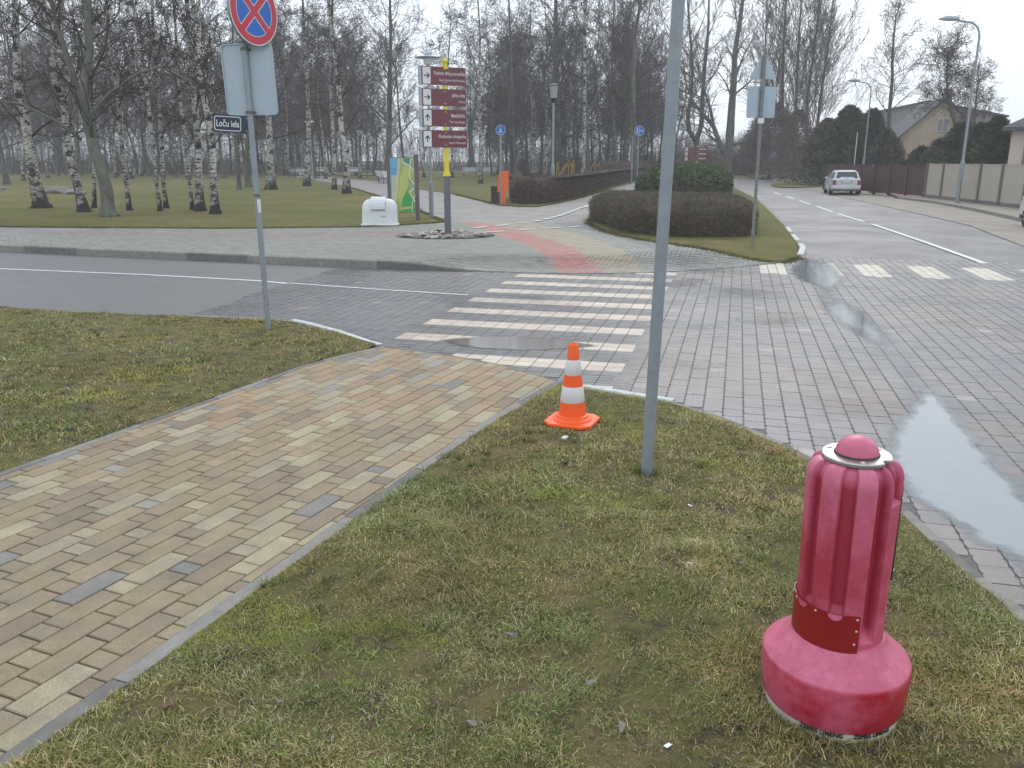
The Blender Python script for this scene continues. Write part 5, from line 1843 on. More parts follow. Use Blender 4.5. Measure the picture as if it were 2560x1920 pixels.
# warning sheet fixed on the street side
mb = MB()
V, F = [], []
for z in (.56, .95):
    for i in range(7):
        a = R(-4 + 34 * i / 6)
        V.append((.190 * math.cos(a), .190 * math.sin(a), z))
for z in (.56, .95):
    for i in range(7):
        a = R(-4 + 34 * i / 6)
        V.append((.184 * math.cos(a), .184 * math.sin(a), z))
for i in range(6):
    F += [(i, i + 1, 8 + i, 7 + i), (14 + i + 1, 14 + i, 21 + i, 21 + i + 1), (7 + i, 8 + i, 22 + i, 21 + i)]
F += [(0, 7, 21, 14), (6, 20, 27, 13)]
mb.add(V, F)
sp = mb.build('side_plate', M['black'], boll)
for z in (.6, .9):
    mb = MB(); mb.lathe([(.007, 0), (.006, .004), (0, .005)], 8, M=Matrix.Rotation(R(-2), 4, 'Z') @ Matrix.Translation((.190, 0, z)) @ Matrix.Rotation(R(90), 4, 'Y')); mb.build('rivet', M['rivet'], sp)
# lettering bent round the base band
def ring_text(txt, size, a_c, z, mat, rr=.2665):
    me = text_mesh(txt, size, mat, 'lettering', 'CENTER', xs=.95, ext=.0006, bold=.0006)
    for v in me.vertices:
        a = R(a_c) + v.co.x / rr
        r = rr + v.co.z
        y = v.co.y
        v.co = (r * math.cos(a), r * math.sin(a), z + y)
    link('lettering', me, bnd)
bnd = [o for o in boll.children if o.name.startswith('base_band')][0]
ring_text('ZEMES LIMENIS', .026, -118, .045, M['black'])
ring_text('GROUND LEVEL', .024, -92, .016, M['yellow_letter'])
ring_text('ZEMES LIMENIS', .026, -74, .045, M['black'])

# ---------------------------------------------------------------- traffic cone
M['cone'] = simple('fluorescent_orange_plastic', (.95, .115, .012), .45, var=.05, nscale=8, dirt=(.35, .08, .03), dirt_amt=.25)
M['cone_foot'] = simple('red_rubber_foot', (.45, .03, .035), .6, var=.15, nscale=8)
M['cone_white'] = simple('white_reflective_sleeve', (.68, .68, .69), .4, var=.04, nscale=10, dirt=(.4, .4, .4), dirt_amt=.35)
cx_, cy_ = G(1430, 1070)
CZ = .035
cone = empty('traffic_cone', (cx_, cy_, CZ), R(-22), 'orange and white striped traffic cone at the tip of the verge beside the zebra crossing', 'traffic cone')
def octo(a, c): return [(-a + c, -a), (a - c, -a), (a, -a + c), (a, a - c), (a - c, a), (-a + c, a), (-a, a - c), (-a, -a + c)]
mb = MB(); mb.prism(octo(.185, .06), 0, .022); mb.build('foot', M['cone_foot'], cone)
mb = MB()
o8 = octo(.192, .065)
mb.prism(o8, .022, .036)
Vv = [(x * .97, y * .97, .043) for x, y in o8]
mb.add([(x, y, .036) for x, y in o8] + Vv, [(i, (i + 1) % 8, 8 + (i + 1) % 8, 8 + i) for i in range(8)] + [tuple(range(8, 16))])
mb.lathe([(.155, .040), (.152, .052), (.138, .062), (.125, .066)], 40, cap=False)
mb.lathe([(.132, .06), (.126, .078), (.112, .086), (.1, .088)], 40, cap=False)
mb.build('base', M['cone'], cone, smooth=True, auto=35)
def cr_(z): return .108 - (.108 - .036) * (z - .085) / (.645 - .085)
mb = MB(); mb.lathe([(cr_(.08), .08), (cr_(.20), .20), (cr_(.285), .285), (cr_(.40), .40), (cr_(.53), .53), (.038, .63), (.034, .645), (.026, .65), (.024, .648), (.024, .6)], 40, cap=False)
mb.build('cone_body', M['cone'], cone, smooth=True, auto=45)
for z0, z1 in ((.19, .315), (.405, .525)):
    mb = MB(); mb.lathe([(cr_(z0) + .0005, z0), (cr_(z0) + .0025, z0 + .003), (cr_(z1) + .0025, z1 - .003), (cr_(z1) + .0005, z1)], 40, cap=False)
    mb.build('reflective_band', M['cone_white'], cone, smooth=True, auto=45)

# ---------------------------------------------------------------- near pole and the street sign pole
px_, py_ = G(1615, 1198)
pole = empty('steel_pole', (px_, py_, 0), 0, 'bare grey steel pole rising from the verge just right of the traffic cone', 'pole', rot=(0, R(1.3), 0))
mb = MB(); mb.tube([(0, 0, -.2), (0, 0, 1), (0, 0, 2.2), (0, 0, 3.6)], .038, 24); mb.build('shaft', M['steel'], pole, smooth=True, auto=40)
mb = MB(); mb.lathe([(.040, 3.595), (.040, 3.62), (.03, 3.63), (0, 3.632)], 24); mb.build('cap', M['black'], pole, smooth=True)

sx_, sy_ = G(672, 833)
sp_ = empty('sign_post', (sx_, sy_, 0), 0, 'sign post on the left verge with no-stopping disc, square plate back and street name', 'sign post', rot=(R(.2), R(-.5), 0))
mb = MB(); mb.tube([(0, 0, -.2), (0, 0, .7), (0, 0, 3.9)], .033, 20); mb.build('pole', M['steel'], sp_, smooth=True, auto=40)
DP = sy_
def zat(py): return at(640, py, DP).z
def xat(px, py): return at(px, py, DP).x - sx_
# repair sleeve and sticker
mb = MB(); mb.lathe([(.0345, 1.45), (.0355, 1.455), (.0355, 1.60), (.0345, 1.605)], 20, a0=R(-80), a1=R(0), cap=False); mb.build('sticker', M['white_paint'], sp_, smooth=True)
mb = MB(); mb.lathe([(.0345, 1.63), (.0350, 1.635), (.0350, 1.66), (.0345, 1.665)], 20); mb.build('rust_band', M['concrete_dark'], sp_, smooth=True)
# plate seen from behind
zb0, zb1 = zat(288), zat(108)
hw = .285
def rrect(w, h, r, n=5):
    out = []
    for cx, cy, a in ((w - r, -h + r, -90), (w - r, h - r, 0), (-w + r, h - r, 90), (-w + r, -h + r, 180)):
        for i in range(n + 1):
            t = R(a + 90 * i / n)
            out.append((cx + r * math.cos(t), cy + r * math.sin(t)))
    return out
TX = Matrix.Rotation(R(90), 4, 'X')
pl = empty('x', (0, 0, 0)); bpy.data.objects.remove(pl)
zc, hh_ = (zb0 + zb1) / 2, (zb1 - zb0) / 2
Mp = Matrix.Translation((.015, .055, zc)) @ Matrix.Rotation(R(8), 4, 'Z') @ Matrix.Rotation(R(-1.2), 4, 'Y') @ TX
M['plate_back'] = simple('bare_aluminium_back', (.36, .44, .50), .38, .35, var=.05, nscale=2.5, dirt=(.3, .34, .36), dirt_amt=.4)
mb = MB()
ol = rrect(hw, hh_, .05)
n = len(ol)
mb.prism(ol, -.004, 0)
inner = [(x * (1 - .012 / hw), y * (1 - .012 / hh_)) for x, y in ol]
V = [(x, y, 0) for x, y in ol] + [(x, y, .018) for x, y in ol] + [(x, y, .018) for x, y in inner] + [(x, y, 0) for x, y in inner]
F = []
for q in range(3):
    for i in range(n):
        j = (i + 1) % n
        F.append((q * n + i, q * n + j, (q + 1) * n + j, (q + 1) * n + i))
mb.add(V, F)
mb.v = [tuple(Mp @ Vector(v)) for v in mb.v]
pb_o = mb.build('plate', M['plate_back'], sp_)
for z in (zb0 + .03, zb1 - .06):
    mb = MB()
    mb.lathe([(.036, z - .016), (.041, z - .016), (.041, z + .016), (.036, z + .016)], 16, cap=False)
    mb.box(-.055, .055, .02, .05, z - .014, z + .014)
    mb.tube([(.045, -.03, z), (.085, -.03, z)], .006, 6)
    mb.build('clamp', M['concrete_dark'], sp_, smooth=False)
# disc
zd = at(643, 33, DP).z
rd = .355
Md = Matrix.Translation((xat(643, 33) + .03, -.10, zd)) @ Matrix.Rotation(R(61), 4, 'Z') @ TX
mb = MB(); mb.lathe([(rd, -.03), (rd, 0), (0, 0)], 64, M=Md)
mb.lathe([(rd + .003, -.032), (rd + .003, .0005), (rd - .006, .0015)], 64, M=Md, cap=False)
disc = mb.build('round_sign', M['steel'], sp_, smooth=True, auto=30)
def disc_part(name, poly, z0, z1, mat):
    m_ = MB(); m_.prism(poly, z0, z1, M=Md); return m_.build(name, mat, disc)
circ = lambda r, n=64: [(r * math.cos(2 * math.pi * i / n), r * math.sin(2 * math.pi * i / n)) for i in range(n)]
disc_part('rim', circ(rd - .004), .0006, .0016, M['white_paint'])
disc_part('red_field', circ(rd - .014), .0017, .0026, M['red_film'])
for k in range(4):
    c = math.pi / 2 * k
    for (ro, off, z0, z1, mt, nm) in ((.262, .036, .0027, .0034, M['white_paint'], 'rim'), (.255, .044, .0035, .0042, M['blue_film'], 'blue_field')):
        # quadrant between the diagonal bars
        a_o = math.pi / 4 - math.asin(off / ro)
        pts = [(off * math.sqrt(2), 0)] + [(ro * math.cos(-a_o + 2 * a_o * i / 12), ro * math.sin(-a_o + 2 * a_o * i / 12)) for i in range(13)]
        pts = [(x * math.cos(c) - y * math.sin(c), x * math.sin(c) + y * math.cos(c)) for x, y in pts]
        disc_part(nm, pts, z0, z1, mt)
mb = MB(); mb.box(-.05, .05, -.06, .03, zd - .02, zd + .02); mb.build('bracket', M['steel'], sp_)
mb = MB(); mb.box(-.05, .05, -.08, .03, zd - .30, zd - .27); mb.build('bracket', M['steel'], sp_)
# street name plate
z0, z1 = zat(331), zat(287)
xl, xr = xat(537, 309), -.03
npz, nph, npw = (z0 + z1) / 2, (z1 - z0) / 2, (xr - xl) / 2
Mn = Matrix.Translation(((xl + xr) / 2, -.0, npz)) @ Matrix.Rotation(R(4), 4, 'Y') @ TX
mb = MB(); mb.prism(rrect(npw, nph, .02), -.012, 0, M=Mn); npo = mb.build('name_plate', M['navy'], sp_)
xo = -.03
def frame_ring(w, h, r, t, z0, z1, Mx):
    a, b = rrect(w, h, r), rrect(w - t, h - t, r * .75)
    n = len(a)
    V = [(x, y, z0) for x, y in a] + [(x, y, z1) for x, y in a] + [(x, y, z1) for x, y in b] + [(x, y, z0) for x, y in b]
    F = []
    for q in range(3):
        for i in range(n):
            j = (i + 1) % n
            F.append((q * n + i, q * n + j, (q + 1) * n + j, (q + 1) * n + i))
    m_ = MB(); m_.add([tuple(Mx @ Vector(v)) for v in V], F); return m_
fm = frame_ring(npw - .05, nph - .016, .025, .009, .0005, .002, Mn @ Matrix.Translation((-.032, 0, 0)))
fm.build('border', M['white_paint'], npo)
tm = text_mesh('Loču iela', nph * 1.05, M['white_paint'], 'lettering', xs=.70, ext=.0007, bold=.0015)
tm.transform(Mn @ Matrix.Translation((-.032, -.003, .002)))
link('lettering', tm, npo)
for y in (nph * .72, -nph * .72):
    mb = MB(); mb.lathe([(.006, 0), (.005, .003), (0, .003)], 8, M=Mn @ Matrix.Translation((npw - .02, y, 0))); mb.build('rivet', M['white_paint'], npo)

# ---------------------------------------------------------------- finger post on its bed of stones
PZ = .14
fx, fy = G(1120, 588, PZ)
fp = empty('finger_post', (fx, fy, PZ), R(0), 'tall yellow and grey finger post with four maroon direction boards', 'signpost')
def zf_(py, D): return at(1120, py, D).z - PZ
zg = zf_(440, fy); z_t = zf_(146, fy)
mb = MB(); mb.tube([(0, 0, -.2), (0, 0, zg)], .085, 24); mb.build('lower_pole', M['grey_paint'], fp, smooth=True, auto=40)
mb = MB(); mb.lathe([(.105, zg - .005), (.105, zg + .03), (.075, zg + .10), (.062, zg + .14), (.062, z_t - .26), (.09, z_t - .25), (.09, z_t - .215), (.062, z_t - .20), (.062, z_t - .13), (.05, z_t - .12)] +
    [(max(0, .075 * math.cos(R(t))), z_t - .07 + .075 * math.sin(R(t))) for t in range(-45, 91, 15)], 24)
mb.build('upper_pole', M['yellow_paint'], fp, smooth=True, auto=40)
def arrow(cx, cy, s, ang, Mx, z=.0023):
    """arrow of a shaft and a chevron, pointing along ang"""
    m_ = MB()
    for a0, L, off in ((0, 1.0, 0), (140, .62, .5), (-140, .62, .5)):
        c0, s0 = math.cos(ang + R(a0)), math.sin(ang + R(a0))
        ox, oy = cx + math.cos(ang) * s * off, cy + math.sin(ang) * s * off
        if a0 == 0: p, q = (cx - c0 * s * .5, cy - s0 * s * .5), (cx + c0 * s * .45, cy + s0 * s * .45)
        else: p, q = (ox, oy), (ox + c0 * s * L, oy + s0 * s * L)
        dx, dy = q[0] - p[0], q[1] - p[1]
        l = math.hypot(dx, dy); nx, ny = -dy / l * s * .09, dx / l * s * .09
        m_.prism([(p[0] + nx, p[1] + ny), (q[0] + nx, q[1] + ny), (q[0] - nx, q[1] - ny), (p[0] - nx, p[1] - ny)], z + abs(a0) * 1e-6, z + .001 + abs(a0) * 1e-6, M=Mx)
    return m_
boards = [(168, 213, 224, 163, 'Pludmale, Mola promenāde', 'Beach, Southern Mole Promenade', 0), (221, 265, 270, 214, 'Jahtu osta', 'Marina', 0),
          (272, 316, 322, 268, 'Mazbānītis', 'The Little Engine', 90), (324, 368, 368, 318, 'Pludmales akvaparks', 'Beach Waterpark', 90)]
for k, (yt, yb, yb2, yt0, t1, t2, ar_) in enumerate(boards):
    zt_, zb_ = zf_(yt + (2 if k else 0), fy), zf_(yb + 1, fy)
    h = (zt_ - zb_) / 2
    w = .60
    # boards recede to the right: seen from below they slope a little
    Mx = Matrix.Translation((-.02, -.085, (zt_ + zb_) / 2 - .0)) @ Matrix.Rotation(R(28 if k < 3 else 24), 4, 'Z') @ TX
    b_ = MB(); b_.box(-w, w, -h, h, -.03, 0, bev=.004, M=Mx); bo = b_.build('direction_board', M['maroon'], fp)
    b_ = MB(); b_.box(-w - .075, -w - .004, -h - .01, h + .01, -.045, .004, M=Mx); b_.build('end_cap', M['steel_pale'], bo)
    b_ = MB(); b_.prism(rrect(.105, h - .022, .012), .0005, .0012, M=Mx @ Matrix.Translation((-w + .135, 0, 0))); b_.build('arrow_field', M['white_paint'], bo)
    arrow(-w + .135, 0, .15, R(ar_), Mx, .0015).build('arrow', M['black'], bo)
    sx = .62 if k == 0 else .72
    tm = text_mesh(t1, .125, M['letter'], 'lettering', 'RIGHT', xs=sx * (.98 if k == 0 else 1), ext=.0006, bold=.001); tm.transform(Mx @ Matrix.Translation((w - .03, h * .28, .0012))); link('lettering', tm, bo)
    tm = text_mesh(t2, .085, M['letter'], 'lettering', 'RIGHT', xs=sx * .95 if k == 0 else .75, ext=.0006); tm.transform(Mx @ Matrix.Translation((w - .03, -h * .45, .0012))); link('lettering', tm, bo)
    for z in (zt_ - .06, zb_ + .06):
        b_ = MB(); b_.box(-.03, .03, -.09, -.05, z - .012, z + .012); b_.build('bracket', M['steel'], bo)

M['rock_a'] = simple('granite_stone', (.26, .19, .165), .85, var=.4, nscale=14, bump=.6, bscale=30)
M['rock_b'] = simple('grey_stone', (.21, .20, .195), .85, var=.35, nscale=14, bump=.6, bscale=30)
M['rock_c'] = simple('pale_stone', (.42, .38, .33), .85, var=.25, nscale=14, bump=.6, bscale=30)
def rock_mesh(seed, name='stone', mat=None, sub=2):
    import bmesh
    bm = bmesh.new()
    bmesh.ops.create_icosphere(bm, subdivisions=sub, radius=1)
    r_ = random.Random(seed)
    ax = [Vector((r_.gauss(0, 1), r_.gauss(0, 1), r_.gauss(0, 1))).normalized() for _ in range(9)]
    cut = [r_.uniform(.55, .9) for _ in ax]
    for v in bm.verts:
        for a, c in zip(ax, cut):
            d = v.co.dot(a)
            if d > c: v.co -= a * (d - c)
        v.co *= 1 + r_.uniform(-.04, .04)
    me = bpy.data.meshes.new(name); bm.to_mesh(me); bm.free()
    me.materials.append(mat)
    return me
bedo = empty('stone_bed', (fx, fy - .15, PZ), 0, 'round bed of flat broken stones around the foot of the finger post', 'stone bed')
mb = MB(); mb.lathe([(1.28, -.02), (1.28, .012), (0, .014)], 40, M=Matrix.Translation((-.05, 0, .004)) @ Matrix.Diagonal((1.0, .8, 1, 1))); mb.build('bed_soil', M['joint'], bedo)
rmesh = [rock_mesh(k, 'stone', M[('rock_a', 'rock_b', 'rock_c')[k % 3]], 2) for k in range(9)]
rr_ = random.Random(3)
for k in range(120):
    a = rr_.uniform(0, 6.28); q = math.sqrt(rr_.random()) * 1.22
    if q < .2: continue
    o = link('stone', rmesh[rr_.randrange(9)], bedo, (math.cos(a) * q - .05, math.sin(a) * q * .8, .02 + .02 * rr_.random()))
    s_ = rr_.uniform(.05, .13)
    o.scale = (s_ * rr_.uniform(.9, 1.5), s_, s_ * rr_.uniform(.28, .5)); o.rotation_euler = (rr_.uniform(-.3, .3), rr_.uniform(-.3, .3), rr_.uniform(0, 6.28))

# saucer lamp post behind the boards
lx, ly = G(1079, 545, PZ)
lp = empty('lamp_post', (lx, ly, PZ), 0, 'park lamp post with a saucer head rising behind the finger post boards', 'lamp post')
ztp = at(1073, 160, ly).z - PZ
mb = MB(); mb.tube([(0, 0, -.2), (0, 0, 1.15)], .075, 16); mb.lathe([(.075, 1.15), (.07, 1.2), (.045, 1.23)], 16, cap=False); mb.build('base_tube', M['steel'], lp, smooth=True, auto=40)
mb = MB(); mb.tube([(0, 0, 1.2), (0, 0, ztp)], [.048, .042], 14); mb.build('pole', M['steel'], lp, smooth=True, auto=40)
mb = MB(); mb.lathe([(.05, ztp - .05), (.13, ztp + .0), (.15, ztp + .10), (.15, ztp + .18)], 24); mb.build('lamp_body', M['white_plastic'], lp, smooth=True, auto=40)
mb = MB(); mb.lathe([(.15, ztp + .17), (.40, ztp + .19), (.41, ztp + .20), (.30, ztp + .235), (.12, ztp + .25)], 32); mb.build('saucer', M['steel_pale'], lp, smooth=True, auto=40)
mb = MB(); mb.lathe([(.11, ztp + .245), (.105, ztp + .30), (.08, ztp + .36), (.04, ztp + .395), (0, ztp + .40)], 20); mb.build('finial', M['plate_back'], lp, smooth=True)

# map board
M['post_grey'] = simple('grey_brown_post', (.135, .115, .115), .7, var=.1, nscale=4)
mx_, my_ = G(1045, 552, PZ)
mb_ = empty('map_board', (mx_, my_, PZ), 0, 'upright park map board between two grey brown posts', 'map board')
def loc2(px, py, D=None):
    p = at(px, py, D or my_)
    return p.x - mx_, p.z - PZ
wL, _ = loc2(974, 480); hT = loc2(1040, 386)[1]
wL += .0
xL, xR = wL - .02, 0.0
mb = MB(); mb.box(xR - .065, xR + .065, -.05, .05, -.2, hT, bev=.01); mb.build('post', M['post_grey'], mb_)
mb = MB(); mb.box(xL - .05, xL + .05, .02, .12, -.2, hT - .02, bev=.01); mb.build('post', M['post_grey'], mb_)
zT_, zB_ = loc2(1000, 395)[1], loc2(1000, 531)[1]
Mm = Matrix.Translation(((xL + xR) / 2, .0, (zT_ + zB_) / 2)) @ Matrix.Rotation(R(-2), 4, 'Z') @ TX
bw, bh = (xR - xL) / 2 - .06, (zT_ - zB_) / 2
mb = MB(); mb.box(-bw - .02, bw + .02, -bh - .02, bh + .02, -.04, -.001, M=Mm); pan = mb.build('panel', M['post_grey'], mb_)
def mp(name, pts, z, mat):
    m_ = MB(); m_.prism([(-bw + x * 2 * bw, bh - y * 2 * bh) for x, y in pts], z, z + .0012, M=Mm); return m_.build(name, mat, pan)
mg = {k: simple('map_' + k, c, .35, var=.05, nscale=3) for k, c in dict(field=(.34, .42, .14), sea=(.16, .40, .62), sand=(.55, .55, .32), olive=(.46, .52, .16), green=(.055, .36, .09), teal=(.09, .26, .20), greyg=(.30, .38, .28), road=(.70, .72, .68), ink=(.05, .17, .38)).items()}
mp('map_print', [(0, 0), (1, 0), (1, 1), (0, 1)], 0.0, mg['field'])
mp('sea', [(0, 0), (.34, 0), (.27, .3), (.22, .55), (.14, .8), (.0, .9)], .0015, mg['sea'])
mp('beach', [(.34, 0), (.44, 0), (.36, .3), (.30, .55), (.24, .8), (.05, .8), (.05, .32), (.27, .32)], .0030, mg['sand'])
mp('lake', [(.50, .01), (.82, .01), (.80, .13), (.62, .10), (.52, .06)], .0030, mg['teal'])
mp('district', [(.84, .02), (.98, .05), (.98, .24), (.80, .15)], .0030, mg['greyg'])
mp('district', [(.72, .36), (.97, .46), (.97, .64), (.80, .56)], .0030, mg['greyg'])
mp('park', [(.58, .14), (.93, .22), (.84, .40), (.60, .62), (.40, .86), (.28, .72), (.38, .40)], .0030, mg['olive'])
mp('woods', [(.78, .50), (.70, .62), (.84, .70), (.96, .80), (.90, .92), (.44, .90), (.46, .76), (.58, .66)], .0045, mg['green'])
mp('woods', [(.30, .985), (.99, .985), (.99, .90), (.46, .95)], .0045, mg['green'])
mp('woods_road', [(.40, .90), (.88, .885), (.88, .925), (.34, .955)], .0060, mg['olive'])
for pts in ([(.50, 0), (.54, .08), (.80, .145), (.97, .23)], [(.88, 0), (.80, .145), (.76, .36), (.98, .48)], [(.97, .55), (.76, .62), (.90, .74), (.99, .80)], [(.99, .68), (.86, .84), (.86, .99)]):
    for a, b in zip(pts[:-1], pts[1:]):
        dx, dy = b[0] - a[0], b[1] - a[1]; l = math.hypot(dx, dy * 2.2); nx, ny = -dy / l * .035, dx / l * .012
        mp('street_line', [(a[0] + nx, a[1] + ny), (b[0] + nx, b[1] + ny), (b[0] - nx, b[1] - ny), (a[0] - nx, a[1] - ny)], .0075, mg['road'])
for t_, y, s_ in (('Jūrmalas', .205, .085), ('parks', .262, .085)):
    tm = text_mesh(t_, s_, mg['ink'], 'lettering', 'LEFT', xs=.7, ext=.0005, bold=.001); tm.transform(Mm @ Matrix.Translation((-bw + .05 * bw, bh - y * 2 * bh, .006))); link('lettering', tm, pan)
for k in range(9):
    mp('text_line', [(.06, .34 + .03 * k), (.24 - .02 * (k % 3), .34 + .03 * k), (.24 - .02 * (k % 3), .348 + .03 * k), (.06, .348 + .03 * k)], .0045, mg['greyg'])

# dome-topped white bin with a flap
def dome_bin(px, py, sc, label, group=None):
    x, y = G(px, py, PZ)
    r = empty('grit_bin', (x, y, .155), R(4), label, 'container', group)
    mb = MB()
    W, Dp, Hh = .50 * sc, .38 * sc, .80 * sc
    prof = [(1.08, 0.0), (1.09, .03), (1.02, .055), (1.0, .08), (.985, .45), (.97, .62), (.92, .74), (.82, .83), (.66, .89), (.4, .92), (0.02, .925)]
    V, F = [], []
    n = 40
    for s_, z in prof:
        for i in range(n):
            a = 2 * math.pi * i / n
            c, d = math.cos(a), math.sin(a)
            e = .45
            V.append((math.copysign(abs(c) ** e, c) * W * s_, math.copysign(abs(d) ** e, d) * Dp * s_, z * Hh))
    for q in range(len(prof) - 1):
        for i in range(n):
            j = (i + 1) % n
            F.append((q * n + i, q * n + j, (q + 1) * n + j, (q + 1) * n + i))
    F.append(tuple((len(prof) - 1) * n + i for i in range(n)))
    mb.add(V, F)
    mb.build('shell', M['white_plastic'], r, smooth=True, auto=50)
    if sc > .9:
        mb = MB()
        V, F = [], []
        ys = [(-1.01, .56), (-1.0, .66), (-.94, .76), (-.80, .865), (-.62, .925), (-.3, .955), (.2, .965)]
        for yy, z in ys:
            yy, z = yy * 1.03, z + .012
            for x_ in (-.44, -.38, .30, .36):
                V.append((x_ * W, yy * Dp, z * Hh))
        for q in range(len(ys) - 1):
            for i in range(3): F.append((q * 4 + i, q * 4 + i + 1, q * 4 + 5 + i, q * 4 + 4 + i))
        V2 = [(v[0], v[1] + .012, v[2] - .012) for v in V]
        mb.add(V, F); mb.add(V2, [f[::-1] for f in F])
        for q in range(len(ys) - 1):
            mb.add([V[q * 4], V[q * 4 + 4], V2[q * 4 + 4], V2[q * 4]], [(0, 1, 2, 3)]); mb.add([V[q * 4 + 3], V[q * 4 + 7], V2[q * 4 + 7], V2[q * 4 + 3]], [(3, 2, 1, 0)])
        mb.add([V[0], V[3], V2[3], V2[0]], [(0, 3, 2, 1)])
        fl = mb.build('flap', M['white_plastic'], r, smooth=False)
        mb = MB(); mb.box(-.44 * W, .36 * W, -1.06 * Dp, -1.0 * Dp, .525 * Hh, .555 * Hh); mb.build('flap_lip', M['steel'], fl)
        mb = MB(); mb.box(.37 * W, .40 * W, -.93 * Dp, -.86 * Dp, .70 * Hh, .82 * Hh); mb.build('hinge', M['steel'], r)
        m_g = simple('green_print', (.1, .32, .2), .5)
        mb = MB()
        for q in range(6):
            x0 = .10 * W + .055 * W * q * .9
            mb.prism([(x0, 0), (x0 + .012, 0), (x0 + .03, .03 + .012 * (q % 2)), (x0 + .018, .03 + .012 * (q % 2))], 0, .002, M=Matrix.Translation((0, -1.008 * Dp, .30 * Hh)) @ TX)
        mb.build('faded_print', m_g, r)
    return r
dome_bin(951, 563, 1.06, 'white plastic grit bin with rounded top and lifting flap beside the map board')
dome_bin(344, 434, 1.1, 'pale rounded container far back on the lawn behind the slim birch pair') 

# park lamps with thin poles
def park_lamp(px, py, ptop, label, r=.05, head='box'):
    x, y = G(px, py, PZ)
    o = empty('park_lamp', (x, y, PZ), 0, label, 'lamp post', 'lamps of the park paths')
    zt = at(px, ptop, y).z - PZ
    mb = MB(); mb.tube([(0, 0, -.2), (0, 0, 1.6)], r * 1.55, 12); mb.lathe([(r * 1.55, 1.6), (r, 1.75)], 12, cap=False); mb.build('base_tube', M['steel'], o, smooth=True, auto=40)
    mb = MB(); mb.tube([(0, 0, 1.6), (0, 0, zt)], [r, r * .8], 12); mb.build('pole', M['steel'], o, smooth=True, auto=40)
    if head == 'box':
        mb = MB(); mb.lathe([(r, zt - .1), (.13, zt + .05), (.15, zt + .12)], 16); mb.build('collar', M['black'], o, smooth=True, auto=40)
        mb = MB(); mb.lathe([(.15, zt + .12), (.19, zt + .65)], 16); mb.build('lantern_glass', simple('milky_lantern', (.30, .31, .32), .3, var=.05), o, smooth=True, auto=40)
        mb = MB(); mb.lathe([(.21, zt + .65), (.21, zt + .70), (.1, zt + .78), (0, zt + .8)], 16); mb.build('lantern_cap', M['post_grey'], o, smooth=True, auto=40)
    elif head == 'saucer':
        mb = MB(); mb.lathe([(r, zt - .05), (.14, zt), (.16, zt + .2)], 16); mb.build('lamp_body', M['post_grey'], o, smooth=True, auto=40)
        mb = MB(); mb.lathe([(.16, zt + .2), (.5, zt + .23), (.5, zt + .26), (.2, zt + .36), (0, zt + .4)], 20); mb.build('saucer', M['white_plastic'], o, smooth=True, auto=40)
    return o
park_lamp(1381, 501, 252, 'lamp post with a box lantern at the near end of the brown hedge', .06)
park_lamp(783, 454, 312, 'thin lamp post with a saucer head behind the birch by the park path', .05, 'saucer')
park_lamp(1578, 460, 340, 'thin pole just left of the far blue disc sign, beside the cycle path', .045, None)
park_lamp(1620, 440, 380, 'thin distant pole at the vanishing end of the cycle path', .045, None)

# blue disc signs
def blue_sign(px, py, pyc, label, kind):
    x, y = G(px, py, PZ)
    o = empty('blue_disc_sign', (x, y, PZ), 0, label, 'road sign', 'blue path signs')
    zc = at(px, pyc, y).z - PZ
    mb = MB(); mb.tube([(0, 0, -.2), (0, 0, zc + .1)], .04, 12); mb.build('pole', M['steel'], o, smooth=True, auto=40)
    Mx = Matrix.Translation((.02 if kind == 2 else 0, -.06, zc)) @ TX
    rd = 12.2 * (y * math.cos(PITCH)) / FPX
    mb = MB(); mb.lathe([(rd, -.02), (rd, 0), (0, .0)], 32, M=Mx); d = mb.build('disc', M['blue_film'], o, smooth=True, auto=40)
    frame = MB(); frame.lathe([(rd * .98, .001), (rd * .98, .0025), (rd * .92, .0025), (rd * .92, .001)], 32, M=Mx, cap=False); frame.build('rim', M['white_paint'], d)
    def ped(cx, s):
        m_ = MB()
        m_.prism([(cx + .13 * s * math.cos(i * .6283), .62 * s + .13 * s * math.sin(i * .6283)) for i in range(10)], .001, .003, M=Mx)
        m_.prism([(cx - .16 * s, .42 * s), (cx + .16 * s, .42 * s), (cx + .13 * s, -.05 * s), (cx - .13 * s, -.05 * s)], .001, .003, M=Mx)
        m_.prism([(cx - .13 * s, -.05 * s), (cx - .01 * s, -.05 * s), (cx - .12 * s, -.62 * s), (cx - .26 * s, -.62 * s)], .001, .003, M=Mx)
        m_.prism([(cx + .13 * s, -.05 * s), (cx + .01 * s, -.05 * s), (cx + .12 * s, -.62 * s), (cx + .26 * s, -.62 * s)], .001, .003, M=Mx)
        m_.build('pedestrian_symbol', M['white_paint'], d)
    def bike(cx, cy, s):
        m_ = MB()
        for dx in (-.3, .3): m_.lathe([(.2 * s, .001), (.2 * s, .003), (.14 * s, .003), (.14 * s, .001)], 14, M=Mx @ Matrix.Translation((cx + dx * s, cy, 0)), cap=False)
        m_.prism([(cx - .3 * s, cy + .03 * s), (cx + .1 * s, cy + .33 * s), (cx + .25 * s, cy + .33 * s), (cx + .05 * s, cy - .02 * s)], .001, .003, M=Mx)
        m_.build('bicycle_symbol', M['white_paint'], d)
    if kind == 1: ped(0, rd * .75) or bike(0, -rd * .45, rd * .9)
    else:
        ped(-rd * .42, rd * .8); bike(rd * .42, -.05 * rd, rd * .75)
        mb = MB(); mb.box(-rd * .03, rd * .03, -rd * .8, rd * .8, .001, .003, M=Mx); mb.build('divider', M['white_paint'], d)
    return o
blue_sign(1252, 513, 325, 'blue disc path sign above the orange dispenser', 1)
blue_sign(1592, 475, 327, 'blue disc path sign standing by the evergreen shrubs, split by a white line', 2)

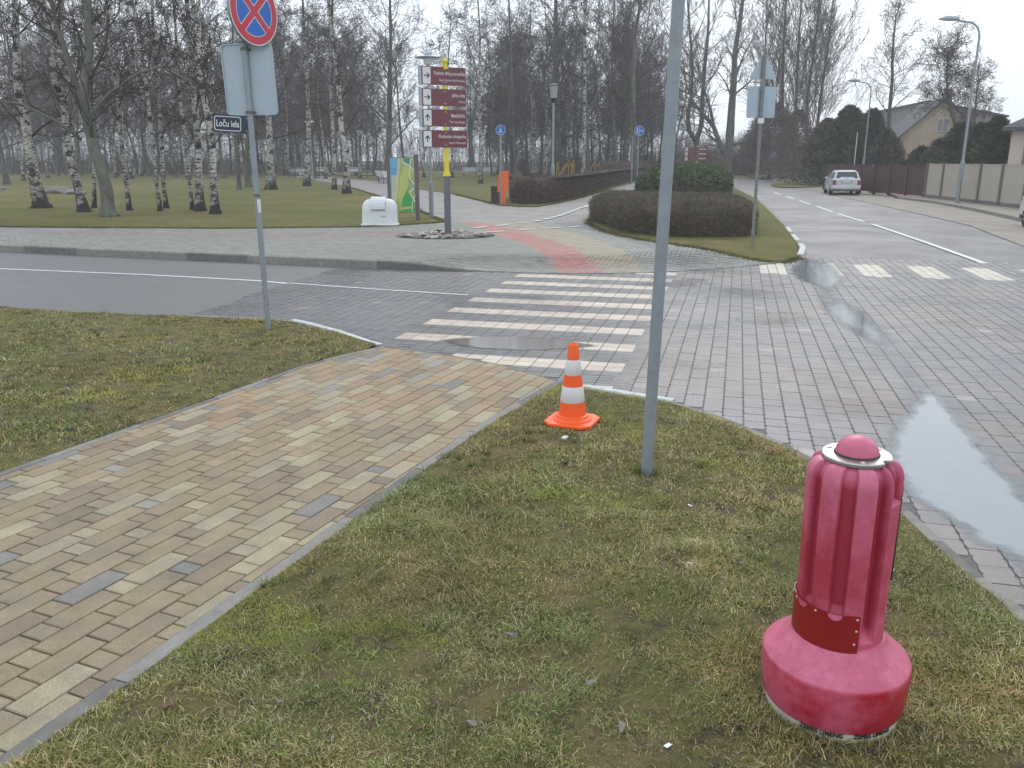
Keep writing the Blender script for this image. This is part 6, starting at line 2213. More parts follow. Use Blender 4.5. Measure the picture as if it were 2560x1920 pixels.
# orange dispenser and brown bin
M['orange'] = simple('orange_panel', (.80, .13, .03), .5, var=.06, nscale=3)
M['bin_brown'] = simple('dark_brown_panel', (.055, .042, .04), .6, var=.1, nscale=4)
ox, oy = G(1254, 513, PZ)
sc_ = oy * .968 / FPX
oz = empty('orange_dispenser', (ox, oy, PZ), 0, 'tall orange cabinet with a cut-away foot at the corner of the cycle path', 'dispenser')
mb = MB(); mb.prism([(q_[0] * 1.2 * sc_, q_[1] * sc_) for q_ in [(-1, 0), (7, 0), (10, 32), (14, 40), (15, 84), (-5, 84), (-8, 62), (-9, 32), (-2, 32)]], -.28, 0, M=TX)
mb.build('cabinet', M['orange'], oz)
mb = MB(); mb.box(-7 * sc_, -1 * sc_, .04, .24, 0, 32 * sc_); mb.build('foot', M['red_sheet'], oz)
for z in (80, 61, 47): 
    mb = MB(); mb.box(-10 * sc_, -7.6 * sc_, .03, .15, (z - 3) * sc_, z * sc_); mb.build('hinge', M['black'], oz)
x, y = G(1237, 508, PZ)
bb = empty('litter_bin', (x, y + .2, PZ), 0, 'dark brown box bin left of the orange cabinet', 'bin')
mb = MB(); mb.box(-10 * sc_, 10 * sc_, -.2, .2, .02, 42 * sc_, bev=.02); mb.build('body', M['bin_brown'], bb)
mb = MB(); mb.box(-10.5 * sc_, 10.5 * sc_, -.22, .22, 42 * sc_, 44 * sc_); mb.build('lid', M['black'], bb)

# benches
def bench(px, py, rz, label, flip=1):
    x, y = G(px, py, PZ)
    o = empty('park_bench', (x, y, PZ), rz, label, 'bench', 'white benches along the park paths')
    for k in range(3):
        mb = MB(); mb.box(-.95, .95, -.28 + .17 * k, -.15 + .17 * k, .46, .50); mb.build('seat_slat', M['white_plastic'], o)
    for k in range(3):
        mb = MB(); mb.box(-.95, .95, -.02, .02, .0, .12, M=Matrix.Translation((0, .27 + .05 * k, .58 + .16 * k)) @ Matrix.Rotation(R(-15), 4, 'X')); mb.build('back_slat', M['white_plastic'], o)
    for s_ in (-.75, .75):
        mb = MB(); mb.box(s_ - .04, s_ + .04, -.25, -.19, 0, .46); mb.box(s_ - .04, s_ + .04, .12, .18, 0, .46); mb.box(s_ - .04, s_ + .04, -.25, .22, .40, .455)
        mb.box(s_ - .035, s_ + .035, -.03, .03, 0, .62, M=Matrix.Translation((0, .23, .42)) @ Matrix.Rotation(R(-15), 4, 'X')); mb.build('leg', M['black'], o)
    return o
bench(748, 443, R(60), 'white bench left of the birch in front of the park lamp')
bench(800, 440, R(10), 'white bench glimpsed behind the slender birch by the path', 1)
bench(882, 441, R(-8), 'white bench behind the forked birch')
bench(957, 458, R(115), 'white bench seen end-on at the left post of the map board')
bench(1175, 440, R(2), 'white bench facing the lawn between the boards and the slender birch')
bench(1222, 440, R(-4), 'greyish bench right of the slender birch, far side of the lawn')
def white_bin(px, py, label):
    x, y = G(px, py, PZ)
    o = empty('litter_bin', (x, y, PZ), 0, label, 'bin', 'white slatted bins by the benches')
    for k in range(10):
        a = 2 * math.pi * k / 10
        mb = MB(); mb.box(-.11, .11, -.012, .012, .05, 1.0, M=Matrix.Rotation(a, 4, 'Z') @ Matrix.Translation((0, -.36, 0))); mb.build('slat', M['white_plastic'], o)
    mb = MB(); mb.lathe([(.345, .02), (.345, .95)], 20); mb.build('liner', M['steel_pale'], o)
    return o
white_bin(756, 441, 'white slatted bin beside the bench left of the park lamp birch')
white_bin(966, 458, 'white slatted bin behind the left post of the map board')

# rail fence and field in the distance
fxl, fyl = G(560, 431, PZ)
rf = empty('rail_fence', (0, 95, PZ), 0, 'long low fence of grey horizontal rails across the far lawn', 'fence')
xa, xb = at(555, 420, 95).x, at(978, 420, 95).x
for k in range(5):
    mb = MB(); mb.box(xa, xb, -.03, .03, .22 + .36 * k, .31 + .36 * k); mb.build('rail', M['post_grey'], rf)
npst = int((xb - xa) / 2.6)
for k in range(npst + 1):
    mb = MB(); mb.box(-.05, .05, -.05, .05, -.1, 1.85, M=Matrix.Translation((xa + (xb - xa) * k / npst, .08, 0))); mb.build('post', M['post_grey'], rf)

# boulders on the left lawn
for k, (px, py, s_, lab) in enumerate([(152, 484, .62, 'larger grey boulder lying on the lawn behind the leaning birch'), (185, 486, .5, 'smaller flat boulder touching the larger one on the lawn'), (3, 474, .3, 'small dark stone at the far left of the lawn')]):
    x, y = G(px, py, PZ)
    o = link('boulder', rock_mesh(60 + k, 'boulder', M['rock_b'], 3), None, (x, y, .2)); o.scale = (s_ * 1.5, s_, s_ * .62); o.data.polygons.foreach_set('use_smooth', [True] * len(o.data.polygons))
    tag(o, lab, 'boulder', 'boulders on the lawn')

# yellow playground pieces
for k, (px, py, w, h, lab) in enumerate([(1394, 444, .5, 1.7, 'yellow playground post behind the brown hedge, left'), (1418, 445, 1.1, 1.6, 'yellow slide-like playground piece behind the brown hedge, middle'), (1484, 443, 1.0, 1.5, 'yellow playground piece right of the hedge birch')]):
    x, y = G(px, py, PZ)
    o = empty('playground_piece', (x, y, PZ), 0, lab, 'playground equipment', 'yellow playground pieces')
    yl = M['yellow_paint']
    if k == 0:
        mb = MB(); mb.tube([(0, 0, 0), (0, 0, h)], .16, 10); mb.build('post', yl, o)
    else:
        mb = MB(); mb.prism([(-w, 0), (-w * .7, 0), (-w * .1, h * .75), (w * .4, h * .8), (w * .4, 0), (w * .7, 0), (w * .7, h), (-w * .2, h)], -.25, .25, M=TX); mb.build('slide_side', simple('playground_orange', (.62, .33, .03), .5), o)
        mb = MB(); mb.tube([(w * .6, 0, 0), (w * .6, 0, h * 1.2)], .06, 8); mb.tube([(w * .1, 0, 0), (w * .1, 0, h * 1.2)], .06, 8); mb.build('post', yl, o)

# ---------------------------------------------------------------- hazy sign post on the corner verge
x, y = G(1880, 622, .1)
hp = empty('sign_post', (x, y, .08), 0, 'sign post on the corner verge right of the dark hedge, its plates seen from behind', 'sign post', rot=(0, R(-.3), 0))
sc_ = (y * math.cos(PITCH) + 1.6 * math.sin(PITCH)) / FPX
zt = at(1905, 170, y).z
mb = MB(); mb.tube([(0, 0, -.2), (0, 0, 1.9), (0, 0, zt + .3)], .036, 16); mb.build('pole', simple('weathered_post', (.20, .205, .195), .7, var=.25, nscale=5, dirt=(.11, .10, .085), dirt_amt=.7), hp, smooth=True, auto=40)
zc = at(1905, 265, y).z
mb = MB(); mb.prism(rrect(.335, .325, .04), -.01, 0, M=Matrix.Translation((.0, .05, zc)) @ Matrix.Rotation(R(12), 4, 'Z') @ TX); mb.build('plate', M['plate_back'], hp)
for z in (zc - .25, zc + .25):
    mb = MB(); mb.box(-.06, .06, .02, .045, z - .02, z + .02); mb.lathe([(.04, z - .015), (.045, z), (.04, z + .015)], 12, cap=False); mb.build('clamp', M['steel'], hp)
zc = at(1908, 180, y).z
mb = MB()
tri = [(0, .30), (-.30, -.2), (.30, -.2)]
mb.prism([(0.03, .29), (-.03, .29), (-.31, -.17), (-.28, -.22), (.28, -.22), (.31, -.17)], -.01, 0, M=Matrix.Translation((.0, .05, zc)) @ Matrix.Rotation(R(12), 4, 'Z') @ TX); mb.build('warning_plate', M['plate_back'], hp)
zc = at(1900, 311, y).z
mb = MB(); mb.box(-.075, .06, -.05, -.04, zc - .06, zc + .05); mb.build('tag', M['white_plastic'], hp)

# ---------------------------------------------------------------- street lamps
def street_lamp(px, py, ptop, arm, label, r=.09):
    x, y = G(px, py, .12)
    o = empty('street_lamp', (x, y, .12), 0, label, 'street lamp', 'street lamps')
    zt = at(px, ptop, y).z - .12
    L = arm
    mb = MB(); mb.tube([(0, 0, -.2), (0, 0, 1.8)], r, 14); mb.lathe([(r, 1.8), (r * .72, 1.95)], 14, cap=False); mb.build('base_tube', M['steel'], o, smooth=True, auto=40)
    pts = [(0, 0, 1.8), (0, 0, zt * .6), (0, 0, zt - .75)] + [(-.55 * (1 - math.cos(R(t))), 0, zt - .75 + .62 * math.sin(R(t))) for t in (20, 40, 60, 80)] + [(-.9, 0, zt - .08), (-L, 0, zt - .02)]
    mb = MB(); mb.tube(pts, [r * .74, r * .62, r * .52] + [r * .45] * 6, 12); mb.build('pole', M['steel'], o, smooth=True, auto=40)
    mb = MB(); mb.tube([(-L + .1, 0, zt), (-L, 0, zt + .02), (-L - .45, 0, zt + .04), (-L - .8, 0, zt - .0)], [.05, .1, .12, .03], 10, M=Matrix.Identity(4)); mb.build('lamp_head', M['steel_pale'], o, smooth=True)
    return o
street_lamp(2393, 507, 48, 1.1, 'tall curved street lamp standing in front of the beige fence')
street_lamp(2153, 466, 202, 1.0, 'farther curved street lamp behind the white driving car', .08)
ul = empty('utility_pole', (*G(2130, 466, .12), .12), 0, 'thin pale pole right behind the driving car, left of the far street lamp', 'pole')
mb = MB(); mb.tube([(0, 0, -.1), (0, 0, at(2130, 335, ul.location.y).z)], .03, 10); mb.build('shaft', M['white_plastic'], ul, smooth=True, auto=40)

# small road signs in the distance
def small_sign(px, py, pyc, label, kind):
    x, y = G(px, py, .1)
    o = empty('road_sign', (x, y, .06), 0, label, 'road sign', 'distant road signs')
    zc = at(px, pyc, y).z
    mb = MB(); mb.tube([(0, 0, -.1), (0, 0, zc + .3)], .04, 10); mb.build('pole', M['steel'], o, smooth=True, auto=40)
    Mx = Matrix.Translation((0, -.06, zc)) @ TX
    s_ = .42
    if kind == 'cross':
        mb = MB(); mb.box(-s_, s_, -s_, s_, -.01, 0, M=Mx); b_ = mb.build('plate', M['blue_film'], o)
        mb = MB(); mb.prism([(0, s_ * .75), (-s_ * .7, -s_ * .6), (s_ * .7, -s_ * .6)], .001, .003, M=Mx); mb.build('triangle', M['white_paint'], b_)
        mb = MB(); mb.prism([(-.04, s_ * .25), (.05, s_ * .25), (.10, -s_ * .5), (.02, -s_ * .5), (0, -.05), (-.08, -s_ * .5), (-.14, -s_ * .5)], .0035, .005, M=Mx); mb.build('walker_symbol', M['black'], b_)
    else:
        mb = MB(); mb.prism([(0, s_), (-s_, 0), (0, -s_), (s_, 0)], -.01, 0, M=Mx); b_ = mb.build('plate', M['white_paint'], o)
        mb = MB(); mb.prism([(0, s_ * .7), (-s_ * .7, 0), (0, -s_ * .7), (s_ * .7, 0)], .001, .003, M=Mx); mb.build('diamond', M['yellow_paint'], b_)
    return o
small_sign(2024, 450, 390, 'blue pedestrian crossing sign at the street bend, left of the car', 'cross')
small_sign(1930, 449, 388, 'greenish blue sign at the street bend behind the sign post', 'cross')
small_sign(2142, 462, 394, 'diamond priority sign behind the car roof', 'diamond')

# far finger post behind the hedges
x, y = G(1740, 452, PZ)
ff_ = empty('finger_post', (x, y, PZ), 0, 'small distant finger post with three dark boards above the evergreen shrubs', 'signpost')
zc = at(1740, 385, y).z - PZ
mb = MB(); mb.tube([(0, 0, 0), (0, 0, 1.2)], .1, 12); mb.build('lower_pole', M['grey_paint'], ff_)
mb = MB(); mb.tube([(0, 0, 1.2), (0, 0, zc + .75)], .07, 12); mb.build('upper_pole', M['yellow_paint'], ff_)
sc_ = y * .968 / FPX
for k in range(3):
    z = zc + (.34 - .34 * k) * 1.25
    mb = MB(); mb.box(-24 * sc_, 24 * sc_, -.12, -.09, z - .17, z + .17); b_ = mb.build('direction_board', M['maroon'], ff_)
    mb = MB(); mb.box(-31 * sc_, -25 * sc_, -.13, -.08, z - .15, z + .15); mb.build('arrow_field', M['white_paint'], b_)
    arrow(-28 * sc_, -0, .16, R(90), Matrix.Translation((0, -.13, z)) @ TX, .001).build('arrow', M['black'], b_)
    mb = MB(); mb.box(2 * sc_, 20 * sc_, -.125, -.1205, z - .03, z + .05); mb.build('lettering', M['letter'], b_)

# ---------------------------------------------------------------- fences, cabinet
M['beige_board'] = simple('beige_board', (.44, .40, .35), .7, var=.06, nscale=2, dirt=(.3, .27, .23), dirt_amt=.3)
M['fence_post'] = simple('grey_fence_post', (.16, .14, .13), .8, var=.12, nscale=4)
M['brown_board'] = simple('dark_red_brown_board', (.085, .045, .045), .75, var=.15, nscale=3)
def board_fence(name, a, b, posts, h, mat, pmat, nb, label, zb=.12, gap=.16, posts_proud=True, gname='fence'):
    dx, dy = b[0] - a[0], b[1] - a[1]
    L = math.hypot(dx, dy); ang = math.atan2(dy, dx)
    o = empty(name, (a[0], a[1], zb), ang, label, 'fence')
    bay = L / posts
    me = MB().box(0, bay / nb - .012, -.012, .012, gap, h).mesh('board', mat)
    for p in range(posts):
        for k in range(nb):
            link('board', me, o, (p * bay + k * bay / nb, random.uniform(-.004, .004), random.uniform(-.006, .006)))
        mb = MB(); mb.box(p * bay, (p + 1) * bay, .013, .05, h - .25, h - .15); mb.box(p * bay, (p + 1) * bay, .013, .05, .35, .45); mb.build('rail', mat, o)
        mb = MB(); mb.box(p * bay, (p + 1) * bay, -.03, .013, h + .001, h + .03); mb.build('cap_rail', mat, o)
    if gap > .1:
        mb = MB(); mb.box(0, L, -.04, .06, -.1, gap - .01); mb.build('plinth', M['concrete_dark'], o)
    for p in range(posts + 1):
        mb = MB(); mb.box(p * bay - .07, p * bay + .07, -.085, .06, -.1, h + .06, bev=.01); mb.build('post', pmat, o)
    return o
fa, fb_ = G(2312, 493, .12), G(2560, 522, .12)
bayv = ((fb_[0] - fa[0]) / 5.05, (fb_[1] - fa[1]) / 5.05)
board_fence('beige_fence', fa, (fa[0] + bayv[0] * 8, fa[1] + bayv[1] * 8), 8, 1.72, M['beige_board'], M['fence_post'], 12, 'beige board fence with grey posts along the right pavement')
fc = G(2060, 470, .12)
dxy = (fa[0] - fc[0], fa[1] - fc[1])
board_fence('brown_fence', fc, (fa[0] - dxy[0] * .01, fa[1] - dxy[1] * .01), 7, 1.62, M['brown_board'], M['brown_board'], 12, 'dark red-brown board fence beyond the beige one, behind the white car', gap=.05)
x, y = G(2185, 480, .12)
cb = empty('utility_cabinet', (x, y - .3, .12), R(-12), 'pale blue-grey utility cabinet standing in front of the brown fence', 'cabinet')
M['cab'] = simple('pale_cabinet', (.38, .45, .48), .5, var=.05, nscale=2)
mb = MB(); mb.box(-.36, .36, -.22, .22, .1, 1.55, bev=.02); c_ = mb.build('body', M['cab'], cb)
mb = MB(); mb.box(-.40, .40, -.26, .26, 1.552, 1.6); mb.build('lid', M['cab'], cb)
mb = MB(); mb.box(-.33, .33, -.232, -.222, .18, 1.48); dd_ = mb.build('door', M['cab'], cb)
mb = MB(); mb.box(.25, .28, -.245, -.233, .75, .9); mb.build('handle', M['black'], dd_)
mb = MB(); mb.box(-.38, .38, -.24, .24, -.05, .099); mb.build('plinth', M['concrete'], cb)

# ---------------------------------------------------------------- houses
M['cream_wall'] = simple('cream_render', (.52, .44, .39), .9, var=.05, nscale=1, dirt=(.36, .3, .26), dirt_amt=.3)
M['yellow_wall'] = simple('ochre_render', (.40, .33, .25), .9, var=.14, nscale=1.2, dirt=(.25, .2, .15), dirt_amt=.5)
M['roof_dark'] = simple('dark_roofing', (.085, .085, .095), .8, var=.2, nscale=2)
M['roof_teal'] = simple('pale_green_roofing', (.16, .26, .26), .6, var=.1, nscale=2)
M['pane'] = simple('window_glass', (.10, .115, .125), .12, spec=.8, var=.1)
M['frame_w'] = simple('window_frame', (.45, .42, .38), .6)
M['grey_wall'] = simple('grey_block_wall', (.23, .22, .22), .9, var=.1, nscale=1)
def house(name, x, y, rz, w, d, h, rh, wall, roof, label, wins=(), over=.45, chim=None, hip=False):
    """w along local x (gable ends at -x / +x when not hip), front at y = 0"""
    o = empty(name, (x, y, .1), rz, label, 'house')
    mb = MB()
    if hip:
        mb.box(0, w, 0, d, 0, h)
    else:
        V = [(0, 0, 0), (w, 0, 0), (w, d, 0), (0, d, 0), (0, 0, h), (w, 0, h), (w, d, h), (0, d, h), (w / 2, 0, h + rh), (w / 2, d, h + rh)]
        mb.add(V, [(0, 1, 5, 8, 4), (2, 3, 7, 9, 6), (1, 2, 6, 5), (3, 0, 4, 7), (3, 2, 1, 0)])
    mb.build('wall', wall, o)
    mb = MB()
    e = over
    if hip:
        V = [(-e, -e, h), (w + e, -e, h), (w + e, d + e, h), (-e, d + e, h), (-e, -e, h + .18), (w + e, -e, h + .18), (w + e, d + e, h + .18), (-e, d + e, h + .18), (w * .45, d / 2, h + .18 + rh), (w * .6, d / 2, h + .18 + rh)]
        mb.add(V, [(3, 2, 1, 0), (0, 1, 5, 4), (1, 2, 6, 5), (2, 3, 7, 6), (3, 0, 4, 7), (4, 5, 9, 8), (5, 6, 9), (6, 7, 8, 9), (7, 4, 8)])
    else:
        for sgn in (-1, 1):
            x0, x1 = (w / 2, -e) if sgn < 0 else (w / 2, w + e)
            zz = h - e * rh / (w / 2)
            V = [(x0, -e, h + rh + .005), (x1, -e, zz), (x1, d + e, zz), (x0, d + e, h + rh + .005)]
            V2 = [(v[0], v[1], v[2] + .18) for v in V]
            mb.add(V + V2, [(0, 1, 2, 3), (7, 6, 5, 4), (0, 4, 5, 1), (1, 5, 6, 2), (2, 6, 7, 3), (3, 7, 4, 0)])
    ro = mb.build('roof', roof, o)
    if chim:
        mb = MB(); mb.box(chim[0] - .3, chim[0] + .3, chim[1] - .3, chim[1] + .3, h, chim[2]); mb.build('chimney', M['fence_post'], ro)
    for (face, c, z, ww, wh) in wins:
        T_ = Matrix.Translation((c, -.0, z)) if face == 'f' else Matrix.Translation((0, c, z)) @ Matrix.Rotation(R(-90), 4, 'Z')
        mb = MB()
        for a_ in ((-ww, ww, -wh - .06, -wh), (-ww, ww, wh, wh + .06), (-ww - .06, -ww, -wh - .06, wh + .06), (ww, ww + .06, -wh - .06, wh + .06), (-.025, .025, -wh, wh)):
            mb.box(a_[0], a_[1], -.05, .02, a_[2], a_[3], M=T_)
        f_ = mb.build('window', M['frame_w'], o)
        mb = MB(); mb.box(-ww, ww, -.02, -.004, -wh, wh, M=T_); mb.build('pane', M['pane'], f_)
        mb = MB(); mb.box(-ww - .1, ww + .1, -.12, -.052, -wh - .12, -wh - .065, M=T_); mb.build('sill', M['concrete'], f_)
    return o
D = 45
a = at(2512, 420, D); t_ = at(2530, 322, D)
house('house', a.x + .1, D, R(-30), 9, 8, t_.z - .2, 2.4, M['cream_wall'], M['roof_dark'], 'cream house with a dark hipped roof cut by the right edge of the photo', wins=[('f', 1.0, 1.95, .38, .72), ('f', 5, 1.95, .62, .78)], over=.45, hip=True)
D = 78
a = at(2218, 420, D); b = at(2345, 280, D)
house('house', at(2236, 400, D).x, D, R(-14), 7.2, 10, 3.7, 3.4, M['yellow_wall'], M['roof_dark'], 'ochre gabled house half hidden by evergreens behind the brown fence', wins=[('f', 1.4, 1.9, .4, .6), ('f', 3.6, 4.9, .4, .5)], chim=(4.6, 4, 8.2))
D = 100
a = at(2128, 300, D)
house('house', a.x, D, R(-10), 16, 12, 6.6, 1.6, M['grey_wall'], M['roof_dark'], 'long grey building with a low dark roof rising behind the evergreens', wins=[('f', 3, 4.6, .6, .7), ('f', 7, 4.6, .6, .7), ('f', 11, 4.6, .6, .7)], over=.4)
D = 120
a = at(2390, 330, D)
house('house', a.x, D, R(-6), 18, 12, 5.2, .9, M['grey_wall'], M['roof_teal'], 'far building with a pale green low roof behind the fruit trees', wins=[('f', 6, 3.2, .7, .7)], over=.4)
D = 170
house('house', at(1852, 400, D).x, D, R(20), 14, 10, 3.0, 3.2, M['cream_wall'], M['cream_wall'], 'pale low house far down the street between the two big street trees', wins=[('f', 4, 1.6, .6, .6)])

# ---------------------------------------------------------------- cars
M['car_white'] = simple('white_car_paint', (.60, .63, .64), .3, var=.02, coat=.5)
M['car_glass'] = simple('car_glass', (.03, .035, .04), .1, spec=.8, var=.05)
M['tyre'] = simple('tyre_rubber', (.022, .022, .022), .85)
M['bumper'] = simple('grey_bumper', (.10, .105, .11), .6)
M['tail'] = simple('red_tail_light', (.30, .04, .04), .25)
M['lamp_clear'] = simple('clear_lens', (.30, .32, .33), .15)
def loft(sections, mi=0):
    """sections: (y, [(x, z)...]) half outlines from the sill up to the roof centre, mirrored"""
    mb = MB(); V, F = [], []
    k = len(sections[0][1]) * 2
    for y, pts in sections:
        full = [(x, z) for x, z in pts] + [(-x, z) for x, z in pts[::-1]]
        V += [(x, y, z) for x, z in full]
    for i in range(len(sections) - 1):
        for j in range(k):
            q = (j + 1) % k
            F.append((i * k + j, (i + 1) * k + j, (i + 1) * k + q, i * k + q))
    F.append(tuple(range(k))); F.append(tuple((len(sections) - 1) * k + j for j in range(k - 1, -1, -1)))
    mb.add(V, F)
    return mb
def estate_car(x, y, z, rz, label, group='cars on the street'):
    o = empty('car', (x, y, z), rz, label, 'car', group)
    # local +y is forward; rear at y = 0, length 4.3
    def low(y, w, zb, zt, t=.05): return (y, [(w * .9, zb), (w, zb + .12), (w + .01, .62), (w - .03, zt - .06), (w - t - .05, zt), (.3, zt + .01)])
    secs = [low(0.0, .76, .40, .92), low(.06, .82, .32, .96), low(.5, .855, .22, .98), low(2.0, .865, .20, .96), low(3.0, .86, .20, .94), low(3.7, .84, .22, .86), low(4.15, .79, .28, .76), low(4.3, .70, .36, .66)]
    loft(secs).build('body', M['car_white'], o, smooth=True, auto=35)
    def cab(y, w0, w1, z0, z1): return (y, [(w0, z0), (w0 * .55 + w1 * .45, z0 + (z1 - z0) * .5), (w1 + .02, z1 - .08), (w1 - .06, z1 - .01), (w1 * .5, z1), (.05, z1)])
    cs = [cab(.10, .76, .74, .92, .97), cab(.38, .77, .60, .93, 1.40), cab(.62, .78, .60, .93, 1.44), cab(1.6, .79, .61, .93, 1.46), cab(2.35, .79, .60, .93, 1.42), cab(3.05, .76, .72, .90, .95)]
    loft(cs).build('cabin', M['car_white'], o, smooth=True, auto=35)
    def quad(name, pts, mat, push):
        m_ = MB(); a_ = [Vector(p) for p in pts]; n_ = (a_[1] - a_[0]).cross(a_[3] - a_[0]).normalized() * push
        m_.add([p + n_ for p in a_] + [p for p in a_], [(0, 1, 2, 3), (7, 6, 5, 4)] + [(i, 4 + i, 4 + (i + 1) % 4, (i + 1) % 4) for i in range(4)])
        return m_.build(name, mat, o)
    quad('rear_window', [(-.62, .125, .98), (.62, .125, .98), (.53, .36, 1.355), (-.53, .36, 1.355)], M['car_glass'], .014)
    quad('windscreen', [(.63, 2.98, .985), (-.63, 2.98, .985), (-.53, 2.42, 1.37), (.53, 2.42, 1.37)], M['car_glass'], .014)
    for s_ in (-1, 1):
        for (ya, yb) in ((.45, 1.15), (1.22, 1.95), (2.02, 2.75)):
            zt = 1.34 if yb < 2.5 else 1.06
            P4 = [(s_ * .785, ya, .98), (s_ * .785, yb, .98), (s_ * (.655 if yb < 2.5 else .755), yb, zt), (s_ * .655, ya, 1.34)]
            if s_ < 0: P4 = [P4[1], P4[0], P4[3], P4[2]]
            quad('side_window', P4, M['car_glass'], .028)
        mb = MB(); mb.box(s_ * .70 - .105, s_ * .70 + .105, -.018, .08, .60, .88, bev=.01); mb.build('tail_light', M['tail'], o)
        mb = MB(); mb.box(s_ * .58 - .13, s_ * .58 + .13, 4.12, 4.28, .52, .68, bev=.01); mb.build('headlight', M['lamp_clear'], o)
        mb = MB(); mb.box(s_ * .90 - .07, s_ * .90 + .07, 2.55, 2.68, .92, 1.04, bev=.01); mb.build('mirror', M['car_white'], o)
        for yw in (.78, 3.42):
            Mw = Matrix.Translation((s_ * .77, yw, .30)) @ Matrix.Rotation(R(90), 4, 'Y')
            mb = MB(); mb.lathe([(.18, -.09), (.28, -.10), (.30, -.07), (.30, .07), (.28, .10), (.18, .09)], 24, M=Mw); w_ = mb.build('wheel', M['tyre'], o, smooth=True, auto=40)
            mb = MB(); mb.lathe([(.19, -.08), (.19, .08)], 16, M=Mw)
            for q in range(5): mb.box(-.02, .02, 0, .17, -.105, .105, M=Mw @ Matrix.Rotation(R(72 * q), 4, 'Z'))
            mb.build('rim', M['steel_pale'], w_)
    mb = MB(); mb.box(-.80, .80, -.07, .10, .36, .56, bev=.03); mb.build('rear_bumper', M['car_white'], o)
    mb = MB(); mb.box(-.78, .78, -.06, .1, .24, .355, bev=.02); mb.build('bumper_skirt', M['bumper'], o)
    mb = MB(); mb.box(-.76, .76, 4.2, 4.38, .30, .52, bev=.03); mb.build('front_bumper', M['car_white'], o)
    mb = MB(); mb.box(-.26, .26, -.012, .02, .72, .83); pl_ = mb.build('number_plate', M['white_paint'], o)
    mb = MB(); mb.box(-.30, .30, -.006, .01, .695, .845); mb.build('plate_recess', M['bumper'], o)
    mb = MB(); mb.tube([(-.12, -.0, .98), (.05, -.0, 1.02)], .01, 5, M=Matrix.Translation((0, .10, 0))); mb.build('wiper', M['black'], o)
    mb = MB(); mb.tube([(0, .6, 1.44), (0, .45, 1.62)], .006, 5); mb.build('aerial', M['black'], o)
    for s_ in (-1, 1):
        mb = MB(); mb.tube([(s_ * .54, .5, 1.44), (s_ * .54, .55, 1.475), (s_ * .54, 2.1, 1.475), (s_ * .54, 2.15, 1.44)], .014, 6); mb.build('roof_rail', M['bumper'], o)
    return o
x, y = G(2114, 488, 0)
estate_car(x, y, .0, -R(13.5), 'white estate car driving away up the street')
x, y = G(2700, 590, 0)
c2 = estate_car(x + 1.35, y + 3.8, .0, math.pi - R(13.5), 'white parked car entering the right edge of the photo, only its corner in view')

# ---------------------------------------------------------------- litter, leaves, small things
lit = random.Random(9)
M['leaf'] = simple('dead_leaf', (.14, .085, .05), .8, var=.3, nscale=30)
M['leaf_grey'] = simple('grey_dead_leaf', (.21, .19, .17), .8, var=.3, nscale=30)
M['paper'] = simple('white_scrap', (.72, .74, .74), .6)
def leaf_mesh(seed, mat):
    r_ = random.Random(seed)
    pts = []
    n = 14
    for i in range(n):
        a = 2 * math.pi * i / n
        r = 1.0 * (.55 + .45 * abs(math.cos(a))) * r_.uniform(.85, 1.1)
        pts.append((math.cos(a) * r * 1.0, math.sin(a) * r * .6, .18 * math.sin(a * 2 + seed) + r_.uniform(-.05, .05) + .25 * abs(math.sin(a))))
    V = [(0, 0, .05)] + pts + [(0, 0, .02)] + [(x, y, z - .03) for x, y, z in pts]
    F = [(0, 1 + i, 1 + (i + 1) % n) for i in range(n)] + [(n + 1, n + 2 + (i + 1) % n, n + 2 + i) for i in range(n)] + [(1 + i, n + 2 + i, n + 2 + (i + 1) % n, 1 + (i + 1) % n) for i in range(n)]
    me = bpy.data.meshes.new('dead_leaf'); me.from_pydata(V, [], F); me.materials.append(mat); me.update()
    return me
lm = [leaf_mesh(k, M['leaf'] if k % 2 else M['leaf_grey']) for k in range(4)]
big = [(427, 1792, 1, .05, 'curled grey leaf on the verge near the bottom, beside the path kerb'), (1720, 1600, 0, .05, 'grey curled leaf on the verge left of the bollard'), (1850, 1850, 0, .06, 'upright pale leaf by the bottom edge, left of the bollard'),
       (1380, 1895, 1, .06, 'large brown leaf at the bottom centre of the verge'), (1555, 1850, 0, .05, 'dark grey leaf at the bottom, right of the big brown leaf'), (640, 1600, 1, .03, 'rust brown leaf by the lower path kerb'), (1715, 1640, 1, .03, 'small rust leaf near the bollard foot')]
for px, py, m_, s_, lab in big:
    x, y = G(px, py)
    o = link('dead_leaf', lm[1 if m_ else 0], None, (x, y, .055)); s_ *= .62; o.scale = (s_, s_, s_); o.rotation_euler = (lit.uniform(-.5, .5), lit.uniform(-.5, .5), lit.uniform(0, 6.28))
    tag(o, lab, 'leaf', 'dead leaves in the grass')
for k in range(40):
    px, py = lit.uniform(300, 2300), lit.uniform(1150, 1880)
    x, y = G(px, py)
    if not inside(lawnR, [x], [y])[0] or math.hypot(x - bx_, y - by_) < .35: continue
    o = link('dead_leaf', lm[lit.randrange(4)], None, (x, y, .055)); s_ = lit.uniform(.012, .028); o.scale = (s_, s_, s_); o.rotation_euler = (lit.uniform(-.5, .5), lit.uniform(-.5, .5), lit.uniform(0, 6.28))
    tag(o, 'small brown or grey dead leaf lying in the verge grass', 'leaf', 'small dead leaves in the grass')
scr = MB().box(-1, 1, -.5, .5, 0, .12, bev=.05).mesh('paper_scrap', M['paper'])
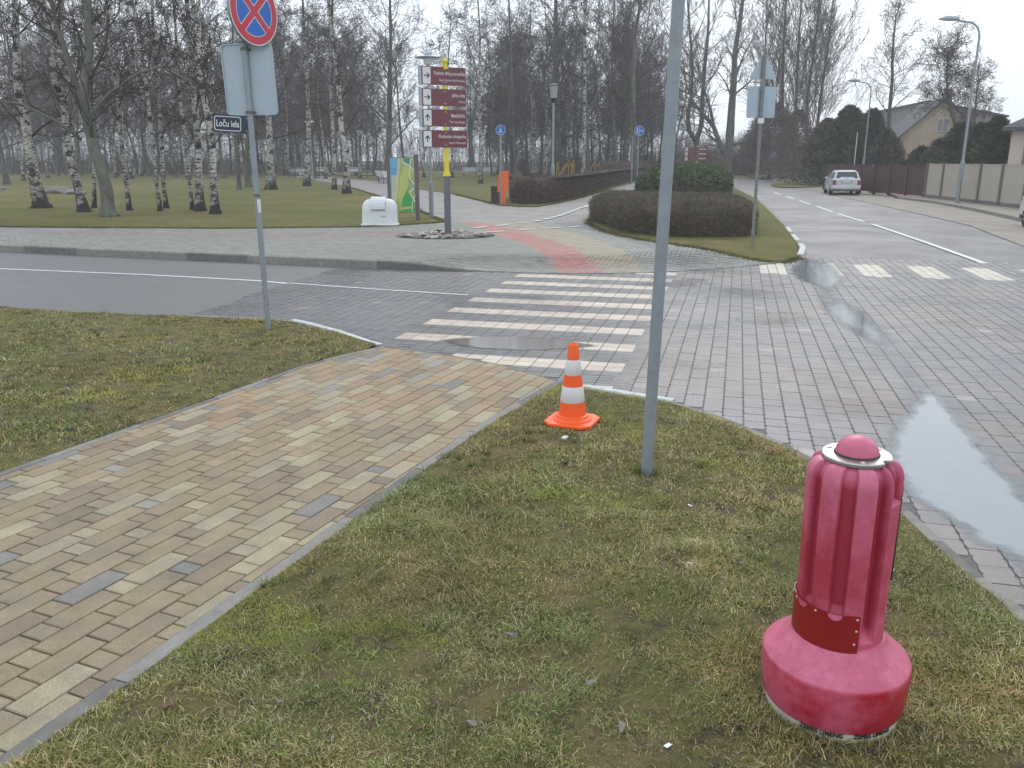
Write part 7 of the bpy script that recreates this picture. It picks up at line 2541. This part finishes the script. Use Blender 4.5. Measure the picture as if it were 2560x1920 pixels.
for px, py, s_, lab in [(1453, 1261, .014, 'white cigarette end in the grass below the pole foot'), (1412, 1112, .022, 'white pebble in the grass just below the traffic cone'), (1724, 1283, .014, 'white scrap in the grass right of the steel pole'),
                    (1724, 1430, .017, 'crumpled white paper scrap in the middle of the verge'), (1668, 1894, .017, 'white paper strip at the bottom edge of the verge'), (1845, 1078, .02, 'white scrap on the road kerb above the verge'),
                    (833, 1060, .010, 'tiny white scrap on the brick path'), (175, 1083, .012, 'pale cigarette end in the left verge')]:
    x, y = G(px, py)
    o = link('paper_scrap', scr, None, (x, y, .05 if py > 1090 and px > 900 else .03)); o.scale = (s_, s_, s_); o.rotation_euler = (lit.uniform(-.2, .2), lit.uniform(-.2, .2), lit.uniform(-1, 1))
    if 'pebble' in lab: o.scale = (s_, s_ * 1.6, s_ * 5)
    tag(o, lab, 'litter', 'scraps of litter')
x, y = G(845, 1083)
tw = MB(); tw.tube([(-.03, 0, .004), (0, -.006, .006), (.03, .002, .012), (.045, .01, .016)], .0025, 6); tw.tube([(0, -.006, .006), (.006, -.02, .008)], .002, 5)
o = tw.build('twig', M['leaf'], None, loc=(x, y, .018)); tag(o, 'small dark twig lying on the brick path', 'twig')

# longer straw stems standing out of the turf
g = np.random.default_rng(77)
segs = []
for k in range(1500):
    px, py = g.uniform(250, 2500), g.uniform(1080, 1915)
    x, y = G(px, py)
    if not inside(lawnR, [x], [y])[0] or math.hypot(x - bx_, y - by_) < .28: continue
    if snoise(x, y, 2.2, 51) < .5: continue
    z = float(lawn_z(np.array([x]), np.array([y]))[0])
    a = g.uniform(0, 6.28); L = g.uniform(.03, .09); b = g.uniform(.3, 1.2)
    p0 = (x, y, z); p1 = (x + math.cos(a) * L * b * .4, y + math.sin(a) * L * b * .4, z + L * .5); p2 = (x + math.cos(a) * L * b, y + math.sin(a) * L * b, z + L * g.uniform(.2, .7))
    segs += [(p0, p1, .0009, .0008), (p1, p2, .0008, .0004)]
M['straw'] = simple('dry_straw', (.48, .42, .28), .8, var=.2, nscale=9)
o = link('straw', seg_mesh('straw', segs, M['straw'])); tag(o, 'scattered pale dry straw stems standing in the verge turf', 'straw', kind='stuff')
# ragged tufts, taller than the mown turf
g = np.random.default_rng(91)
VT, CT = [], []
tc_ = [(g.uniform(-1.3, 2.2), g.uniform(2.1, 6.5)) for _ in range(420)] + [(g.uniform(-9, -1.2), g.uniform(5, 11.5)) for _ in range(260)]
tc_ += [(px_ + math.cos(q) * .06, py_ + math.sin(q) * .05) for q in np.arange(0, 6.28, .7)] + [(bx_ + math.cos(q) * .27, by_ + math.sin(q) * .27) for q in np.arange(2.6, 6.2, .22)]
for (tx_, ty_) in tc_:
    if not (inside(lawnR, [tx_], [ty_])[0] or inside(lawnL, [tx_], [ty_])[0]): continue
    if math.hypot(tx_ - bx_, ty_ - by_) < .25: continue
    nb_ = int(g.uniform(18, 46)); rad_ = g.uniform(.015, .06)
    hgt = g.uniform(.025, .07); basec = np.array([(.07, .105, .025), (.12, .165, .035), (.17, .15, .06), (.30, .25, .13), (.10, .13, .05)][int(g.integers(0, 5))])
    a = g.uniform(0, 6.28, nb_); r = rad_ * np.sqrt(g.random(nb_))
    x = tx_ + np.cos(a) * r; y = ty_ + np.sin(a) * r
    z = lawn_z(x, y) - .004; h = hgt * g.uniform(.5, 1.1, nb_); w = g.uniform(.0009, .0019, nb_) * (1 + ty_ * .08)
    out = g.uniform(.3, 1.5, nb_) * h; b = a + g.normal(0, .5, nb_)
    v = np.empty((nb_, 3, 3)); ex, ey = -np.sin(b) * w, np.cos(b) * w
    v[:, 0] = np.stack([x - ex, y - ey, z], -1); v[:, 1] = np.stack([x + ex, y + ey, z], -1)
    v[:, 2] = np.stack([x + np.cos(b) * out, y + np.sin(b) * out, z + h], -1)
    VT.append(v.reshape(-1, 3)); CT.append(np.repeat(basec * g.uniform(.7, 1.25, (nb_, 1)), 3, axis=0))
VT, CT = np.vstack(VT), np.vstack(CT)
o = link('grass', np_mesh('grass', VT, np.arange(len(VT)).reshape(-1, 3), M['grass'], col=CT))
tag(o, 'ragged darker and paler tufts standing out of the verge turf', 'grass', kind='stuff')
sheet('soil_patch', [(px_ + .01 + math.cos(k * .3927) * .085 * (1 + .2 * math.sin(k * 2.1)), py_ + math.sin(k * .3927) * .07) for k in range(16)], lambda x, y: lawn_z(x, y) + .003, M['joint'], step=.03)
# bare soil patch round the bollard
sheet('soil_patch', [(1.215 + .06 + math.cos(k * .3927) * .36 * (1 + .1 * math.sin(k * 2.1)), 2.79 + math.sin(k * .3927) * .30) for k in range(16)], lambda x, y: lawn_z(x, y) + .004, ground_mat('trodden_soil', [(.09, .08, .07), (.12, .105, .09), (.08, .07, .06), (.14, .13, .11)], (4, 15, 120)), step=.05)

# ---------------------------------------------------------------- haze volume, added to stand in for a lens veil
HAZE = 0.0014
if HAZE:
    hz, hN, hL, hb = nodes('pale_haze')
    hN.remove(hb)
    pv_ = hN.new('ShaderNodeVolumePrincipled')
    pv_.inputs['Color'].default_value = (.93, .96, 1.0, 1)
    pv_.inputs['Density'].default_value = HAZE
    pv_.inputs['Anisotropy'].default_value = .2
    hL.new(pv_.outputs[0], hN['Material Output'].inputs['Volume'])
    mb = MB(); mb.box(-260, 260, -12, 420, -1.2, 38)
    o = mb.build('haze', hz); tag(o, 'thin pale haze added to stand in for a lens veil', 'haze', kind='stuff')
